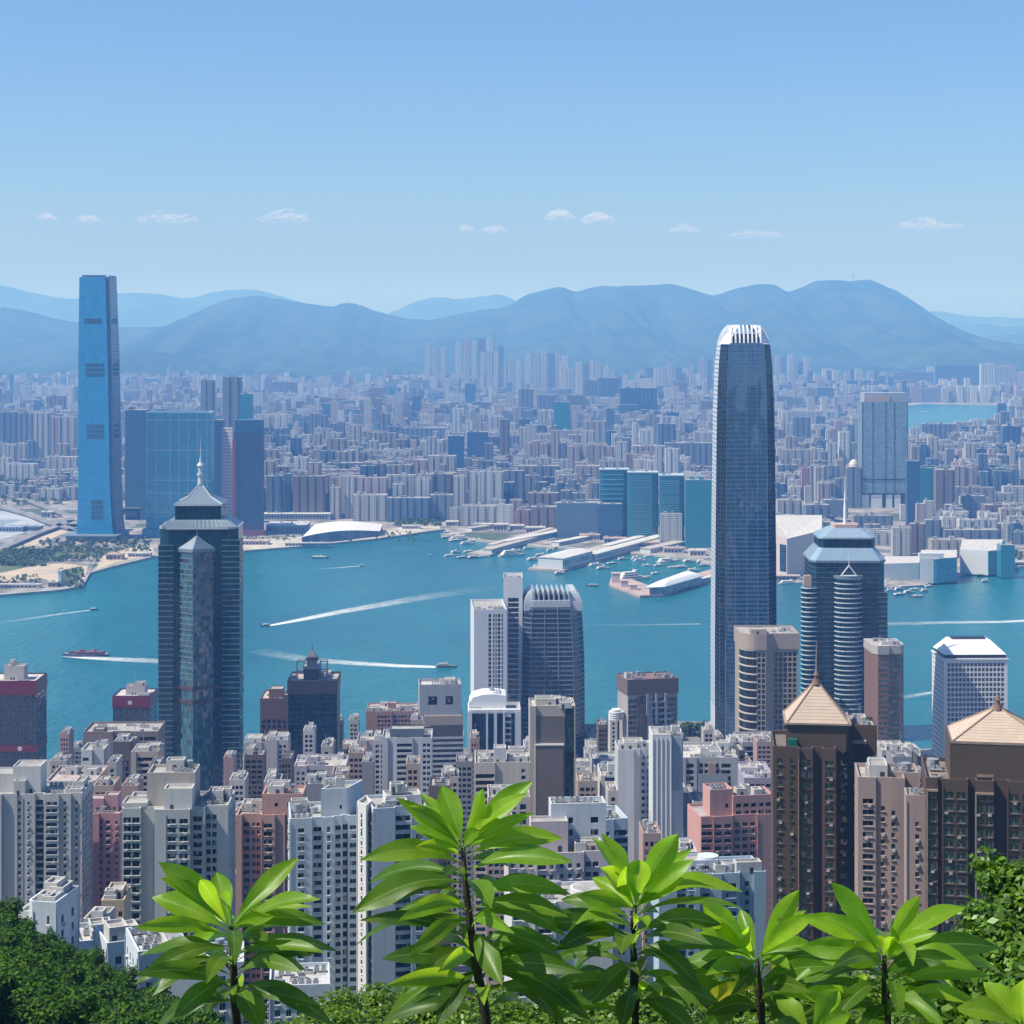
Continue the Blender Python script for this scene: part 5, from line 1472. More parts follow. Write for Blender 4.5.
office('narrow pale tower with a blank front before the dark brown office tower', 264, 265, 288, 742, 1240, W_((.46, .42, .42), "mauve_grey_wall"), [(265, 277, 0, BL), (277, 288, .8, punch(2.6, 1.7, 1.6, 3.3))], plants=[(271, 288, 4, 12, 736, ltg), (266, 277, 1, 6, 745, gw)], n=5, depth=20, seed=69)
office('squat grey block with a dark recessed middle before the dark teal office tower', 293, 294, 346, 768, 1120, W_((.42, .41, .43), "grey_tile_wall"), [(294, 307, 0, punch(3, 1.3, 1.5, 3.3)), (307, 325, 2, band(3.3, 2.3, mar=.2)), (325, 337, 0, BL), (337, 346, .6, punch(2.4, 1.4, 1.5, 3.3))], plants=[(308, 318, 6, 14, 757, None), (296, 305, 8, 15, 762, ltg)], n=16, depth=30, seed=70, rmat=roof_mat((.5, .46, .43)))
office('cream capped block with a dark glass front beside the squat grey block', 341, 342, 358, 751, 1290, bk, [(342, 346, 0, BL), (346, 358, .4, GLS)], plants=[(342.5, 357, 1, 16, 744, tn)], n=3, depth=24, seed=71)
office('mauve apartment block with a tall dark slot beside the cream capped block', 356, 357, 376, 742, 1280, W_((.44, .38, .40), "mauve_tile_wall"), [(357, 367, 0, punch(5, 3, 1.6, 3.3, mar=.4)), (367, 372, 1, strip(3.2, 2.6, mar=.1, top=5)), (372, 376, 0, BL)], n=4, depth=24, seed=72)
office('tiny dark tower with a pale top seen past the dark teal office tower', 334, 335, 343, 722, 1600, bk, punch(3, 2, 2, 3.6), plants=[(336, 341, 2, 8, 716, ltg)], n=2, depth=14, seed=73)
office('reddish brown apartment slab with a cluttered flat roof in front of the harbour ferry', 363, 366, 424, 713, 1500, W_((.36, .22, .19), "reddish_wall"), [(366, 376, 1, strip(2.6, 1.2)), (376, 392, 0, punch(3.2, 1.6, 1.6, 3.3)), (392, 424, 1, punch(3.2, 2, 1.6, 3.3))], plants=[(388, 396, 6, 14, 703, None), (368, 380, 5, 14, 708, gw), (400, 412, 8, 16, 706, gw)], n=18, depth=34, seed=74, rmat=roof_mat((.5, .42, .38)))
t = office('grey white apartment tower with rows of round ended balconies below the reddish brown slab', 380, 382, 432, 740, 1150, W_((.50, .51, .53), "pale_grey_wall"), [(382, 388, .6, strip(2.2, 1)), (388, 396, 1.4, strip(2.4, 1.8, rv=.6)), (396, 413, 0, band(3.4, 1.7, mar=.6, nb=1, rv=.9)), (413, 421, .8, strip(4, 2.4)), (421, 432, 0, punch(2.8, 1.7, 1.6, 3.4))], plants=[(390, 424, 3, 14, 729, W_((.13, .16, .19), "slate_cladding"))], n=6, depth=26, seed=75)
t = office('grey tower with a boxy pale roof pavilion and white striped ribbon windows', 417, 424, 463, 727, 1300, bk, [(424, 430, 0, band(3.5, 1.7, mar=.1)), (430, 463, -.6, band(3.5, 1.7, mar=.4, top=14))], 'dark', yaw=5, depth=28, n=5, seed=76, fin=None)
W = t.w
t.bands(rect(0, W, -.7, 28), 10, t.z(737), 3.5, 1.5, .3, plain_mat((.46, .46, .47), "white_stripe", .6), 'spandrel_bands')
mb = MB(); mb.prism(rect(0, W, -.3, 26), t.z(727)+.02, t.z(716), 0, True); t.part(mb, 'terrace_storey', W_((.42, .33, .27), "tan_plaster"))
t.block(rect(-3, W-1, 1, 24), t.z(716)+.02, t.z(688), W_((.38, .39, .41), "grey_cladding", .5), dict(front=dict(k='punch', cols=[(.2, .42), (.62, .8)], fh=8, wh=5, top=5), left=BL), 'dark', name='roof_pavilion', par=2, rmat=roof_mat((.6, .58, .55)))
t.clutter(-2, W-2, 2, 22, t.z(688), 7)
t = office('white framed blue glass block topped by a rounded white roof shell', 467, 468, 521, 714, 1200, W_((.60, .62, .65), "white_cladding", .5), [(468, 472, 0, BL), (472, 486, .8, GLS), (486, 488, 0, BL), (488, 494, .8, GLS), (494, 497, 0, BL), (497, 503, .8, GLS), (503, 505, 0, BL), (505, 511, .8, band(3.8, 2.2, mar=.1)), (511, 515, .8, GLS), (515, 521, 0, BL)], 'blue', depth=32, n=6, seed=77)
W = t.w; mb = MB(); z0_ = t.z(714)
prof = [(0, 0), (.02, .55), (.10, .82), (.3, .97), (.55, 1.0), (.75, .93), (.8, .9)]
H_ = t.z(694, 0, 6)-z0_; xa, xb = t.u(468.5, 4), t.u(506, 4)
for (a0, h0), (a1, h1) in zip(prof, prof[1:]):
    X0, X1 = lerp(xa, xb, a0/.8), lerp(xa, xb, a1/.8)
    mb.face([(X0, 5, z0_+h0*H_), (X0, 26, z0_+h0*H_), (X1, 26, z0_+h1*H_), (X1, 5, z0_+h1*H_)][::-1])
    mb.face([(X0, 5, z0_), (X1, 5, z0_), (X1, 5, z0_+h1*H_), (X0, 5, z0_+h0*H_)])
mb.face([(xb, 5, z0_), (xb, 26, z0_), (xb, 26, z0_+.9*H_), (xb, 5, z0_+.9*H_)])
t.part(mb, 'roof_shell', ALUW); t.clutter(xa+4, xb-2, 7, 20, z0_+H_*.9, 4, False)
t.box('roof_deck', xa, t.u(520, 3), .6, 5, z0_+.4, z0_+2.4, ltg)
t = office('beige and grey tower with two flat brown panels and dark green glass at its side', 529, 530, 575, 709, 1000, W_((.42, .38, .33), "beige_wall"), [(530, 536, 1.2, BL), (536, 565, 2.4, BL), (565, 574, 1.6, GLS), (574, 575.5, 1.0, BL)], glass_mat((.006, .035, .034), (1.1, 3.2), .08, .9, .05, name="green_glass"), depth=24, n=10, plants=[(536, 556, 6, 14, 699, W_((.52, .48, .4), "cream_plaster")), (545, 567, 3, 6, 706, W_((.52, .48, .4), "cream_plaster"))], seed=78, rmat=roof_mat((.6, .56, .5)))
BP = W_((.155, .13, .115), "brown_stone_panel", .6, .12)
t.box('upper_panel', t.u(536.5, 2), t.u(564.5, 2), 1.9, 2.398, t.z(743), t.z(717), BP)
mb = MB(); a, b = t.u(535.8, 0), t.u(563.2, 0); mb.box(a, b, .2, 2.39, 0, t.z(746)); t.part(mb, 'lower_panel', BP)
mb = MB(); mb.box(a-.4, b+.4, -.1, 2.39, t.z(746)+.003, t.z(744.5)); mb.box(a-.45, a-.01, .1, 2.39, 0, t.z(746)); t.part(mb, 'panel_trim', W_((.6, .56, .5), "pale_trim"))
office('low cream block with a balconied roof storey before the white framed blue glass block', 474, 475, 530, 765, 950, W_((.55, .50, .42), "cream_plaster"), [(475, 495, 0, band(3.3, 1.8, mar=.3, top=4)), (495, 517, 1, BL), (517, 530, .6, punch(3, 1.8, 1.6, 3.3))], plants=[(494, 506, 2, 10, 748, ltg), (507, 524, 4, 14, 757, gw)], n=14, depth=28, seed=79, name='apartment_tower', cat='apartment block')
office('cream apartment block with square dark windows tucked behind the tallest plant top', 486, 488, 530, 800, 860, W_((.52, .46, .40), "cream_plaster"), [(488, 506, .8, punch(3.6, 2.5, 1.9, 3.4)), (506, 530, 0, punch(4, 2.9, 2.1, 3.4))], n=8, depth=24, seed=80, name='apartment_tower', cat='apartment block')
t = office('tower with a bronze brown crown over a sculpted dark glass front before the open water', 619, 628, 677.5, 697, 1400, W_((.36, .33, .32), "greyish_cladding", .5), [(628, 637, 0, band(3.9, 2.6, mar=.2)), (637, 647, .8, GLS), (647, 652, 0, dict(k='strip', bw=2.6, ww=1.8)), (652, 677.5, 1.2, band(3.9, 2.8, mar=.6))], OG, yaw=14, depth=26, n=0, seed=81, left=BL)
W = t.w; CB = plain_mat((.17, .115, .10), "bronze_cladding", .4, .1, .06)
t.block(rect(-.6, W+.6, -.6, min(26.6, 26.6)), t.z(697)+1.3, t.z(681), CB, dict(), name='bronze_crown', par=.8, rmat=roof_mat((.25, .16, .13)))
t.clutter(1, W-1, 2, 24, t.z(681), 16)
mb = MB()
for k in range(6):
    x0_, z0_ = t.u(646 + k*4), t.z(702 + k*6)
    mb.box(x0_, x0_+t.w*.42*(1-k*.1), -1.2, -.02, z0_-1.4, z0_)
for k in range(3): mb.box(t.u(646+k*9), t.u(646+k*9)+1.8, -1.5, -.02, t.z(716+k*9), t.z(695))
t.part(mb, 'facade_ledges', plain_mat((.36, .35, .36), "ledge_cladding", .5))
mb = MB(); xq = t.u(617, 6)
for k in range(5): mb.cyl(xq, 8, t.z(712+k*2.2), t.z(710.6+k*2.2), 5.5 if k else 3.5, n=16)
t.part(mb, 'round_balconies', ALUW)
t = office('blank white slab tower with dark windowed flank beside the thin white tower', 617.5, 618, 652, 752, 900, W_((.50, .51, .54), "white_cladding", .6), [(618, 634, 0, BL), (634, 640, 1.4, BL), (640, 652, 2.2, punch(2.2, 1.6, 1.4, 3.2, mar=.1))], n=5, depth=20, plants=[(634, 650, 4, 12, 747, gw)], seed=82)
t = office('thin pale tower with a ribbed front between the blank white slab and pink tower', 651, 652.5, 683, 737, 880, W_((.66, .66, .66), "white_cladding", .6), [(652.5, 671, 0, BL), (671, 683, 2.6, strip(2.6, 1.7, top=1))], n=5, depth=18, seed=83)
mb = MB()
for k in range(5): x = lerp(t.u(653), t.u(671), k/4); mb.box(x-.18, x+.18, -.35, -.01, 0, t.z(738))
t.part(mb, 'wall_fins', W_((.68, .68, .68), "white_cladding", .6)); t.block(rect(t.u(671.5, 1), t.u(682, 1), 1.2, 2.5), t.z(790), t.z(739), W_((.4, .42, .46), "grey_cladding", .5), dict(), name='bay_cap', roof=False)
t = office('grey block with horizontal windows and a long cluttered pale roof behind the pink tiled tower', 681, 682, 738, 760, 1000, W_((.42, .41, .41), "grey_tile_wall"), [(682, 686, 0, BL), (686, 694, .6, band(3.3, 1.8, mar=.1)), (694, 697, 0, BL), (697, 721, .8, punch(3, 2.2, 1.7, 3.3, top=1.5)), (721, 731, .2, band(3.3, 1.8, mar=.2)), (731, 738, 0, BL)], n=26, depth=36, plants=[(700, 722, 8, 22, 752, ltg), (722, 736, 16, 28, 752, pw_)], seed=84, rmat=roof_mat((.58, .55, .5)))
t.box('blank_panel', t.u(698), t.u(728), -.4, -.01, t.z(795), t.z(774), W_((.30, .31, .34), "slate_panel", .6))
office('white sided block with a blue glass front and a folded white roof', 600, 601, 618, 778, 960, ltg, [(601, 605, 0, BL), (605, 618, 1, GLS)], 'blue', n=5, depth=26, plants=[(608, 617, 3, 9, 764, ltg)], seed=85)
office('grey apartment block with small square windows behind the folded white roof', 590, 592, 620, 764, 1120, gw, punch(2.6, 1.5, 1.5, 3.3), n=9, depth=26, seed=86, plants=[(596, 604, 3, 9, 757, None)])
office('low terminal block with a tan striped roof by the water near the navy office tower', 586, 588, 619, 740, 1640, tn, band(4, 2), n=14, depth=60, seed=87, rmat=roof_mat((.55, .42, .33)))
office('low grey block with slatted roof vents below the tan striped terminal roof', 586, 588, 617, 752, 1450, gw, punch(3, 2, 1.8, 3.6), n=10, depth=40, seed=88)
office('narrow white and grey block by the water before the white sloping roofed tower', 905, 906, 921, 752, 1500, ltg, [(906, 912, 0, punch(3, 1.6, 1.6, 3.4)), (912, 921, 1, BL)], n=4, depth=26, seed=89)
office('dark glass low block beside the narrow white and grey block', 918, 919, 936, 758, 1480, bk, band(3.8, 2.2), n=5, depth=26, seed=90, plants=[(922, 934, 2, 10, 751, ltg)])
office('pale low block crowded with rooftop machines at the foot of the navy office tower', 572, 574, 592, 772, 1210, pw_, punch(2.8, 1.6, 1.6, 3.3), n=8, depth=26, seed=91)
office('violet roofed low block behind the pink tiled tower', 742, 744, 776, 780, 1060, W_((.36, .32, .38), "violet_grey_wall"), band(3.4, 1.7, nb=3), n=14, depth=40, seed=92, rmat=roof_mat((.42, .38, .46)))
office('pale grey block with tall narrow windows at the foot of the rust brown tower', 880, 882, 910, 752, 1250, gw, punch(2.8, 1.5, 1.6, 3.3), n=8, depth=30, seed=93)
office('slate grey sliver of a tower beside the tan crowned tower', 738, 739, 745, 752, 1200, bk, band(3.4, 2), n=2, depth=22, seed=94)

# ---- the lower blocks packed between the towers
rnd = random.Random(77)
cols = [((.44, .41, .38), 'pale grey'), ((.26, .25, .27), 'grey'), ((.44, .34, .27), 'beige'), ((.40, .27, .24), 'mauve'), ((.52, .51, .50), 'white'), ((.14, .11, .10), 'dark brown')]
spots = [(-40, 820, 1300), (44, 60, 770), ]
for i, (x0, w, y, D) in enumerate([(46, 24, 772, 1250), (66, 22, 764, 1400), (90, 26, 790, 930), (118, 22, 800, 930), (228, 18, 790, 1050), (240, 26, 780, 1180), (262, 24, 790, 1010), (300, 30, 795, 980), (330, 28, 785, 1010),
                                  (345, 22, 775, 1100), (372, 16, 768, 1200), (425, 26, 800, 900), (440, 24, 785, 1000), (452, 22, 770, 1100), (575, 24, 800, 950), (560, 26, 815, 900), (590, 20, 790, 1000),
                                  (618, 24, 730, 1620), (690, 30, 815, 880), (672, 22, 800, 950), (735, 24, 775, 1300), (752, 24, 770, 1350), (770, 26, 765, 1420), (786, 24, 762, 1460), (860, 24, 770, 1300), (888, 22, 780, 1150), (908, 26, 790, 1100),
                                  (1000, 26, 776, 1500), (226, 26, 830, 880), (120, 24, 850, 800), (230, 24, 880, 760), (410, 26, 830, 800), (485, 30, 830, 780), (640, 26, 850, 760), (670, 30, 862, 730), (-20, 30, 790, 1150), (104, 14, 775, 1000), (146, 16, 785, 960), (205, 14, 800, 900), (222, 12, 775, 1150), (252, 13, 765, 1250), (276, 16, 775, 1050), (318, 14, 770, 1180), (360, 14, 778, 1040), (404, 16, 790, 960), (466, 14, 765, 1150), (520, 14, 770, 1080), (548, 16, 820, 840), (604, 14, 800, 900), (642, 13, 775, 1020), (662, 16, 790, 930), (706, 14, 785, 1000), (728, 16, 765, 1250), (760, 14, 760, 1400), (582, 12, 760, 1300), (300, 16, 850, 800), (262, 14, 860, 780), (436, 16, 820, 820), (300, 15, 758, 1320), (322, 14, 752, 1380), (346, 13, 745, 1400), (380, 13, 752, 1350), (408, 14, 745, 1400), (456, 12, 742, 1400), (606, 13, 742, 1420), (594, 12, 752, 1340), (700, 13, 748, 1400), (712, 14, 755, 1330), (86, 13, 760, 1300), (58, 13, 752, 1350), (270, 13, 758, 1330)]):
    c, cn = cols[i % 6]
    sty = [punch(2.7, 1.5, 1.6, 3.1), band(3.2, 1.6, nb=3), punch(3.2, 2.0, 1.7, 3.2), strip(2.4, 1.3, top=2)][i % 4]; x0 += rnd.uniform(0, 4); w *= rnd.uniform(.6, .95); y -= rnd.uniform(4, 27) if D > 940 else rnd.uniform(0, 14)
    office('mid rise apartment block packed between the taller near waterfront towers', x0, x0+1, x0+w, y, D, W_(c, "tile_wall"), sty, n=6, depth=18, seed=200+i, name='mid_rise_block', cat='apartment block',
           plants=[(x0+w*.3, x0+w*.62, 5, 13, y-5*1100/D, None)]).root['group'] = 'mid rise blocks packed between the near waterfront towers'
# ================================================================== across the harbour
M_CF = city_mat("city_facade"); M_CG = city_mat("city_glass_facade", True)
CC = dict(grey=(.34, .33, .34), pale=(.50, .48, .46), white=(.62, .61, .59), pink=(.44, .35, .33), tan=(.43, .38, .33), blue=(.12, .19, .27), navy=(.045, .12, .22), teal=(.03, .23, .29), brown=(.24, .18, .165), slate=(.20, .23, .28), rose=(.42, .22, .2))
CNAME = dict(grey='grey', pale='pale grey', white='white', pink='pinkish', tan='tan', blue='blue grey', navy='navy glass', teal='teal glass', brown='brown', slate='slate', rose='rose')

def plan(w, d, kind):
    if kind == 'cross' and w > 14:
        a, b = w*.22, d*.22
        return [(a, 0), (w-a, 0), (w-a, b), (w, b), (w, d-b), (w-a, d-b), (w-a, d), (a, d), (a, d-b), (0, d-b), (0, b), (a, b)]
    if kind == 'notch' and w > 16:
        pts = []; n = max(2, int(w/14)); p = w/n
        for i in range(n):
            pts += [(i*p, 0), (i*p+p*.74, 0), (i*p+p*.74, 3), (i*p+p, 3)]
        pts = [q for k, q in enumerate(pts) if k == 0 or q != pts[k-1]]
        return pts + [(w, d), (0, d)]
    return rect(0, w, 0, d)

def far_mesh(mb, x, y, w, d, h, col, kind, rnd, yaw=0.0, roof=True):
    """one far building into mb at (x, y) with ground at z = 3"""
    c, s = cos(yaw), sin(yaw)
    def tr(p): return (x + p[0]*c - p[1]*s, y + p[0]*s + p[1]*c)
    mb.col = col
    mb.prism([tr(p) for p in plan(w, d, kind)], 2.0, 3+h, 0)
    if roof and w > 7:
        mb.col = tuple(min(.7, k*1.15+.05) for k in col)
        for k in range(1 if w < 30 else max(2, int(w/16))):
            a = rnd.uniform(.05, .6)*w; b = rnd.uniform(.1, .5)*d; ww = rnd.uniform(.15, .35)*min(w, 26); hh = rnd.uniform(2, 6)
            mb.prism([tr(p) for p in rect(a, a+ww, b, b+ww)], 3+h, 3+h+hh, 0)

def bay_blocked(px, D):
    py = HY + F*397/D
    return (895 < px < 1034 and 403 < py < 458 and px < interp([(403, 1034), (413, 1034), (418, 1012), (432, 988), (449, 964), (458, 930)], py) and py < interp([(890, 452), (905, 456), (960, 450), (1034, 420)], px) + 2)

def far_building(label, x0, x1, ytop, ybase, col='grey', kind='notch', depth=None, group=None, glass=False, yaw=0.0, name='far_tower', cat='tower block', seed=0):
    D = gd(ybase); a = P(x0, ytop, D); b = P(x1, ytop, D)
    w = b.x-a.x; h = a.z-3
    rnd = random.Random(int(x0*7+ytop*3+seed))
    mb = MB(); far_mesh(mb, 0, 0, w, depth or min(max(16, w*.6), 34), h, CC[col], kind, rnd, yaw)
    o = mb.build(name, M_CG if glass else M_CF); o.location = (a.x, D, 0)
    tag(o, label, cat, group)
    return o

# ---- the tallest tower over there
t = T('skyscraper', 'tallest far shore skyscraper, bright blue glass with dark louvre bands', 'skyscraper', 76, 77, 112, 3500, -4, 66, seed=110)
W = t.w; Dp = 66
IG = glass_mat((0.004, 0.24, 0.52), (3.0, 4.3), .12, .16, .012, 1.6, (0.03, .13, .22), (.1, 1.1), name="bright_blue_glass")
IG2 = glass_mat((0.006, 0.09, 0.20), (3.0, 4.3), .16, .22, .012, 1.8, (0.02, .06, .11), (.1, 1.1), name="painted_shade_blue_glass")  # darker copy of the front glass, side faces' shade painted in
def icc(k, c=6.0, l=0.0, r=0.0):
    x0, x1 = l*W, W-r*W; y0, y1 = 0.02*Dp, Dp-k*Dp
    return [(x0+c, y0), (x1-c, y0), (x1-c, y0+c*.8), (x1, y0+c*.8), (x1, y1-c), (x1-c, y1-c), (x1-c, y1), (x0+c, y1), (x0+c, y1-c), (x0, y1-c), (x0, y0+c*.6), (x0+c, y0+c*.6)]
lv = [(540, 0, -.07, -.16), (528, 0, -.03, -.10), (505, 0, .0, -.05), (480, 0, .01, -.02), (430, 0, .01, 0), (360, .03, .015, .03), (277, .10, .045, .10)]
rings = [(icc(k, 6, l, r), max(0, t.z(py))) for py, k, l, r in lv]
mb = MB(); mb.loft(rings, [0, 1, 1, 1, 1, 1, 1, 1, 1, 1, 0, 0], True, 1); t.part(mb, 'glass_shaft', [IG, IG2])
LV = plain_mat((.012, .07, .13), "louvre_dark_blue", .6)
for (y0, y1, a, b, rows) in ((318, 324, .10, .80, 2), (363, 377, .16, .86, 3), (424, 439, .2, .82, 3), (500, 520, .36, .74, 4)):
    mb = MB()
    for k in range(rows):
        za, zb = t.z(lerp(y0, y1, (k+.85)/rows)), t.z(lerp(y0, y1, (k+.1)/rows))
        pz = ring_at((za+zb)/2)
        mb.box(lerp(pz[0][0], pz[1][0], a), lerp(pz[0][0], pz[1][0], b), pz[0][1]-.35, pz[0][1]+.3, za, zb)
        if y0 < 500: mb.box(pz[3][0]-.3, pz[3][0]+.35, pz[3][1]+8, pz[4][1]-8, za, zb)
    t.part(mb, 'louvre_band', LV)
mb = MB(); p = rings[-1][0]
mb.prism(rect(p[0][0], p[1][0], p[0][1]+.5, 1.6), rings[-1][1], rings[-1][1]+3.5, 0); mb.prism(rect(p[3][0]-2, p[3][0]-.6, 8, p[4][1]), rings[-1][1], rings[-1][1]+3, 0)
for k in range(4): mb.cyl(lerp(p[0][0]+4, p[1][0]-4, k/3), 20, rings[-1][1], rings[-1][1]+5, .7, .4, 6)
t.part(mb, 'parapet_screen', IG2)
mb = MB(); mb.prism(rect(-14, W+10, -22, 80), 0, 11, 0); mb.prism(rect(-18, W+16, -28, 90), 11.01, 12.4, 0, True, True); t.part(mb, 'podium', plain_mat((.16, .2, .24), "podium_cladding", .5))

# ---- glass twin block and its neighbours
t = T('glass_tower', 'wide teal glass block with a grid of pale mullions beside the tallest far shore skyscraper', 'skyscraper', 145, 146, 211, 3560, -2, 34, seed=111)
W = t.w; zt_ = t.z(413)
CGm = glass_mat((.006, .30, .44), (3.2, 4), .12, .3, .015, 1.85, (.02, .1, .16), (.12, .9), name="cullet_teal_glass")
mb = MB(); mb.prism(rect(0, W, 0, 34), 0, zt_, 0); t.part(mb, 'glass_body', [CGm])
mb = MB(); LN = plain_mat((.55, .72, .78), "pale_mullion", .4, .1, .05)
for x in (147, 156, 170, 179, 188, 197, 207):
    mb.box(t.u(x)-.35, t.u(x)+.35, -.5, -.003, 0, zt_)
t.part(mb, 'vertical_mullions', LN)
mb = MB()
for y in (420, 450, 480, 493, 512): mb.box(0, W, -.8, -.51, t.z(y)-.5, t.z(y)+.5)
t.part(mb, 'horizontal_mullions', LN)
mb = MB(); mb.prism(rect(0, W, -.3, 34), zt_, zt_+3, 0); t.part(mb, 'roof_rim', LN)
mb = MB(); mb.prism(rect(-4, W*.9, -14, 30), 0, 16, 0); t.part(mb, 'podium', CGm)
far_building('plain dark blue tower with fine window lines wedged beside the tallest far shore skyscraper', 125, 146, 410, 520, 'navy', 'box', 40, glass=True)
far_building('slim dark glass tower at the back edge of the wide teal glass block', 211, 223, 420, 524, 'navy', 'box', 30, glass=True)
t = T('glass_tower', 'dark blue tower with a rose red edge strip on the far promenade', 'skyscraper', 223, 234, 264, 3560, 10, 24, seed=112)
W = t.w
MB_ = glass_mat((.022, .05, .10), (3, 4), .14, .4, .015, 1.7, (.05, .07, .11), (.5, .9), name="blue_grid_glass")
mb = MB(); mb.prism(rect(0, W, 0, 24), 0, t.z(432), 0); t.part(mb, 'glass_body', [MB_])
mb = MB(); mb.prism(rect(2, W, 2, 22), t.z(432), t.z(420), 0); t.part(mb, 'upper_storeys', [glass_mat((.03, .12, .2), (3, 4), .14, .3, .015, 1.7, name="upper_blue_glass")])
mb = MB(); mb.prism([(-22, 14), (-3, 2), (-3, 22), (-20, 24)], 0, t.z(428), 0); t.part(mb, 'grey_wing', wall_mat((.30, .24, .27), "grey_mauve_wall"))
t.bands([(-22, 14), (-3, 2), (-3, 22), (-20, 24)], 4, t.z(428), 6, 1.6, .4, plain_mat((.5, .48, .5), "pale_slabs", .6), 'wing_bands', skip=(1, 2))
mb = MB(); mb.prism(rect(-3, 3.4, -1.2, 10), 0, t.z(440), 0); t.part(mb, 'rose_strip', plain_mat((.30, .05, .07), "rose_cladding", .5))
mb = MB(); mb.prism(rect(-1, W+1, -3, 24), 0, 12, 0); t.part(mb, 'podium', plain_mat((.3, .08, .08), "rose_podium", .6))
far_building('pale blue ribbed tower rising behind the dark blue tower with the rose red edge', 223, 240, 377, 486, 'slate', 'notch', 36, seed=4)
far_building('bright teal glass tower peeking over the dark blue tower with the rose red edge', 239, 252, 394, 490, 'teal', 'box', 26, glass=True)
far_building('small navy tower behind the wide teal glass block', 201, 214, 380, 470, 'slate', 'notch', 26)

# ---- tall tower on the far point, in blue grey glass
t = T('glass_tower', 'tall grey blue tower standing on bright pillars over the far eastern point', 'skyscraper', 861, 862, 908, 4100, 1, 56, seed=113)
W = t.w
MG = glass_mat((.22, .31, .37), (3, 4.2), .16, .25, .015, 1.8, (.08, .12, .16), (.1, 1.2), name="grey_blue_glass")
zt_ = t.z(402)
mb = MB(); mb.prism(rect(0, W, 0, 50), t.z(494), zt_, 0); t.part(mb, 'glass_body', [MG])
mb = MB(); mb.prism(rect(W*.06, W*.99, 3, 47), zt_, t.z(393), 0); t.part(mb, 'crown', plain_mat((.30, .34, .40), "crown_cladding_blue", .5))
mb = MB(); mb.prism(rect(W*.05, W*.6, 1, 5), zt_, t.z(396), 0); t.part(mb, 'tan_crown_strip', plain_mat((.42, .34, .28), "tan_strip", .6))
mb = MB()
for q in (0.0, .23, .51, .70, .985): mb.box(q*W-.6+.6, q*W+.9, -.7, -.003, t.z(494), zt_)
for y in (494, 479.5): mb.box(-.5, W+.5, -1.0, -.71, t.z(y)-1.4, t.z(y)+1.4)
t.part(mb, 'dark_frames', DKM)
PIL = plain_mat((.62, .66, .68), "bright_pillar", .4, .1)
for (a, b, c_) in ((0, .16, 1), (.20, .44, 0), (.53, .66, 0), (.71, .84, 0)):
    mb = MB(); mb.prism(rect(a*W, b*W, 2 if c_ else .5, 20), 0, t.z(494)-.01, 0); t.part(mb, 'pillar', PIL)
mb = MB(); mb.prism(rect(1, W-1, 21, 49), 0, t.z(494)-.01, 0); mb.prism(rect(.87*W, W, 3, 20), 0, t.z(494)-.01, 0); t.part(mb, 'lower_core', [MB_])

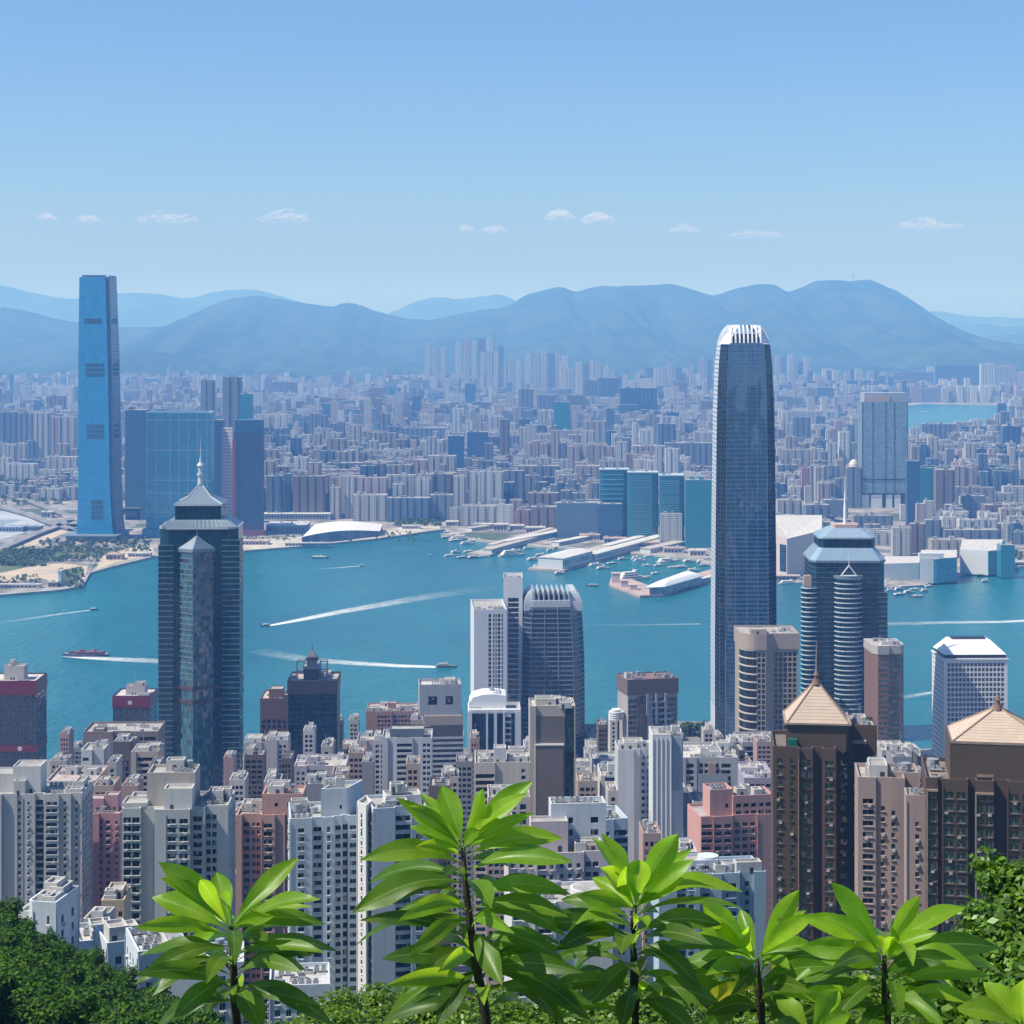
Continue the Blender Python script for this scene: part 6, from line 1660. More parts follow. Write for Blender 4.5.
# ---- the harbourfront estates and offices, one by one: (x0, x1, ytop, ybase, colour, plan, glass, phrase)
B = [
 (600, 629, 470, 536, 'teal', 'box', 1, 'teal glass slab at the near end of the long waterfront hotel row'),
 (628.5, 658, 473, 541, 'teal', 'box', 1, 'teal glass slab with bright floor lines second along the long waterfront hotel row'),
 (660, 684, 476, 545, 'teal', 'box', 1, 'teal glass slab before the last recess of the long waterfront hotel row'),
 (686, 712, 480, 548, 'teal', 'box', 1, 'teal glass slab half hidden by the tallest near waterfront skyscraper'),
 (557, 603, 503, 538, 'blue', 'box', 1, 'low broad blue glass block with a white roof line in front of the hotel row'),
 (598, 622, 504, 539, 'navy', 'box', 1, 'dark blue low block joined to the hotel row above the ferry piers'),
 (661, 682, 514, 546, 'pale', 'box', 0, 'pale low block with fine floor lines at the foot of the hotel row'),
 (326.5, 363, 463, 503, 'blue', 'notch', 0, 'broad blue grey estate slab at the west end of the harbourside estate row'),
 (364, 391, 462, 504, 'pale', 'notch', 0, 'pale striped estate slab second in the harbourside estate row'),
 (391, 404, 462, 505, 'slate', 'notch', 0, 'narrow slate estate tower inside the harbourside estate row'),
 (404, 428, 460, 505, 'pink', 'notch', 0, 'pinkish striped estate slab inside the harbourside estate row'),
 (428, 456, 456, 506, 'pale', 'notch', 0, 'tallest pale striped estate slab at the east end of the harbourside estate row'),
 (353, 387, 495, 521, 'pale', 'notch', 0, 'low pale block in the front line below the broad blue grey estate slab'),
 (387, 430, 498, 522, 'blue', 'notch', 0, 'long low blue grey block in the front line behind the promenade trees'),
 (430, 455, 495, 521, 'slate', 'notch', 0, 'low slate block in the front line beside the long low blue grey block'),
 (455, 481, 492, 519, 'slate', 'notch', 0, 'low slate block at the east end of the front line by the ferry piers'),
 (272, 291, 482, 515, 'slate', 'notch', 0, 'slate office block behind the white roofed station'),
 (292, 316, 491, 514, 'grey', 'notch', 0, 'low grey block behind the white roofed station'),
 (317, 336, 493, 516, 'slate', 'box', 0, 'boxy slate block at the end of the white roofed station'),
 (462, 496, 506, 526, 'pale', 'notch', 0, 'long pale block by the ferry piers with a flat roof'),
 (496, 513, 505, 527, 'white', 'box', 0, 'white striped block by the ferry piers'),
 (513, 531, 510, 527, 'rose', 'notch', 0, 'rose block with a red base line by the ferry piers'),
 (531, 558, 507, 530, 'brown', 'notch', 0, 'brown block next to the low broad blue glass block'),
 (448, 464, 436, 490, 'navy', 'box', 1, 'plain navy glass tower behind the harbourside estate row'),
 (467, 488, 432, 478, 'navy', 'box', 1, 'stepped navy glass tower standing over the middle of the far city'),
 (479, 494, 470, 503, 'teal', 'box', 1, 'short teal glass tower beside the east end of the harbourside estate row'),
 (505, 513, 466, 500, 'white', 'box', 0, 'slim white tower east of the short teal glass tower'),
 (378, 399, 423, 452, 'navy', 'box', 0, 'dark blue slab above the middle of the harbourside estate row'),
 (399, 446, 428, 452, 'slate', 'notch', 0, 'long slate estate slab next to the dark blue slab of the far city'),
 (271, 297, 382, 405, 'slate', 'notch', 0, 'blue ribbed estate slab alone on the plain below the western ridge'),
 (344, 380, 416, 431, 'slate', 'notch', 0, 'long low estate slab in the middle of the far plain'),
 (310, 345, 430, 446, 'grey', 'notch', 0, 'low grey estate slab over the west of the far plain'),
 (472, 492, 402, 425, 'slate', 'notch', 0, 'slate estate slab below the hillside tower cluster'),
 (519, 533, 389, 430, 'slate', 'notch', 0, 'slender slate tower with a notched top over the far city'),
 (537, 554, 395, 428, 'slate', 'notch', 0, 'twin ribbed slate tower next to the slender slate tower'),
 (554, 570, 402, 447, 'teal', 'box', 1, 'teal glass tower with a tan cap over the far city'),
 (583, 600, 380, 415, 'slate', 'notch', 0, 'slate half of a pair of broad towers before the ridge'),
 (598, 620, 378, 416, 'blue', 'notch', 0, 'blue half of a pair of broad towers before the ridge'),
 (620, 657, 388, 428, 'navy', 'notch', 0, 'broad navy slab with pink roof rooms before the ridge'),
 (525, 536, 425, 462, 'pale', 'box', 0, 'slim pale tower beneath the twin ribbed slate tower'),
 (536, 556, 434, 466, 'pale', 'notch', 0, 'pale ribbed tower beneath the teal glass tower with the tan cap'),
 (569, 586, 435, 466, 'grey', 'notch', 0, 'grey ribbed tower east of the pale ribbed tower'),
 (585, 597, 437, 460, 'teal', 'box', 1, 'small teal glass tower east of the grey ribbed tower'),
 (611, 631, 438, 464, 'slate', 'notch', 0, 'slate block north of the hotel row'),
 (640, 664, 430, 450, 'white', 'notch', 0, 'white striped estate slab north of the hotel row'),
 (633, 666, 446, 474, 'pink', 'notch', 0, 'pinkish estate slab directly behind the hotel row'),
 (665, 713, 443, 476, 'slate', 'notch', 0, 'long dark estate slab beside the tallest near waterfront skyscraper'),
 (505, 536, 466, 500, 'grey', 'notch', 0, 'grey estate slab west of the hotel row'),
 (536, 560, 466, 503, 'slate', 'notch', 0, 'slate estate slab west of the hotel row'),
 (560, 575, 475, 502, 'navy', 'box', 0, 'small navy tower close behind the hotel row'),
 (576, 600, 466, 504, 'pink', 'notch', 0, 'pinkish tower pair touching the west end of the hotel row'),
 (-12, 17, 412, 463, 'blue', 'notch', 0, 'blue ribbed estate slab cut by the picture edge beside the reclaimed point'),
 (17, 33, 413, 465, 'slate', 'notch', 0, 'slate ribbed estate slab second from the picture edge'),
 (33, 49, 413, 466, 'pale', 'notch', 0, 'pale ribbed estate slab third from the picture edge'),
 (49, 62, 417, 460, 'pink', 'notch', 0, 'pinkish ribbed estate slab near the tallest far shore skyscraper'),
 (62, 76, 417, 462, 'pale', 'notch', 0, 'pale estate slab touching the tallest far shore skyscraper'),
 (45, 78, 457, 478, 'pale', 'notch', 0, 'low pale estate block beside the park trees of the reclaimed point'),
 (5, 36, 464, 482, 'white', 'notch', 0, 'low white block with stepped roofs among the park trees'),
 (35, 55, 470, 480, 'white', 'box', 0, 'small cream block among the park trees'),
 (802, 812, 468, 500, 'rose', 'box', 0, 'narrow rose tower beside a grey glass tower of the eastern point'),
 (811, 827, 466, 502, 'slate', 'box', 1, 'grey glass tower beside the narrow rose tower of the eastern point'),
 (847, 862, 468, 508, 'slate', 'notch', 0, 'slate tower capped by a pale dome of the eastern point'),
 (826, 843, 455, 476, 'teal', 'box', 1, 'pale teal glass slab facing the tallest eastern tower'),
 (907, 920, 461, 527, 'navy', 'box', 1, 'narrow navy glass tower right beside the tall grey blue tower'),
 (919, 934, 468, 520, 'teal', 'box', 1, 'deep teal glass tower behind the narrow navy glass tower'),
 (936, 955, 470, 522, 'brown', 'notch', 0, 'brown grey ribbon windowed tower east of the deep teal glass tower'),
 (963, 986, 496, 521, 'slate', 'box', 0, 'slate boxy block east of the brown grey tower'),
 (922, 956, 424, 452, 'slate', 'notch', 0, 'slate estate slab on the shore of the far bay'),
 (956, 972, 422, 451, 'pale', 'notch', 0, 'pale estate slab on the shore of the far bay'),
 (972, 1003, 426, 452, 'slate', 'notch', 0, 'dark estate slab on the shore of the far bay'),
 (1003, 1021, 426, 474, 'navy', 'notch', 0, 'tall navy slab near the picture edge above the white billboard'),
 (779, 822, 411, 431, 'pale', 'notch', 0, 'pale estate slab just beyond the crown of the tallest near waterfront skyscraper'),
 (981, 996, 364, 398, 'white', 'notch', 0, 'tall pale estate tower at the foot of the eastern slope'),
 (996, 1017, 366, 398, 'pale', 'notch', 0, 'pale estate tower cut by the picture edge at the foot of the eastern slope'),
 (1017, 1040, 372, 398, 'white', 'notch', 0, 'white estate tower partly outside the picture at the foot of the eastern slope'),
 (893, 935, 372, 391, 'slate', 'notch', 0, 'pale ribbed estate slab below the big round hill'),
 (935, 981, 365, 392, 'blue', 'notch', 0, 'dark ribbed estate slab below the big round hill'),
 (825, 848, 500, 527, 'slate', 'box', 1, 'low slate glass block behind the cultural hall'),
 (778, 802, 500, 532, 'pale', 'notch', 0, 'pale block behind the cultural hall'),
 (806, 830, 505, 535, 'slate', 'notch', 0, 'dark grey block behind the cultural hall'),
 (893, 912, 528, 556, 'pale', 'notch', 0, 'pale brown waterfront slab beneath the tall grey blue tower'),
 (911, 926, 524, 553, 'brown', 'notch', 0, 'brown waterfront slab beneath the tall grey blue tower'),
 (926, 942, 520, 549, 'slate', 'notch', 0, 'slate waterfront slab east of the brown waterfront slab'),
 (932, 968, 540, 558, 'tan', 'notch', 0, 'tan low block behind the teal glass showroom'),
 (945, 1000, 530, 550, 'slate', 'notch', 0, 'long slate low block behind the white sided waterfront hall'),
 (957, 1012, 524, 541, 'brown', 'notch', 0, 'long brown low block near the picture edge'),
 (985, 1012, 505, 530, 'brown', 'notch', 0, 'brown boxy block near the picture edge'),
 (917, 925, 504, 530, 'pink', 'box', 0, 'slim pinkish tower beside the brown grey ribbon windowed tower'),
 (925, 934, 501, 530, 'pale', 'box', 0, 'slim pale tower beside the slim pinkish tower'),
 (778, 798, 465, 492, 'slate', 'notch', 0, 'slate block just past the shaft of the tallest near waterfront skyscraper'),
 (806, 822, 440, 460, 'grey', 'notch', 0, 'grey block far behind the cultural hall'),
]
for i, (x0, x1, yt, yb, c, k, gl, ph) in enumerate(B):
    o = far_building(ph, x0, x1, yt, yb, c, k, None, None, bool(gl), 0.0, 'far_tower', 'tower block', i)
    if ph.startswith('slate tower capped'):
        mb = MB(); n = 12; H_ = EYE-(468-HY)/F*o.location.y; w = 15/F*o.location.y
        mb.loft([([(w/2+w*.33*cos(q)*cos(2*pi*j/n), 10+w*.33*cos(q)*sin(2*pi*j/n)) for j in range(n)], H_+w*.5*sin(q)+2) for q in (0, .4, .8, 1.2, 1.5)])
        mb.build('dome', plain_mat((.6, .52, .44), "pale_dome", .5), o)
    if 'hotel row' in ph and ph.startswith('teal'):
        w = (x1-x0)/F*o.location.y; H_ = o.data.vertices[0].co.z; top = EYE-(yt-HY)/F*o.location.y
        mb = MB(); z = 8
        while z < top-6:
            mb.box(w*.04, w*.80, -1.2, -.02, z, z+1.0); z += 4.0 if i != 0 else 9.0
        mb.build('balcony_slabs', plain_mat((.14, .34, .38), "teal_slab", .5), o)
        mb = MB(); mb.box(-1, w+1, -1.5, 25, top+.01, top+2.2); mb.build('roof_rim', plain_mat((.5, .58, .6), "pale_rim", .5), o)
        mb = MB(); mb.box(w*.82, w+.2, -1.6, -.02, 2, top); mb.build('recess_panel', glass_mat((.006, .05, .08), (3, 4), .2, .4, .02, name="recess_glass"), o)

# hillside estates: thin pale towers in rows at the mountain foot, each its own tower
ZG = [("thin pale estate tower in the cluster climbing the middle mountain foot", "estate towers of the middle mountain foot", [(425, 345, 398, 14), (455, 340, 396, 20), (480, 348, 398, 16), (500, 358, 399, 14), (525, 350, 400, 16), (548, 352, 400, 10), (560, 365, 403, 18), (590, 363, 403, 12)], ['white', 'pale', 'white', 'slate']),
      ("pale estate tower in the long rows under the main ridge", "estate towers under the long ridge", [(610, 371, 400, 14), (640, 369, 399, 16), (668, 366, 400, 18), (700, 360, 400, 14), (650, 385, 412, 16), (688, 383, 412, 14), (776, 354, 394, 10), (790, 360, 395, 10), (800, 371, 402, 14), (820, 372, 401, 12), (845, 370, 399, 14), (868, 372, 398, 12)], ['pale', 'slate', 'white', 'pale'])]
n_ind = len(B)
for lab, grp, rows, cs in ZG:
    for (x0, yt, yb, n) in rows:
        rnd = random.Random(x0)
        x = x0
        for j in range(max(3, n//4)):
            w = rnd.uniform(4, 7.5)
            far_building(lab, x, x+w, yt+rnd.uniform(-3, 5), yb+rnd.uniform(-2, 3), cs[j % len(cs)], 'notch', 18, grp, False, 0, 'estate_tower', 'tower block')
            x += w + rnd.uniform(.5, 2.2); n_ind += 1

# ---- the carpet of the far city
rnd = random.Random(5)
occ = [(x0-1, x1+1, gd(yb)-30, gd(yb)+45) for (x0, x1, yt, yb, *_r) in B] + [(70, 130, 3440, 3640), (140, 270, 3500, 3660), (855, 912, 4050, 4180)]
cells = []
D = 3420.0
pal = ['grey', 'pale', 'pale', 'white', 'white', 'tan', 'blue', 'slate', 'slate', 'navy', 'pale', 'pink', 'white', 'brown']
while D < 11700:
    pitch = 34 + (D-3400)*.0028
    x = -300.0 - 0.31*D; xe = 300 + .31*D
    while x < xe:
        w = rnd.uniform(12, 34) if rnd.random() < .86 else rnd.uniform(40, 75); X = x; x += w + rnd.uniform(3, 11) + (12 if rnd.random() < .1 else 0)
        Dj = D + rnd.uniform(-8, 8)
        px = 512 + F*(X+w/2)/Dj
        if Dj < shore_D(px) + 75: continue
        if px < 172 and Dj < 4250: continue
        if 155 <= px < 445 and Dj < 3840: continue
        if 445 <= px < 712 and Dj < 3730: continue
        if 760 < px < 890 and Dj < 3330: continue
        if 860 < px < 1100 and Dj < shore_D(px) + 170: continue
        if 850 < px < 915 and 3700 < Dj < 4200: continue
        if bay_blocked(px, Dj) or bay_blocked(px-6, Dj) or bay_blocked(px+6, Dj): continue
        if any(a < px < b and c < Dj < d for a, b, c, d in occ): continue
        zone = mnoise.noise((X*.0011, Dj*.0009, 2.0)); z2 = mnoise.noise((X*.004, Dj*.004, 9.0))
        if zone < -.26 and rnd.random() < .72: continue           # parks and low ground
        h = rnd.uniform(14, 40) + max(0, z2)*50
        if zone > .05 and rnd.random() < .30 + zone: h = rnd.uniform(45, 85) + max(0, zone)*50
        est = mnoise.noise((X*.0042, Dj*.0034, 21.0)); estate = est > .34
        if estate: w = 24 + 10*mnoise.noise((floor(X/260), floor(Dj/300), 3.3)); h = 70 + 40*mnoise.noise((floor(X/260)*.7, floor(Dj/300)*.7, 7.7)) + rnd.uniform(-4, 4)
        elif est < 0: h *= .8
        if rnd.random() < .03: h = rnd.uniform(75, 130)
        if Dj < 3800: h = min(h, 45)
        if 850 < px < 940 and Dj < 3750: h = min(h, 24)
        pr_ = rnd.choice(pal); col = CC[pr_]; k = rnd.uniform(.8, 1.15)
        if estate: col = CC[['pale', 'white', 'slate', 'blue', 'pale', 'pink'][int(abs(mnoise.noise((floor(X/260), floor(Dj/300), 1.1)))*40) % 6]]; k = rnd.uniform(.95, 1.05)
        cells.append((h*w/(Dj*Dj)*(1.6 if h > 40 else 1), X, Dj, w, rnd.uniform(14, 26), h, tuple(min(.66, q*k) for q in col), 'notch' if w > 20 else ('cross' if rnd.random() < .5 else 'box'), px))
    D += pitch
cells.sort(key=lambda c: -c[0])
inview = [c for c in cells if -20 < c[8] < 1044]
room = 292 - n_ind
zones = [(180, 'west of the wide teal glass block', 'west'), (430, 'behind the harbourside estate row', 'middle west'), (720, 'behind the long waterfront hotel row', 'middle'), (2000, 'around the tall grey blue eastern tower', 'east')]
big = inview[:room]; ids = set(id(c) for c in big)
for c in big:
    _, X, Dj, w, d, h, col, kind, px = c
    z_ = next(z for z in zones if px < z[0])
    far_ = Dj > 5600
    mb = MB(); far_mesh(mb, 0, 0, w, d, h, col, kind, rnd)
    o = mb.build('city_block', M_CF); o.location = (X, Dj, 0)
    tag(o, ("distant" if far_ else "nearer") + " ordinary city block " + z_[1], "city block", ("distant" if far_ else "nearer") + " city blocks, " + z_[2])
mb = MB()
for c in cells:
    if id(c) in ids: continue
    _, X, Dj, w, d, h, col, kind, px = c
    far_mesh(mb, X, Dj, w, d, h, col, 'box' if Dj > 6500 else kind, rnd, 0, Dj < 7000)
o = mb.build('far_city_blocks', M_CF); tag(o, 'sea of small far city blocks reaching back to the mountain foot', 'city blocks', None, 'stuff')
print("far city blocks", len(cells))

# ---- trees among the far city
def leaf_clump(mb, c, r, n, size, rnd, flat=.75, shell=.55):
    for _ in range(n):
        d = Vector((rnd.gauss(0, 1), rnd.gauss(0, 1), rnd.gauss(0, 1))).normalized()
        p = Vector(c) + Vector((d.x*r, d.y*r, d.z*r*flat)) * (rnd.uniform(shell, 1.0))
        nrm = (d + Vector((rnd.uniform(-1, 1), rnd.uniform(-1, 1), rnd.uniform(-.3, 1.2)))*.9).normalized()
        t_ = nrm.orthogonal().normalized(); t_.rotate(Matrix.Rotation(rnd.uniform(0, 6.28), 3, nrm)); b_ = nrm.cross(t_)
        a = size*rnd.uniform(.6, 1.25); bw = a*.55
        mb.face([p-t_*a, p+b_*bw, p+t_*a*1.0, p-b_*bw])
M_FOL_FAR = leaf_mat("far_foliage", (.045, .085, .022), .1, .5, .8)
mb = MB(); rnd = random.Random(8)
def tree_mass(px0, px1, y0, y1, n, r=7):
    for _ in range(n):
        p = G(rnd.uniform(px0, px1), rnd.uniform(y0, y1), 4)
        leaf_clump(mb, (p.x, p.y, 4+r*.6), r*rnd.uniform(.6, 1.3), 12, r*.55, rnd, .8)
for a in [(0, 76, 478, 492, 300), (0, 70, 485, 505, 90), (0, 45, 552, 566, 150, 6), (10, 110, 548, 562, 120, 5), (40, 150, 540, 553, 150, 5), (60, 84, 570, 588, 60, 4), (0, 40, 576, 586, 50, 3), (395, 440, 518, 526, 120, 5), (240, 420, 532, 541, 140, 3), (980, 1024, 552, 560, 60, 5), (870, 905, 418, 430, 60, 9), (780, 870, 425, 435, 90, 9)]:
    tree_mass(*a)
for _ in range(700):
    Dj = rnd.uniform(4300, 10500); px = rnd.uniform(-40, 1064)
    if bay_blocked(px, Dj): continue
    X = (px-512)/F*Dj
    if mnoise.noise((X*.0011, Dj*.0009, 2.0)) > -.28: continue
    leaf_clump(mb, (X, Dj, 9), rnd.uniform(8, 20), 14, 7, rnd, .5)
o = mb.build('park_trees', M_FOL_FAR); tag(o, 'dark green park trees scattered through the far shore and plain', 'park trees', None, 'stuff')

# ---- reclaimed point: roads, sand, lawns
def patch(name, pts, z, mat):
    mb = MB(); q = [G(x, y, z) for x, y in pts]
    mb.face([(p.x, p.y, z) for p in q][::-1]); o = mb.build(name, mat); tag(o, kind='structure')
M_SAND = land_mat("sand_ground", (.42, .34, .25), (.50, .42, .31), (.33, .30, .24), .03); M_LAWN = land_mat("lawn", (.05, .09, .03), (.09, .13, .045), (.15, .14, .08), .04); M_ROAD = land_mat("road_asphalt", (.16, .16, .17), (.22, .22, .22), (.28, .27, .26), .05)
M_PALE = land_mat("station_roof_ground", (.30, .33, .38), (.42, .44, .47), (.2, .24, .3), .03)
patch('sand_ground', [(-60, 570), (0, 559), (40, 543), (70, 531), (74, 524), (60, 530), (30, 535), (0, 548), (-60, 560)], 3.2, M_SAND)
patch('paved_yard', [(-60, 548), (0, 540), (40, 528), (52, 520), (30, 512), (0, 510), (-60, 508)], 3.25, M_PALE)
patch('lawn', [(-60, 592), (0, 584), (40, 578), (72, 586), (84, 580), (88, 566), (60, 563), (20, 568), (-60, 580)], 3.2, M_SAND)
patch('lawn', [(60, 584), (78, 584), (82, 566), (63, 570)], 3.3, M_LAWN)
patch('lawn', [(-40, 578), (0, 573), (60, 560), (90, 556), (120, 548), (60, 546), (0, 562), (-40, 568)], 3.3, M_LAWN)
patch('sand_ground', [(95, 570), (120, 562), (154, 555), (154, 545), (130, 548), (104, 555)], 3.3, M_SAND)
patch('sand_ground', [(240, 551), (300, 546), (380, 538), (440, 529), (440, 523), (380, 529), (300, 536), (240, 540)], 3.2, land_mat("pale_promenade_ground", (.40, .36, .31), (.50, .46, .40), (.25, .24, .2), .05))
for pts_ in ([(-60, 500), (0, 492), (35, 502), (66, 514), (74, 524)], [(-60, 512), (0, 506), (30, 514), (50, 522), (72, 528)], [(0, 548), (36, 533), (72, 520)]):
    mb = MB(); q = [G(x, y, 9) for x, y in pts_]
    for a, b in zip(q, q[1:]):
        d = (b-a); nrm = Vector((-d.y, d.x, 0)).normalized()*9
        mb.face([a-nrm, b-nrm, b+nrm, a+nrm]); mb.face([a+nrm, b+nrm, b+nrm-Vector((0, 0, 3)), a+nrm-Vector((0, 0, 3))]); mb.face([a-nrm-Vector((0, 0, 3)), b-nrm-Vector((0, 0, 3)), b-nrm, a-nrm])
        m_ = (a+b)/2; mb.box(m_.x-1.5, m_.x+1.5, m_.y-1.5, m_.y+1.5, 2, 6)
    tag(mb.build('elevated_road', M_ROAD), kind='structure')
def low_hall(label, x0, x1, y, h, depth, col, name='low_hall', roofcol=None, seed=0):
    p = G(x0, y, 3); w = (x1-x0)/F*p.y
    r = empty(name, (p.x, p.y, 2.5)); tag(r, label, 'building')
    mb = MB(); mb.prism(rect(0, w, 0, depth), 0, h, 0); mb.build('wall', wall_mat(col, "hall_wall"), r)
    mb = MB(); mb.prism(rect(-1, w+1, -1, depth+1), h+.01, h+1.2, 0, True, True); mb.build('roof', roof_mat(roofcol or (.55, .55, .53)), r)
    mb = MB()
    k = 0
    while k*6+1 < w-5: mb.box(k*6+1, k*6+5, -.15, -.003, h*.25, h*.75); k += 1
    if mb.f: mb.build('window_row', gm('blue'), r)
    rr = random.Random(seed + int(x0))
    for q in range(int(w*depth/700)+1):
        a, b = rr.uniform(0, max(.1, w-6)), rr.uniform(0, depth-5); mb = MB(); mb.prism(rect(a, a+rr.uniform(3, 7), b, b+rr.uniform(2, 5)), h+1.2, h+1.2+rr.uniform(1, 3), 0); mb.build('roof_box', wall_mat((.5, .5, .5), "roof_box_wall"), r)
    return r
low_hall('small pale blocky house by the corner of the reclaimed point', 58, 61, 586, 22, 20, (.6, .58, .55))
low_hall('low rose brick hall beside the lawn of the reclaimed point', 48, 57, 587, 7, 14, (.45, .22, .18))
low_hall('long low white shed on the tip of the reclaimed point', 0, 40, 588, 5, 10, (.6, .56, .5))
low_hall('low cream pavilion near the curved seawall of the reclaimed point', 106, 122, 560, 9, 22, (.5, .36, .26), roofcol=(.5, .38, .28))
low_hall('low white hall beside the curved seawall of the reclaimed point', 128, 150, 557, 6, 18, (.58, .55, .5))
low_hall('pale slab building at the podium of the tallest far shore skyscraper', 126, 140, 520, 24, 20, (.55, .55, .55))
low_hall('long blue roofed depot on the paved yard', -20, 22, 532, 9, 40, (.3, .36, .45), roofcol=(.34, .40, .5))
low_hall('small depot beside the sand strip of the reclaimed point', 24, 40, 531, 8, 24, (.22, .27, .35), roofcol=(.25, .32, .4))
low_hall('pale pump house among the flyovers', 41, 52, 518, 12, 20, (.45, .43, .42))
low_hall('pale hall with an arched roof edge under the park trees', 54, 78, 494, 14, 24, (.55, .5, .48))
for (x0, x1, y, h) in ((474, 492, 529, 9), (494, 508, 531, 12), (510, 524, 530, 8), (526, 545, 533, 10), (552, 574, 536, 8), (580, 600, 540, 9), (604, 626, 543, 8), (640, 660, 548, 9), (664, 684, 553, 8), (690, 706, 556, 9), (446, 458, 526, 8)):
    low_hall('low quay shed in the row behind the ferry piers', x0, x1, y, h, 22, (.45, .42, .4), roofcol=(.6, .57, .53) if x0 % 4 else (.5, .35, .3))['group'] = 'quay sheds behind the ferry piers'
# station with the big white wing roof
t_r = empty('station', (0, 0, 0)); tag(t_r, 'low station with a huge swooping white roof on the far promenade', 'station')
q0, q1 = G(302, 545, 3), G(380, 536, 3); mb = MB(); n = 16; prev = None; prof = []
for k in range(n+1):
    a = k/n; b0 = q0.lerp(q1, a); z0 = 3; zt = 3 + 9 + 9*sin(pi*(.2+.8*a)) ; prof.append((b0, zt, b0 + Vector((8-10*a, 150-50*a, 0)), zt + 7 - 5*a))
for (a, za, c, zc_), (b, zb, d, zd) in zip(prof, prof[1:]):
    mb.face([(a.x, a.y, za), (b.x, b.y, zb), (d.x, d.y, zd), (c.x, c.y, zc_)])
mb.build('white_roof', plain_mat((.72, .71, .70), "white_membrane", .5, 0, .04), t_r)
mb = MB()
for (a, za, c, zc_), (b, zb, d, zd) in zip(prof, prof[1:]): mb.face([(a.x, a.y, 2), (b.x, b.y, 2), (b.x, b.y, zb), (a.x, a.y, za)]); mb.face([(d.x, d.y, 2), (c.x, c.y, 2), (c.x, c.y, zc_), (d.x, d.y, zd)])
mb.build('glass_front', glass_mat((.08, .13, .2), (4, 5), .2, .4, .02, name="station_glass"), t_r)
low_hall('flat roofed terminal hall joined to the white roofed station', 266, 306, 533, 14, 70, (.25, .3, .36), roofcol=(.6, .6, .6))
low_hall('long white flat roof slab behind the white roofed station', 256, 330, 520, 12, 40, (.4, .42, .45), roofcol=(.66, .66, .66))
low_hall('row of small promenade kiosks below the white roofed station', 285, 330, 546, 5, 10, (.4, .42, .45))
low_hall('cream warehouse on the promenade beside the rose edged tower', 242, 268, 545, 7, 24, (.5, .42, .36), roofcol=(.55, .46, .4))
low_hall('small white hall on the promenade near the ferry piers', 402, 420, 529, 6, 16, (.6, .58, .52))
low_hall('white low hall before the low slate blocks by the ferry piers', 452, 470, 516, 18, 20, (.5, .48, .46))

# ---- cultural hall and the eastern waterfront
def hall(name, label, pts, h, mat, cat='building', tops=None):
    """pts: ground corners in pixels, front left first then clockwise seen from above is not needed: given counter clockwise"""
    q = [G(x, y, 3) for x, y in pts]; o = q[0]
    r = empty(name, (o.x, o.y, 2.5)); tag(r, label, cat)
    poly = [(p.x-o.x, p.y-o.y) for p in q]
    hs = tops or [h]*len(poly)
    mb = MB(); n = len(poly); u = 0
    for i in range(n):
        j = (i+1) % n; L = math.hypot(poly[j][0]-poly[i][0], poly[j][1]-poly[i][1])
        mb.face([(*poly[i], 0), (*poly[j], 0), (*poly[j], hs[j]), (*poly[i], hs[i])], 0, [(u, 0), (u+L, 0), (u+L, hs[j]), (u, hs[i])]); u += L
    mb.build('wall', mat, r)
    rf = MB(); rf.face([(*p, z+.02) for p, z in zip(poly, hs)]); rf.build('roof', roof_mat((.6, .58, .55)), r)
    return r, poly
PKW = wall_mat((.56, .45, .42), "pink_stone_wall", .7, .1)
r, poly = hall('cultural_hall', 'windowless pinkish cultural hall with a sloping roof on the far eastern waterfront', [(768, 573), (787, 577), (822, 573), (822, 556), (772, 556)], 40, PKW, tops=[66, 60, 68, 70, 70])
mb = MB(); a, b = poly[0], poly[1]
for (s0, s1) in ((.12, .42), (.62, .95)):
    p0 = (lerp(a[0], b[0], s0), lerp(a[1], b[1], s0)-1); p1 = (lerp(a[0], b[0], s1), lerp(a[1], b[1], s1)-1)
    mb.prism([p0, p1, (p1[0], p1[1]+.9), (p0[0], p0[1]+.9)], 8, 50, 0)
mb.build('entrance_glass', gm('blue'), r)
low_hall('low pink terrace hall in front of the cultural hall', 770, 800, 580, 6, 14, (.5, .38, .34), roofcol=(.55, .45, .4))
WSD = wall_mat((.60, .60, .60), "white_hall_wall", .6, .1); TLG = glass_mat((.03, .24, .32), (3, 4), .12, .3, .015, 1.8, (.3, .5, .55), (.2, .3), name="showroom_glass")
r, poly = hall('waterfront_hall', 'wide low hall with a big plain pale front on the far eastern waterfront', [(882, 581), (919, 580), (922, 573), (885, 573)], 27, WSD)
r, poly = hall('showroom', 'white and teal glass showroom block on the far eastern waterfront', [(920, 583), (936, 583), (957, 581), (957, 573), (921, 573)], 37, TLG)
mb = MB(); mb.box(-.5, poly[1][0]*.85, -.6, -.05, 0, 38); mb.build('white_frame', WSD, r)
mb = MB(); mb.box(0, poly[2][0]*.6, 4, 14, 37, 45); mb.build('roof_storey', WSD, r)
r, poly = hall('waterfront_hall', 'white sided waterfront hall with a teal glass corner near the picture edge', [(960, 573), (988, 575), (1003, 573), (1003, 562), (962, 562)], 38, WSD)
mb = MB(); a, b = poly[1], poly[2]; mb.prism([(a[0], a[1]-.8), (b[0], b[1]-.8), (b[0], b[1]-.05), (a[0], a[1]-.05)], 0, 38, 0); mb.build('glass_corner', TLG, r)
far_building('dark teal rounded tower block on the far eastern waterfront near the picture edge', 1001, 1015, 545, 577, 'teal', 'box', 26, glass=True)
t = far_building('white billboard topped building near the picture edge above the eastern waterfront', 997, 1020, 470, 497, 'white', 'box', 20)
low_hall('long low pink roofed market shed before the far bay', 955, 1000, 484, 12, 50, (.5, .25, .25), roofcol=(.55, .27, .27))
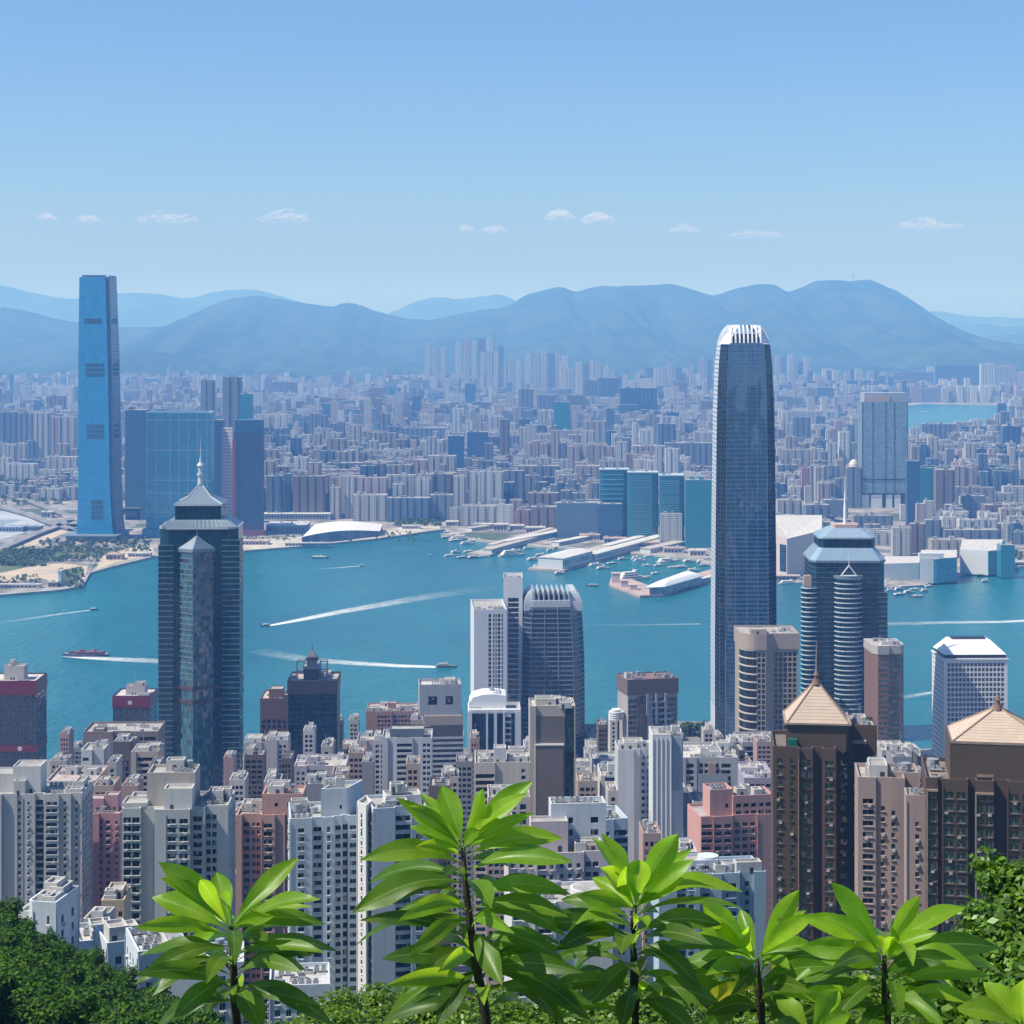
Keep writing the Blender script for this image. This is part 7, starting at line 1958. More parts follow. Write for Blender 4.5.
low_hall('white flat roofed depot on the quay of the far bay', 905, 985, 462, 12, 120, (.55, .55, .55), roofcol=(.62, .62, .62))
low_hall('small green lawned pier house on the far eastern waterfront', 1008, 1030, 566, 6, 20, (.5, .5, .46))
patch('lawn', [(976, 575), (1000, 573), (1000, 568), (978, 570)], 3.7, M_LAWN)
# the little mast on the ridge
p = P(853, 281, 19500); mb = MB(); mb.cyl(0, 0, -30, 80, 7, 3, 6); mb.box(-12, 12, -3, 3, 38, 60)
o = mb.build('ridge_mast', plain_mat((.5, .5, .5), "mast_grey", .6)); o.location = p; tag(o, 'tiny radio mast on top of the big round hill', 'mast')
# ================================================================== piers, boats, wakes
HULLW = plain_mat((.62, .63, .64), "white_hull", .4); HULLD = plain_mat((.06, .05, .055), "dark_hull", .5); HULLR = plain_mat((.22, .05, .04), "red_hull", .5); HULLB = plain_mat((.04, .07, .14), "blue_hull", .5); HULLG = plain_mat((.25, .27, .28), "grey_hull", .5)
CABW = plain_mat((.66, .66, .65), "white_cabin", .45); BWIN = plain_mat((.02, .03, .04), "boat_windows", .15); DECK = plain_mat((.34, .25, .19), "deck_boards", .8)
def boat(label, px, py, L, hull, decks=2, yaw=0.0, group=None, name='boat', cat='boat', cabin=None, funnel=None, cargo=None):
    """bow towards +x before turning; waterline at z = 0"""
    p = G(px, py, 0)
    r = empty(name, (p.x, p.y, 0), yaw); tag(r, label, cat, group)
    bw = L*.13 if L > 20 else L*.17; h = max(1.3, L*.055)
    st_ = [(-.5, .75), (-.46, .92), (-.2, 1.0), (.15, 1.0), (.34, .78), (.45, .38), (.5, .04)]
    mb = MB()
    low = [(x*L*.97, -w*bw*.78) for x, w in st_] + [(x*L*.97, w*bw*.78) for x, w in reversed(st_)]
    top = [(x*L, -w*bw) for x, w in st_] + [(x*L, w*bw) for x, w in reversed(st_)]
    n = len(low); hz = [h*(1+.7*max(0, (x/L-.1))**1.2*1.6) for x, y in top]
    for i in range(n):
        j = (i+1) % n
        mb.face([(*low[i], -.6), (*low[j], -.6), (*top[j], hz[j]), (*top[i], hz[i])])
    mb.build('hull', hull, r)
    mb = MB(); mb.face([(x*.985, y*.96, z-.25) for (x, y), z in zip(top, hz)]); mb.build('deck', DECK, r)
    x0, x1 = -.40*L, .22*L; z = h-.2; hh = max(1.6, L*.05)
    for d in range(decks):
        a, b = x0+d*L*.05, x1-d*L*.09; w = bw*(.86-.14*d)
        m = MB(); m.prism([(a, -w), (b-L*.03, -w), (b, -w*.6), (b, w*.6), (b-L*.03, w), (a, w)], z, z+hh, 0)
        m.build('cabin', cabin or CABW, r)
        m = MB(); m.box(a+L*.02, b-L*.05, -w-.06, -w-.01, z+hh*.35, z+hh*.75); m.box(a+L*.02, b-L*.05, w+.01, w+.06, z+hh*.35, z+hh*.75); m.box(b+.01, b+.06, -w*.5, w*.5, z+hh*.35, z+hh*.8); m.build('cabin_windows', BWIN, r)
        z += hh
    m = MB(); m.box(L*.02, L*.10, -bw*.45, bw*.45, z, z+hh*.8); m.build('wheelhouse', cabin or CABW, r)
    m = MB(); m.cyl(-.02*L, 0, z, z+L*.12, max(.12, L*.006), .05, 6); m.box(-.02*L-.1, -.02*L+.1, -bw*.4, bw*.4, z+L*.07, z+L*.075); m.build('mast', HULLG, r)
    if funnel: m = MB(); m.cyl(-.22*L, 0, z, z+hh*1.1, L*.03, L*.026, 10); m.build('funnel', funnel, r)
    if cargo:
        for k in range(3):
            m = MB(); a = L*(.06+.1*k); m.box(a, a+L*.085, -bw*.55, bw*.55, h, h+hh*.9); m.build('cargo', cargo, r)
    return r
def wpx(px, py, npx): return npx/F*gd(py, 0)
boat('dark cargo boat with rusty red deckhouse heading west across the open harbour', 85, 656, wpx(85, 656, 46), HULLB, 1, pi+.04, cabin=plain_mat((.16, .06, .05), "rust_cabin", .6), cargo=HULLD, funnel=HULLR, name='cargo_boat', cat='cargo boat')
boat('small dark speedboat drawing the longest white wake', 265, 626, wpx(265, 626, 10), HULLD, 1, pi+.25)
boat('grey and white passenger ferry heading east with a long white wake', 446, 667, wpx(446, 667, 22), HULLD, 2, -.06, cabin=plain_mat((.4, .4, .39), "grey_cabin", .5), name='ferry', cat='ferry')
boat('dark and white work boat off the far promenade', 320, 558, wpx(320, 558, 18), HULLB, 1, -.1, cargo=HULLW)
boat('tiny white launch with a thin wake off the far promenade', 362, 566, wpx(362, 566, 7), HULLW, 1, .15)
boat('tiny white launch alone west of the ferry piers', 430, 556, wpx(430, 556, 5), HULLW, 1, .1)
boat('small dark boat with a faint wake off the reclaimed point', 94, 610, wpx(94, 610, 9), HULLD, 1, .2)
boat('dark tug with a pale cabin between the two ferry piers', 592, 586, wpx(592, 586, 13), HULLD, 1, pi-.1, cabin=plain_mat((.4, .4, .38), "grey_cabin", .5))
boat('large white double decked ferry moored behind the tent roofed pier', 633, 580, wpx(633, 580, 42), HULLW, 3, .55, name='ferry', cat='ferry')
boat('large white ferry moored at the tip of the cream roofed pier', 512, 556, wpx(512, 556, 30), HULLW, 3, .5, name='ferry', cat='ferry')
boat('large pale ferry moored at the westmost ferry landing', 462, 540, wpx(462, 540, 28), HULLW, 2, .2, name='ferry', cat='ferry')
boat('white ferry lying under the teal hotel row beside the thin roofed pier', 668, 562, wpx(668, 562, 26), HULLW, 2, .5, name='ferry', cat='ferry')
boat('white ferry berthed beside the long white roofed pier', 597, 566, wpx(597, 566, 20), HULLW, 2, .4, name='ferry', cat='ferry')
boat('pale excursion boat moored before the cultural hall', 790, 584, wpx(790, 584, 24), HULLW, 2, .15)
boat('red and white boat passing the far eastern waterfront', 916, 597, wpx(916, 597, 14), HULLR, 1, pi)
boat('distant ferry on the far bay', 925, 413, wpx(925, 413, 11), HULLW, 2, 0, name='ferry', cat='ferry')
boat('distant red hulled barge at the edge of the far bay', 912, 441, wpx(912, 441, 10), HULLR, 1, 0)
rnd = random.Random(31)
for grp, lab, lst in [("white boats moored off the first ferry pier", "white boat moored in the crowd off the ends of the western ferry piers", [(447, 538), (460, 537), (452, 556), (462, 558), (475, 558), (485, 557), (470, 552), (448, 533), (492, 548), (500, 552), (508, 549), (466, 544), (456, 541), (480, 541), (455, 553), (520, 552), (528, 549), (540, 545)]),
                 ("boats moored by the long white roofed pier", "small boat moored along the long white roofed ferry pier", [(535, 560), (542, 556), (550, 551), (560, 546), (570, 543), (555, 541), (536, 567), (602, 569), (612, 564), (622, 560), (560, 574)]),
                 ("boats moored behind the tent roofed pier", "small boat moored in the basin behind the tent roofed pier", [(668, 556), (680, 552), (690, 562), (672, 568), (700, 556), (640, 561), (648, 557), (656, 574), (706, 566), (688, 549), (676, 561), (696, 553), (663, 563), (658, 566), (684, 568), (694, 571), (702, 562), (646, 566), (636, 559), (668, 550), (652, 553), (680, 577), (700, 578), (690, 583)]),
                 ("boats moored at the eastern waterfront", "boat moored in the crowd below the eastern waterfront halls", [(884, 588), (892, 591), (901, 590), (908, 593), (899, 595), (914, 590), (923, 592), (888, 583), (930, 587), (985, 582)])]:
    for (x, y) in lst:
        boat(lab, x+rnd.uniform(-1.5, 1.5), y, wpx(x, y, rnd.uniform(9, 17)), rnd.choice([HULLW, HULLW, HULLG, HULLB]), rnd.choice([1, 2, 2]), rnd.choice([.4, .5, pi+.4, .1]), grp)

# piers -----------------------------------------------------------------
M_PIER = land_mat("pier_deck", (.30, .27, .24), (.40, .36, .31), (.24, .22, .2), .06)
PIERW = wall_mat((.52, .56, .58), "pier_shed_wall", .6, .2)
def quad_between(a, b, w):
    d = (b-a).normalized(); s = Vector((-d.y, d.x, 0))*w/2
    return [a-s, b-s, b+s, a+s]
def pier(label, a, b, w, sheds, name='pier'):
    A, Bp = G(*a, 0), G(*b, 0); r = empty(name, (A.x, A.y, 0)); tag(r, label, 'pier')
    q = [p-A for p in quad_between(A, Bp, w)]
    mb = MB(); mb.prism([(p.x, p.y) for p in q], -2, 3.2, 0); mb.build('deck', M_PIER, r)
    d = (Bp-A); L = d.length; d.normalize(); s = Vector((-d.y, d.x, 0))
    for (t0, t1, off, sw, h, rc) in sheds:
        c0, c1 = d*(t0*L)+s*off, d*(t1*L)+s*off
        qq = quad_between(c0, c1, sw)
        m = MB(); m.prism([(p.x, p.y) for p in qq], 3.2, 3.2+h, 0, False); m.build('shed_wall', PIERW, r)
        m = MB(); R_ = quad_between(c0-d*1.2, c1+d*1.2, sw+2.4); e0 = [(p.x, p.y) for p in R_]
        ridge_ = [(c0.x, c0.y), (c1.x, c1.y)]; zt_ = 3.2+h+.02; zr_ = zt_+sw*.07
        m.face([(*e0[0], zt_), (*e0[1], zt_), (*ridge_[1], zr_), (*ridge_[0], zr_)]); m.face([(*e0[2], zt_), (*e0[3], zt_), (*ridge_[0], zr_), (*ridge_[1], zr_)])
        m.face([(*e0[1], zt_), (*e0[2], zt_), (*ridge_[1], zr_)]); m.face([(*e0[3], zt_), (*e0[0], zt_), (*ridge_[0], zr_)]); m.face([(*p, zt_) for p in e0][::-1])
        m.build('shed_roof', roof_mat(rc), r)
        m = MB(); k = 0; LL = (c1-c0).length
        while k*7+4 < LL:
            for sg in (-1, 1):
                p0 = c0+d*(k*7+1.5)+s*sg*(sw/2+.06); p1 = p0+d*4.2; o_ = s*sg*.05
                m.prism([(p0.x, p0.y), (p1.x, p1.y), (p1.x+o_.x, p1.y+o_.y), (p0.x+o_.x, p0.y+o_.y)][::(1 if sg < 0 else -1)], 3.2+h*.3, 3.2+h*.75, 0)
            k += 1
        if m.f: m.build('shed_windows', gm('blue'), r)
WR = (.66, .66, .64); TR = (.52, .47, .41)
pier('long ferry pier with a broad white terminal roof at its tip', (546, 571), (660, 540), 64, [(0.02, .26, -3, 44, 17, WR), (.27, .52, 8, 26, 9, TR), (.27, .97, -18, 20, 11, WR), (.56, .97, 16, 16, 9, WR)])
pier('second long pier with a thin pale roof beside the broad white terminal pier', (628, 551), (690, 541), 26, [(.02, .95, 0, 18, 8, TR)])
pier('cream roofed pier with moored boats at the west end of the ferry piers', (478, 556), (560, 533), 44, [(.05, .95, -9, 16, 7, TR), (.2, .95, 10, 12, 8, (.58, .5, .42))])
pier('slim pier with pale sheds between the cream roofed pier and the broad white terminal pier', (548, 549), (618, 535), 24, [(.1, .95, 0, 15, 7, WR)])
pier('narrow work pier crowded with sheds at the westmost ferry landing', (446, 536), (520, 526), 26, [(.3, .95, 0, 14, 7, TR)])
pier('long pale jetty running behind the tent roofed pier', (660, 593), (716, 580), 14, [(.1, 1.0, 0, 9, 5, WR)])
pier('grey roofed long pier with pale sheds lying beyond the cream roofed pier', (500, 548), (590, 530), 30, [(.03, .96, -4, 16, 9, WR)])
pier('short broad pier with a tan shed close by the hotel row', (640, 556), (690, 545), 34, [(.1, .95, 0, 20, 8, TR)])
# tent roofed pier
A = G(610, 585, 0); r = empty('pier', (A.x, A.y, 0)); tag(r, 'pinkish pier head with a big white tent roof hall nearest the open water', 'pier')
q = [G(*p, 0)-A for p in ((609, 586), (640, 598), (662, 597), (716, 578), (716, 570), (650, 588), (626, 579), (612, 577))]
mb = MB(); mb.prism([(p.x, p.y) for p in q], -2, 3.4, 0); mb.build('deck', land_mat("pink_pier_deck", (.36, .26, .23), (.44, .33, .29), (.3, .27, .25), .06), r)
q = [G(*p, 3.4)-A for p in ((647, 595), (664, 594), (702, 583), (690, 579))]
poly = [(p.x, p.y) for p in q]
mb = MB(); mb.prism(shr(poly, .92), 3.4, 13, 0, False); mb.build('hall_wall', glass_mat((.15, .2, .24), (4, 4), .2, .5, .02, 1.5, (.5, .5, .5), (.8, .6), name="tent_hall_glass"), r)
mb = MB(); mb.loft([(offset_poly(poly, 2), 13.02), (offset_poly(poly, 2.2), 14.5), (shr(poly, .9), 17.5), (shr(poly, .6), 20)]); mb.face([(*p, 13.02) for p in offset_poly(poly, 2)][::-1]); mb.build('tent_roof', plain_mat((.74, .74, .73), "white_membrane", .5, 0, .04), r)
for (x, y, w_, h_) in ((612, 583, 8, 14), (621, 587, 7, 9), (630, 590, 7, 7)):
    p = G(x, y, 3.4)-A; m = MB(); w2 = wpx(x, y, w_); m.prism(rect(p.x, p.x+w2, p.y, p.y+12), 3.4, 3.4+h_, 0); m.prism(rect(p.x-.8, p.x+w2+.8, p.y-.8, p.y+12.8), 3.41+h_, 4.4+h_, 0, True, True); m.build('pier_hut', wall_mat((.52, .42, .38), "pier_hut_wall"), r)

# near breakwater rocks and trees behind the tallest skyscraper
def tree(label, x, y, z, r, group, seed, fol, trunk_h=3.0, name='tree', n=360, size=.55, blobs=6, proto={}):
    key = (seed % 4, n, size, blobs)
    if key not in proto:
        rr = random.Random(seed % 4 + 50)
        root = empty(name, (x, y, z)); 
        mb = MB(); pts_ = [(0, 0, -1), (rr.uniform(-.1, .1), rr.uniform(-.1, .1), .5), (rr.uniform(-.2, .2), rr.uniform(-.2, .2), 1.1)]
        mb.tube(pts_, [.12, .09, .05], 7)
        for k in range(4):
            a = k*1.6+rr.uniform(-.4, .4); mb.tube([(0, 0, .35+.12*k), (.35*cos(a), .35*sin(a), .75+.12*k), (.6*cos(a), .6*sin(a), 1.0+.14*k)], [.05, .035, .015], 5)
        mb.build('trunk', plain_mat((.10, .075, .05), "bark", .9), root)
        mb = MB()
        leaf_clump(mb, (0, 0, .95), .62, n//2, size/4, rr, .8, .6)
        for k in range(blobs):
            a = k*2.4 + rr.uniform(-.3, .3); d = rr.uniform(.45, .75)
            leaf_clump(mb, (d*cos(a), d*sin(a), .75+rr.uniform(-.1, .5)), rr.uniform(.28, .46), n//blobs, size/4, rr, .85, .35)
        mb.build('crown', fol, root)
        proto[key] = root; o = root
    else:
        o = dup(proto[key])
    o.location = (x, y, z); o.rotation_euler = (0, 0, (seed*2.399) % 6.28); o.scale = (r, r, r*(.85+.3*((seed*.618) % 1)))
    tag(o, label, 'tree', group)
    return o
M_FOL_D = leaf_mat("hill_foliage", (.030, .072, .012), .12, .75, .55)
rnd = random.Random(91)
for k in range(9):
    p = G(678+k*4.2, 740-rnd.uniform(0, 6), 4); tree('dark waterfront tree in the clump beside the tallest near waterfront skyscraper', p.x, p.y, 3.5, rnd.uniform(7, 10), 'waterfront trees', k, M_FOL_D, n=1000, size=.5)

# wakes: foam lying on the water
def foam_mat():
    m, nt, b = new_mat("wake_foam")
    t, u, v = uv_sep(nt)
    n = noise_n(nt, t.outputs["UV"], 1.0, 5, .7, (26, 5, 1))
    edge = math_n(nt, 'SUBTRACT', 1.0, math_n(nt, 'POWER', math_n(nt, 'ABSOLUTE', math_n(nt, 'MULTIPLY_ADD', v, 2.0, -1.0)), 2.5))
    fade = math_n(nt, 'POWER', math_n(nt, 'SUBTRACT', 1.0, u), 1.2)
    a = math_n(nt, 'MULTIPLY', math_n(nt, 'MULTIPLY', edge, fade), ramp01(nt, math_n(nt, 'ADD', n, math_n(nt, 'MULTIPLY', fade, .22)), .38, .66))
    b.inputs["Base Color"].default_value = (.75, .80, .80, 1); b.inputs["Roughness"].default_value = .8
    tr = nd(nt, "BsdfTransparent"); mx = nd(nt, "MixShader"); lk(nt, a, mx.inputs[0]); lk(nt, tr.outputs[0], mx.inputs[1]); lk(nt, b.outputs[0], mx.inputs[2])
    lk(nt, mx.outputs[0], nt.nodes["Material Output"].inputs[0])
    return m
M_FOAM = foam_mat()
def wake(label, pts, w0, w1, f0=0.0, f1=1.0):
    q = [G(x, y, 0) for x, y in pts]; n = 28; mb = MB()
    cum = [0]
    for a, b in zip(q, q[1:]): cum.append(cum[-1]+(b-a).length)
    def at(s):
        s *= cum[-1]
        for i in range(len(q)-1):
            if s <= cum[i+1]+1e-6: return q[i].lerp(q[i+1], (s-cum[i])/(cum[i+1]-cum[i]))
        return q[-1]
    rows = []
    for i in range(n+1):
        s = i/n; p = at(s); d = (at(min(1, s+.02))-at(max(0, s-.02))).normalized(); nn = Vector((-d.y, d.x, 0)); w = lerp(w0, w1, s**.7)/2
        rows.append((p-nn*w, p+nn*w, lerp(f0, f1, s)))
    for (a, b, s0), (c, d, s1) in zip(rows, rows[1:]):
        mb.face([(a.x, a.y, .12), (c.x, c.y, .12), (d.x, d.y, .12), (b.x, b.y, .12)], 0, [(s0, 0), (s1, 0), (s1, 1), (s0, 1)])
    tag(mb.build('boat_wake', M_FOAM), label, 'wake', None, 'stuff')
wake('white wake of the small dark speedboat', [(268, 626), (300, 620), (340, 612), (380, 605), (420, 598), (460, 592), (500, 587)], 8, 60)
wake('white wake trailing west from the grey and white ferry', [(437, 667), (400, 666), (350, 663), (310, 660), (285, 656), (255, 650)], 14, 42, 0, .9)
wake('white wake trailing east from the dark cargo boat', [(64, 656), (90, 658), (120, 659.5), (158, 661), (200, 664)], 10, 44, 0, .8)
wake('faint wake of the small dark boat off the reclaimed point', [(92, 610), (60, 614), (20, 620), (-30, 625)], 4, 26, .3, 1)
wake('thin wake of the white launch off the far promenade', [(360, 566), (335, 568), (310, 569)], 4, 18, .2, 1)
wake('long white wake entering from the picture edge', [(1040, 620), (1000, 622), (950, 622.5), (885, 624), (800, 626)], 16, 34, .15, 1)
wake('short pale wake behind the white sloping roofed tower', [(935, 692), (906, 697), (880, 699)], 8, 20, .3, 1)
wake('faint ripple line in front of the navy office tower', [(700, 624), (640, 625), (580, 625)], 10, 14, .55, .95)
# ================================================================== the slope, hedges and leafy plants at the lookout
M_FOL_S = leaf_mat('slope_foliage', (.040, .105, .010), .18, .6, .8, .12)
rnd = random.Random(17)
k = 0
for D in (306, 290, 274, 258, 242, 226, 210, 194):
    for px in range(-90, 260, 15):
        x = px + rnd.uniform(-7, 7); Dj = D + rnd.uniform(-7, 7)
        X = (x - 512) / F * Dj; z = rough_z(X, Dj)
        r = rnd.uniform(3.0, 4.6)
        if HY + F * (EYE - z - 7) / Dj > 1060 or interp(SPUR, x) > 1040: continue
        tree('dark green tree in the wooded slope below the broad pale grey tower', X, Dj, z - .3, r, 'trees of the dark wooded slope', k, M_FOL_S, n=4200, size=.30, blobs=18)
        k += 1
# the ground of the slope already follows these trees
M_HEDGE = leaf_mat("hedge_leaves", (.10, .20, .012), .35, .55, .4)
M_BUSH = leaf_mat("bush_leaves", (.085, .19, .014), .35, .55, .4)
def shrub(label, px, ytop, D, r, seed, mat, n, size, group=None, flat=.8, name='shrub', proto={}):
    key = (seed % 3, n, size, mat.name)
    if key not in proto:
        rr = random.Random(seed % 3 + 7)
        root = empty(name, (0, 0, 0))
        mb = MB()
        for j in range(6):
            a = j*1.05; mb.tube([(0, 0, -1.3), (.15*cos(a), .15*sin(a), -.5), (.5*cos(a), .5*sin(a), .35)], [.03, .022, .01], 5)
        mb.build('stems', plain_mat((.10, .08, .05), "bark", .9), root)
        mb = MB(); leaf_clump(mb, (0, 0, 0), .8, n//2, size, rr, .85, .75)
        for j in range(9):
            a = j*.7+rr.uniform(-.2, .2); d = rr.uniform(.5, .8); leaf_clump(mb, (d*cos(a), d*sin(a), rr.uniform(-.1, .5)), rr.uniform(.25, .4), n//18, size, rr, .9, .4)
        mb.build('foliage', mat, root)
        proto[key] = root; o = root
    else:
        o = dup(proto[key])
    p = P(px, ytop, D); o.location = (p.x, p.y, p.z - r*.85); o.rotation_euler = (0, 0, seed*1.7); o.scale = (r, r, r*flat)
    tag(o, label, 'shrub', group)
    return o
g1 = 'clipped hedge shrubs below the lookout'
lab1 = 'yellow green leafy shrub of the hedge along the foot of the lookout plants'
s_ = 0
for (px, y, D, r) in [(330, 990, 24, .75), (372, 974, 26, .85), (415, 968, 27, .85), (455, 975, 26, .8), (500, 985, 25, .8), (545, 985, 25, .8), (590, 975, 27, .8), (612, 962, 28, .85), (650, 972, 26, .85), (690, 968, 27, .9), (730, 962, 28, .9),
                      (770, 962, 27, .9), (808, 965, 27, .9), (300, 1012, 22, .7), (260, 1030, 21, .7), (350, 1010, 20, .7), (420, 1006, 20, .75), (480, 1012, 20, .7), (560, 1010, 20, .75), (640, 1004, 20, .75), (700, 1002, 20, .8), (770, 1000, 20, .8), (850, 985, 22, .9), (900, 960, 24, .9), (930, 985, 20, .8), (830, 1012, 17, .7), (900, 1010, 17, .7)]:
    shrub(lab1, px, y, D, r, s_, M_HEDGE, 5200, .052, g1); s_ += 1
g2 = 'taller bushes at the picture edge'
for (px, y, D, r) in [(1030, 850, 14, .42), (1012, 905, 13, .45), (985, 930, 14, .5), (1035, 960, 12, .5), (960, 945, 15, .45), (1000, 985, 12, .5), (1050, 900, 13, .5)]:
    shrub('taller dark green bush with longer leaves at the foot of the broad pyramid roofed tower', px, y, D, r, s_, M_BUSH, 3400, .085, g2, 1.0, 'bush'); s_ += 1

# ---- the large leaved plants
def big_leaf_mat(name, col, tr):
    m, nt, b = new_mat(name)
    t, u, v = uv_sep(nt)
    g = nd(nt, "NewGeometry")
    w = math_n(nt, 'ABSOLUTE', math_n(nt, 'MULTIPLY_ADD', v, 2.0, -1.0))
    rib = math_n(nt, 'LESS_THAN', w, .05)
    ph = math_n(nt, 'SUBTRACT', math_n(nt, 'MULTIPLY', u, 17.0), math_n(nt, 'MULTIPLY', w, 2.6))
    vein = math_n(nt, 'LESS_THAN', math_n(nt, 'FRACT', ph), .09)
    nz = noise_n(nt, t.outputs["Object"], 26.0, 4, .6)
    at = nd(nt, "Attribute"); at.attribute_name = "col"
    base = mix_c(nt, ramp01(nt, nz, .3, .75), at.outputs[0], tuple(c*.8 for c in col), 'MULTIPLY')
    hs = nd(nt, "HueSaturation"); lk(nt, at.outputs[0], hs.inputs["Color"])
    lk(nt, math_n(nt, 'MULTIPLY_ADD', nz, .6, .7), hs.inputs["Value"])
    c = mix_c(nt, math_n(nt, 'MULTIPLY', vein, .15), hs.outputs[0], (.28, .42, .07))
    c = mix_c(nt, math_n(nt, 'MULTIPLY', rib, .5), c, (.32, .45, .10))
    sp = noise_n(nt, t.outputs["Object"], 75.0, 2, .5)
    c = mix_c(nt, math_n(nt, 'MULTIPLY', ramp01(nt, sp, .70, .76), .75), c, (.16, .11, .03))
    big = noise_n(nt, t.outputs["Object"], 9.0, 2, .5)
    c = mix_c(nt, math_n(nt, 'MULTIPLY', ramp01(nt, big, .52, .75), .35), c, (.30, .36, .02))
    lk(nt, c, b.inputs["Base Color"])
    lk(nt, math_n(nt, 'MULTIPLY_ADD', nz, .35, .22), b.inputs["Roughness"])
    b.inputs["IOR"].default_value = 1.45
    bp = nd(nt, "Bump"); bp.inputs["Strength"].default_value = .25; bp.inputs["Distance"].default_value = .0015
    h = math_n(nt, 'ADD', math_n(nt, 'MULTIPLY', vein, -.25), math_n(nt, 'MULTIPLY', nz, 1.2))
    lk(nt, h, bp.inputs["Height"]); lk(nt, bp.outputs[0], b.inputs["Normal"])
    trn = nd(nt, "BsdfTranslucent"); tc = nd(nt, "HueSaturation"); lk(nt, c, tc.inputs["Color"]); tc.inputs["Value"].default_value = 2.6; tc.inputs["Hue"].default_value = .485
    lk(nt, tc.outputs[0], trn.inputs[0])
    mx = nd(nt, "MixShader"); mx.inputs[0].default_value = tr
    lk(nt, b.outputs[0], mx.inputs[1]); lk(nt, trn.outputs[0], mx.inputs[2]); lk(nt, mx.outputs[0], nt.nodes["Material Output"].inputs[0])
    return m
M_LEAF = big_leaf_mat("glossy_leaf", (.1, .2, .03), .5)
M_STEM = plain_mat((.06, .075, .02), "green_stem", .6, 0, .4, 60)
M_STEMD = plain_mat((.035, .028, .018), "woody_stem", .8, 0, .4, 60)

def blade(mb, B, T_, width, bow, roll, rnd, col, fold=.35):
    """one leaf from B to T_: bow lifts the middle, roll turns the blade about its axis (0 = faces up and to the viewer)"""
    ax = T_-B; L = ax.length
    up = Vector((0, 0, 1)); d = ax.normalized()
    side = d.cross(Vector((0, -.75, .66)))           # blade normal leans to the sky and the lookout
    if side.length < .2: side = d.cross(Vector((1, 0, 0)))
    side.normalize(); side.rotate(Matrix.Rotation(roll, 3, d))
    nrm = side.cross(d).normalized()
    if nrm.z < 0: nrm = -nrm; side = -side
    bowv = (up*.75 + nrm*.5).normalized()
    nu, nv = 14, 6
    ph = rnd.uniform(0, 6.28); tw = rnd.uniform(-.35, .35)
    rows = []
    for i in range(nu+1):
        t = i/nu
        c = B + ax*t + bowv*(bow*L*4*t*(1-t)*(1-.35*t)) 
        pet = .06
        if t < pet: w = .05
        else:
            q = (t-pet)/(1-pet); w = (.05 + .95*sin(pi*q**1.25)**.95*(1 if q < .75 else 1-((q-.75)/.25)**2*.25)) if q < 1 else .01
            w = max(.012, w)
        w *= width/2
        sd = side.copy(); sd.rotate(Matrix.Rotation(tw*t, 3, d)); nn = nrm.copy(); nn.rotate(Matrix.Rotation(tw*t, 3, d))
        row = []
        for j in range(nv+1):
            s = j/nv*2-1
            wav = sin(ph+t*11)*.05*abs(s)*width
            row.append(c + sd*(s*w) + nn*(abs(s)**1.3*w*fold + wav*abs(s)))
        rows.append(row)
    mb.col = col
    for i in range(nu):
        for j in range(nv):
            a, b, c2, d2 = rows[i][j], rows[i+1][j], rows[i+1][j+1], rows[i][j+1]
            mb.face([a, b, c2, d2], 0, [(i/nu, j/nv), ((i+1)/nu, j/nv), ((i+1)/nu, (j+1)/nv), (i/nu, (j+1)/nv)])
    if rows: pass

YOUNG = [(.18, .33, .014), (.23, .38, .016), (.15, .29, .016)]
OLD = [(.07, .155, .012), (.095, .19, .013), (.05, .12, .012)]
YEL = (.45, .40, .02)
def plant(label, D, stem, leaves, seed):
    rnd = random.Random(seed)
    p0 = P(*stem[0], D)
    root = empty('leafy_plant', p0); tag(root, label, 'plant')
    def W(x, y, dy): return P(x, y, D+dy) - p0
    pts_ = [W(x, y, 0) for x, y in stem]
    low = pts_[0] + Vector((rnd.uniform(-.03, .03), rnd.uniform(-.03, .03), min(-.25, ground_z(p0.x, D)-.05-p0.z)))
    mb = MB(); mb.tube([low] + pts_, [.011, .010] + [lerp(.009, .004, i/max(1, len(pts_)-2)) for i in range(len(pts_)-1)], 8); mb.smooth = True; mb.build('stem', M_STEMD, root, weld=.0004)
    ym, om = MB(), MB(); ym.smooth = om.smooth = True
    sp = sorted(stem, key=lambda q: q[1])
    s_ = D/F
    for lf in leaves:
        bx, by, tx, ty, w, bow = lf[:6]; kind = lf[6] if len(lf) > 6 else 'o'; dz = lf[7] if len(lf) > 7 else rnd.choice([-1, 1])*rnd.uniform(.03, .11)
        L = math.hypot(tx-bx, ty-by)*s_
        B_ = W(bx, by, rnd.uniform(-.006, .006)); T2 = W(tx, ty, dz)
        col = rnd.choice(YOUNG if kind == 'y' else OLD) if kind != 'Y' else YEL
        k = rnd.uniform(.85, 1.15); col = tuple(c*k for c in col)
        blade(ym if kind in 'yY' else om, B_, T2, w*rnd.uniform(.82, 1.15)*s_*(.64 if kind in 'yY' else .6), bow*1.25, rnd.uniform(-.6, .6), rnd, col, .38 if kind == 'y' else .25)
    ym.build('young_foliage', M_LEAF, root, weld=.00005)
    om.build('foliage', M_LEAF, root, weld=.00005)
    return root
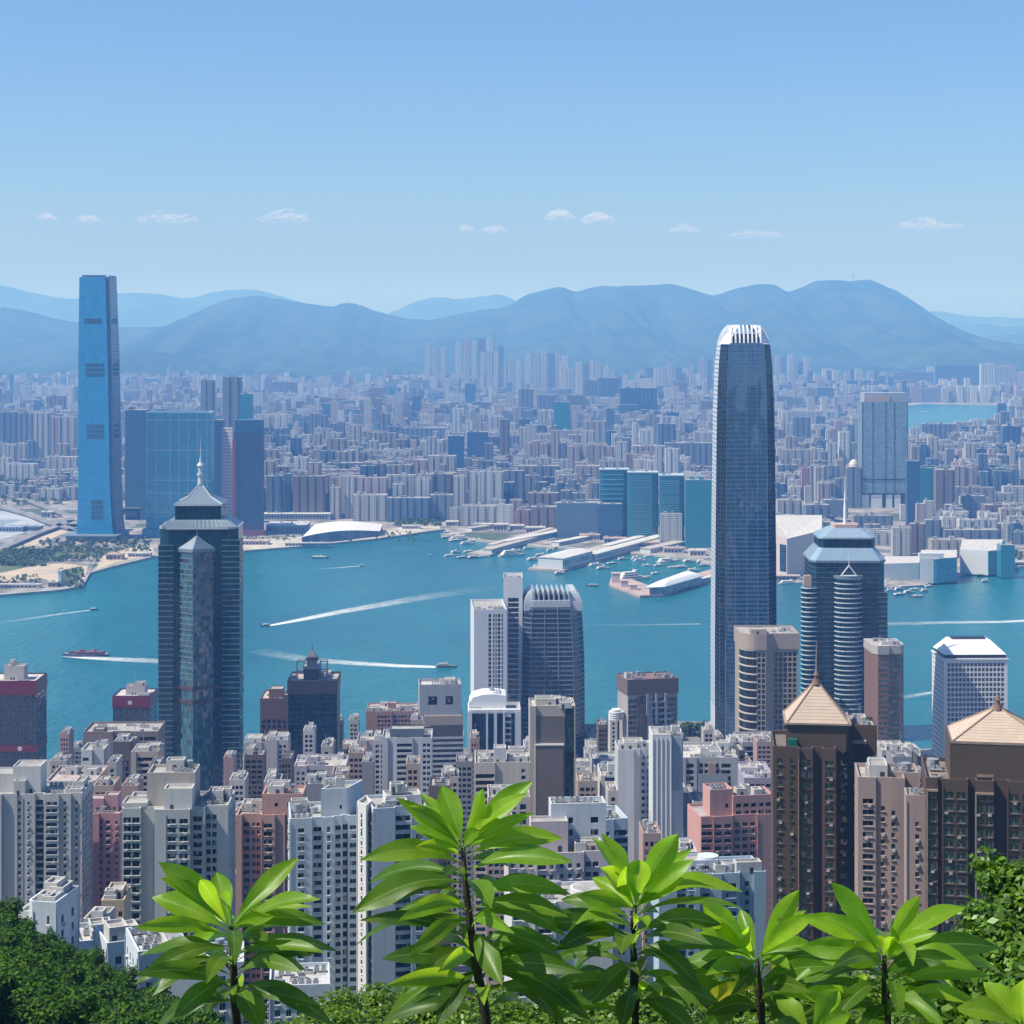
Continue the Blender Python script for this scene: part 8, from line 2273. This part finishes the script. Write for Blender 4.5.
def extra(stem, n, r, seed, y0, y1, L=(90, 125)):
    """the leaves between the named ones, whorled round the stem"""
    rr = random.Random(seed); out = []
    for i in range(n):
        y = lerp(y0, y1, (i+.5)/n); x = interp(sorted([(q[1], q[0]) for q in stem]), y)
        a = i*2.4 + rr.uniform(-.4, .4); l = rr.uniform(*L)
        dx = cos(a)*l; dz = sin(a)*l/F*3.5
        out.append((x, y, x+dx, y - rr.uniform(-.25, .35)*l*.6 + (10 if abs(dx) < 50 else 0), rr.uniform(24, 36), rr.uniform(.08, .2), 'y' if rr.random() < .3 else 'o', dz))
    x, y = stem[-1]
    for i in range(7):              # shorter young leaves filling the rosette
        a = i*2.4 + rr.uniform(-.3, .3); l = rr.uniform(50, 85)
        out.append((x, y+rr.uniform(0, 6), x+cos(a)*l, y - l*rr.uniform(.15, .75), rr.uniform(22, 30), .08, 'y', sin(a)*l/F*3.5))
    return out
S1 = [(238, 1045), (235, 1000), (233, 960), (231, 926)]
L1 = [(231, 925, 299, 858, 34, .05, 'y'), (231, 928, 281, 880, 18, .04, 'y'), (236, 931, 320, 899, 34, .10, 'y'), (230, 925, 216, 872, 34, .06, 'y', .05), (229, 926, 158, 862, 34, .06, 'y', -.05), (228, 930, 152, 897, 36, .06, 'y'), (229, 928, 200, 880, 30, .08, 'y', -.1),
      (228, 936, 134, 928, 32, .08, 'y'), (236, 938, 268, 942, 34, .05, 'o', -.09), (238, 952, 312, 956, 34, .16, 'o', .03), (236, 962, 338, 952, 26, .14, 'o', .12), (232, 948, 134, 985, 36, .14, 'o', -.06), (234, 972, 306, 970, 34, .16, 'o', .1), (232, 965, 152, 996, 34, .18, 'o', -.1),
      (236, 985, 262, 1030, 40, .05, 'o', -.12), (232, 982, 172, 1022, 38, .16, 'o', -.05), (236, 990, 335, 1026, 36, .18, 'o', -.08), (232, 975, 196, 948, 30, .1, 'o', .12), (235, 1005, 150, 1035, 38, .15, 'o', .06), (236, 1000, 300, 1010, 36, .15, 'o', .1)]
plant('leafy plant with drooping lower leaves in front of the grey white tower', 3.5, S1, L1 + extra(S1, 16, 0, 7, 930, 1010), 11)
S2 = [(490, 1050), (484, 1005), (475, 960), (469, 915), (465, 880), (463, 848)]
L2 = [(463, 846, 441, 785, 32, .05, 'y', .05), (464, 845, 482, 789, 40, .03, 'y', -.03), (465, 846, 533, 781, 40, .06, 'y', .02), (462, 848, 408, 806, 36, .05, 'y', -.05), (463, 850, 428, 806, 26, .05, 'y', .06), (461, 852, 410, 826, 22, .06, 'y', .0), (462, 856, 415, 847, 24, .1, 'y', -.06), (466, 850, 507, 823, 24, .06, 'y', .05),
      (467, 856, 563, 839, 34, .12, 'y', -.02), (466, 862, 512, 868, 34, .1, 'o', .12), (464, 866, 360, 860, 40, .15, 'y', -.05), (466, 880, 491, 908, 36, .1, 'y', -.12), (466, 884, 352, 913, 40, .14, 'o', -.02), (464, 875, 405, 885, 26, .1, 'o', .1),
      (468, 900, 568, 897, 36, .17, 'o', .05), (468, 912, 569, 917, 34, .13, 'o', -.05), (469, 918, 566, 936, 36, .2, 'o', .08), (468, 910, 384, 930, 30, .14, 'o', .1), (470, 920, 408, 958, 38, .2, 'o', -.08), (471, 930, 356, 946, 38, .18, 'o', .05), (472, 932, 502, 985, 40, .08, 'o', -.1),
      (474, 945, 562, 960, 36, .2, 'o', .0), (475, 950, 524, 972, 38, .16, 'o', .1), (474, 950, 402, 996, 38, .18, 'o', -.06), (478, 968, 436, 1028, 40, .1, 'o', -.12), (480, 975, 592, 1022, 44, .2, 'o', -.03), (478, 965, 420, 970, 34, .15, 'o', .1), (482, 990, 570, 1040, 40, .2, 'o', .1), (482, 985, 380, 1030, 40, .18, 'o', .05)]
plant('tallest leafy plant whose top reaches above the cream apartment block', 3.4, S2, L2 + extra(S2, 26, 0, 14, 870, 1020), 12)
S3 = [(636, 1050), (635, 1000), (634, 960), (633, 925), (635, 905)]
L3 = [(636, 900, 678, 834, 38, .04, 'y', -.02), (638, 902, 692, 849, 26, .06, 'y', .06), (634, 900, 602, 833, 30, .06, 'y', .05), (633, 903, 592, 838, 34, .05, 'y', -.05), (633, 906, 600, 868, 34, .05, 'y', -.08), (636, 908, 640, 860, 36, .05, 'y', -.08), (636, 912, 742, 892, 42, .17, 'y', .02), (637, 915, 664, 918, 24, .1, 'o', .1),
      (634, 922, 561, 900, 32, .12, 'o', .06), (636, 935, 722, 925, 36, .16, 'o', -.03), (633, 930, 574, 926, 38, .15, 'y', -.04), (633, 940, 556, 950, 38, .16, 'o', -.08), (635, 950, 701, 990, 36, .2, 'o', -.06), (634, 950, 566, 985, 34, .18, 'o', .08), (636, 955, 678, 962, 34, .12, 'o', .1), (634, 965, 590, 1005, 38, .16, 'o', -.08), (637, 975, 690, 1010, 40, .18, 'o', .06), (634, 990, 560, 1020, 40, .18, 'o', .0), (636, 985, 622, 1030, 34, .1, 'o', -.12), (638, 1000, 700, 1040, 40, .16, 'o', -.05)]
plant('leafy plant standing before the pale blue white tower', 3.5, S3, L3 + extra(S3, 18, 0, 21, 915, 1020), 13)
S4 = [(764, 1050), (761, 1010), (758, 980), (757, 958)]
L4 = [(759, 958, 799, 890, 34, .05, 'y', -.02), (761, 958, 798, 907, 20, .06, 'y', .06), (756, 957, 703, 904, 36, .06, 'y', -.04), (757, 955, 740, 909, 26, .05, 'y', .06), (756, 962, 686, 938, 34, .1, 'y', .02), (755, 964, 744, 970, 30, .08, 'y', -.12), (760, 962, 808, 941, 34, .1, 'y', .0), (761, 968, 790, 970, 32, .12, 'y', -.1),
      (757, 972, 676, 968, 30, .16, 'o', .05), (756, 978, 700, 968, 30, .1, 'o', -.08), (760, 990, 695, 1006, 24, .14, 'Y', -.05), (760, 980, 830, 985, 36, .18, 'o', .08), (758, 985, 712, 1015, 36, .18, 'o', .1), (762, 1000, 800, 1025, 40, .16, 'o', -.08), (761, 1005, 700, 1035, 36, .16, 'o', .05), (760, 975, 778, 940, 30, .08, 'o', .12)]
plant('small leafy plant with one yellow leaf below the brown pyramid roofed tower', 3.6, S4, L4 + extra(S4, 14, 0, 28, 965, 1020), 14)
S5 = [(887, 1050), (886, 1010), (885, 980), (884, 955)]
L5 = [(884, 952, 831, 882, 36, .05, 'y', .0), (885, 950, 920, 895, 28, .03, 'y', -.04), (887, 952, 966, 907, 32, .08, 'y', .04), (883, 955, 799, 918, 36, .09, 'y', -.03), (882, 953, 841, 908, 28, .06, 'y', .07), (885, 956, 890, 925, 36, .08, 'y', -.1), (883, 962, 799, 948, 32, .12, 'y', .03), (884, 965, 836, 962, 36, .14, 'y', -.08), (888, 960, 930, 945, 34, .1, 'o', .1),
      (888, 968, 978, 970, 36, .16, 'y', -.04), (887, 972, 1000, 971, 24, .16, 'y', .08), (888, 982, 950, 986, 34, .16, 'o', .08), (883, 975, 802, 992, 34, .18, 'o', .04), (884, 985, 834, 1020, 38, .16, 'o', -.08), (888, 1000, 944, 1026, 40, .14, 'y', -.1), (884, 995, 840, 1000, 34, .16, 'o', .1), (886, 1005, 860, 1040, 36, .1, 'o', -.1), (887, 990, 960, 1012, 36, .16, 'o', .1)]
plant('leafy plant standing before the mauve brown tower', 3.5, S5, L5 + extra(S5, 16, 0, 35, 960, 1020), 15)
S6 = [(1026, 1060), (1024, 1040), (1023, 1030)]
L6 = [(1023, 1030, 955, 1009, 36, .1, 'y', -.02), (1023, 1029, 984, 982, 34, .06, 'y', .04), (1024, 1028, 1024, 978, 36, .05, 'y', -.05), (1025, 1030, 1070, 990, 36, .06, 'y', .03), (1023, 1035, 975, 1045, 36, .14, 'o', .05), (1026, 1034, 1090, 1020, 36, .1, 'y', -.04)]
plant('low leafy plant in the corner before the taller dark green bushes', 3.4, S6, L6, 16)
S7 = [(812, 1060), (811, 1035)]
L7 = [(811, 1034, 776, 1000, 34, .08, 'y', .04), (811, 1033, 838, 990, 32, .08, 'y', -.05), (811, 1036, 850, 1014, 34, .12, 'y', .03), (810, 1036, 770, 1030, 34, .12, 'o', -.04)]
plant('tiny leafy shoot between the yellow leafed plant and its taller neighbour', 3.3, S7, L7, 17)
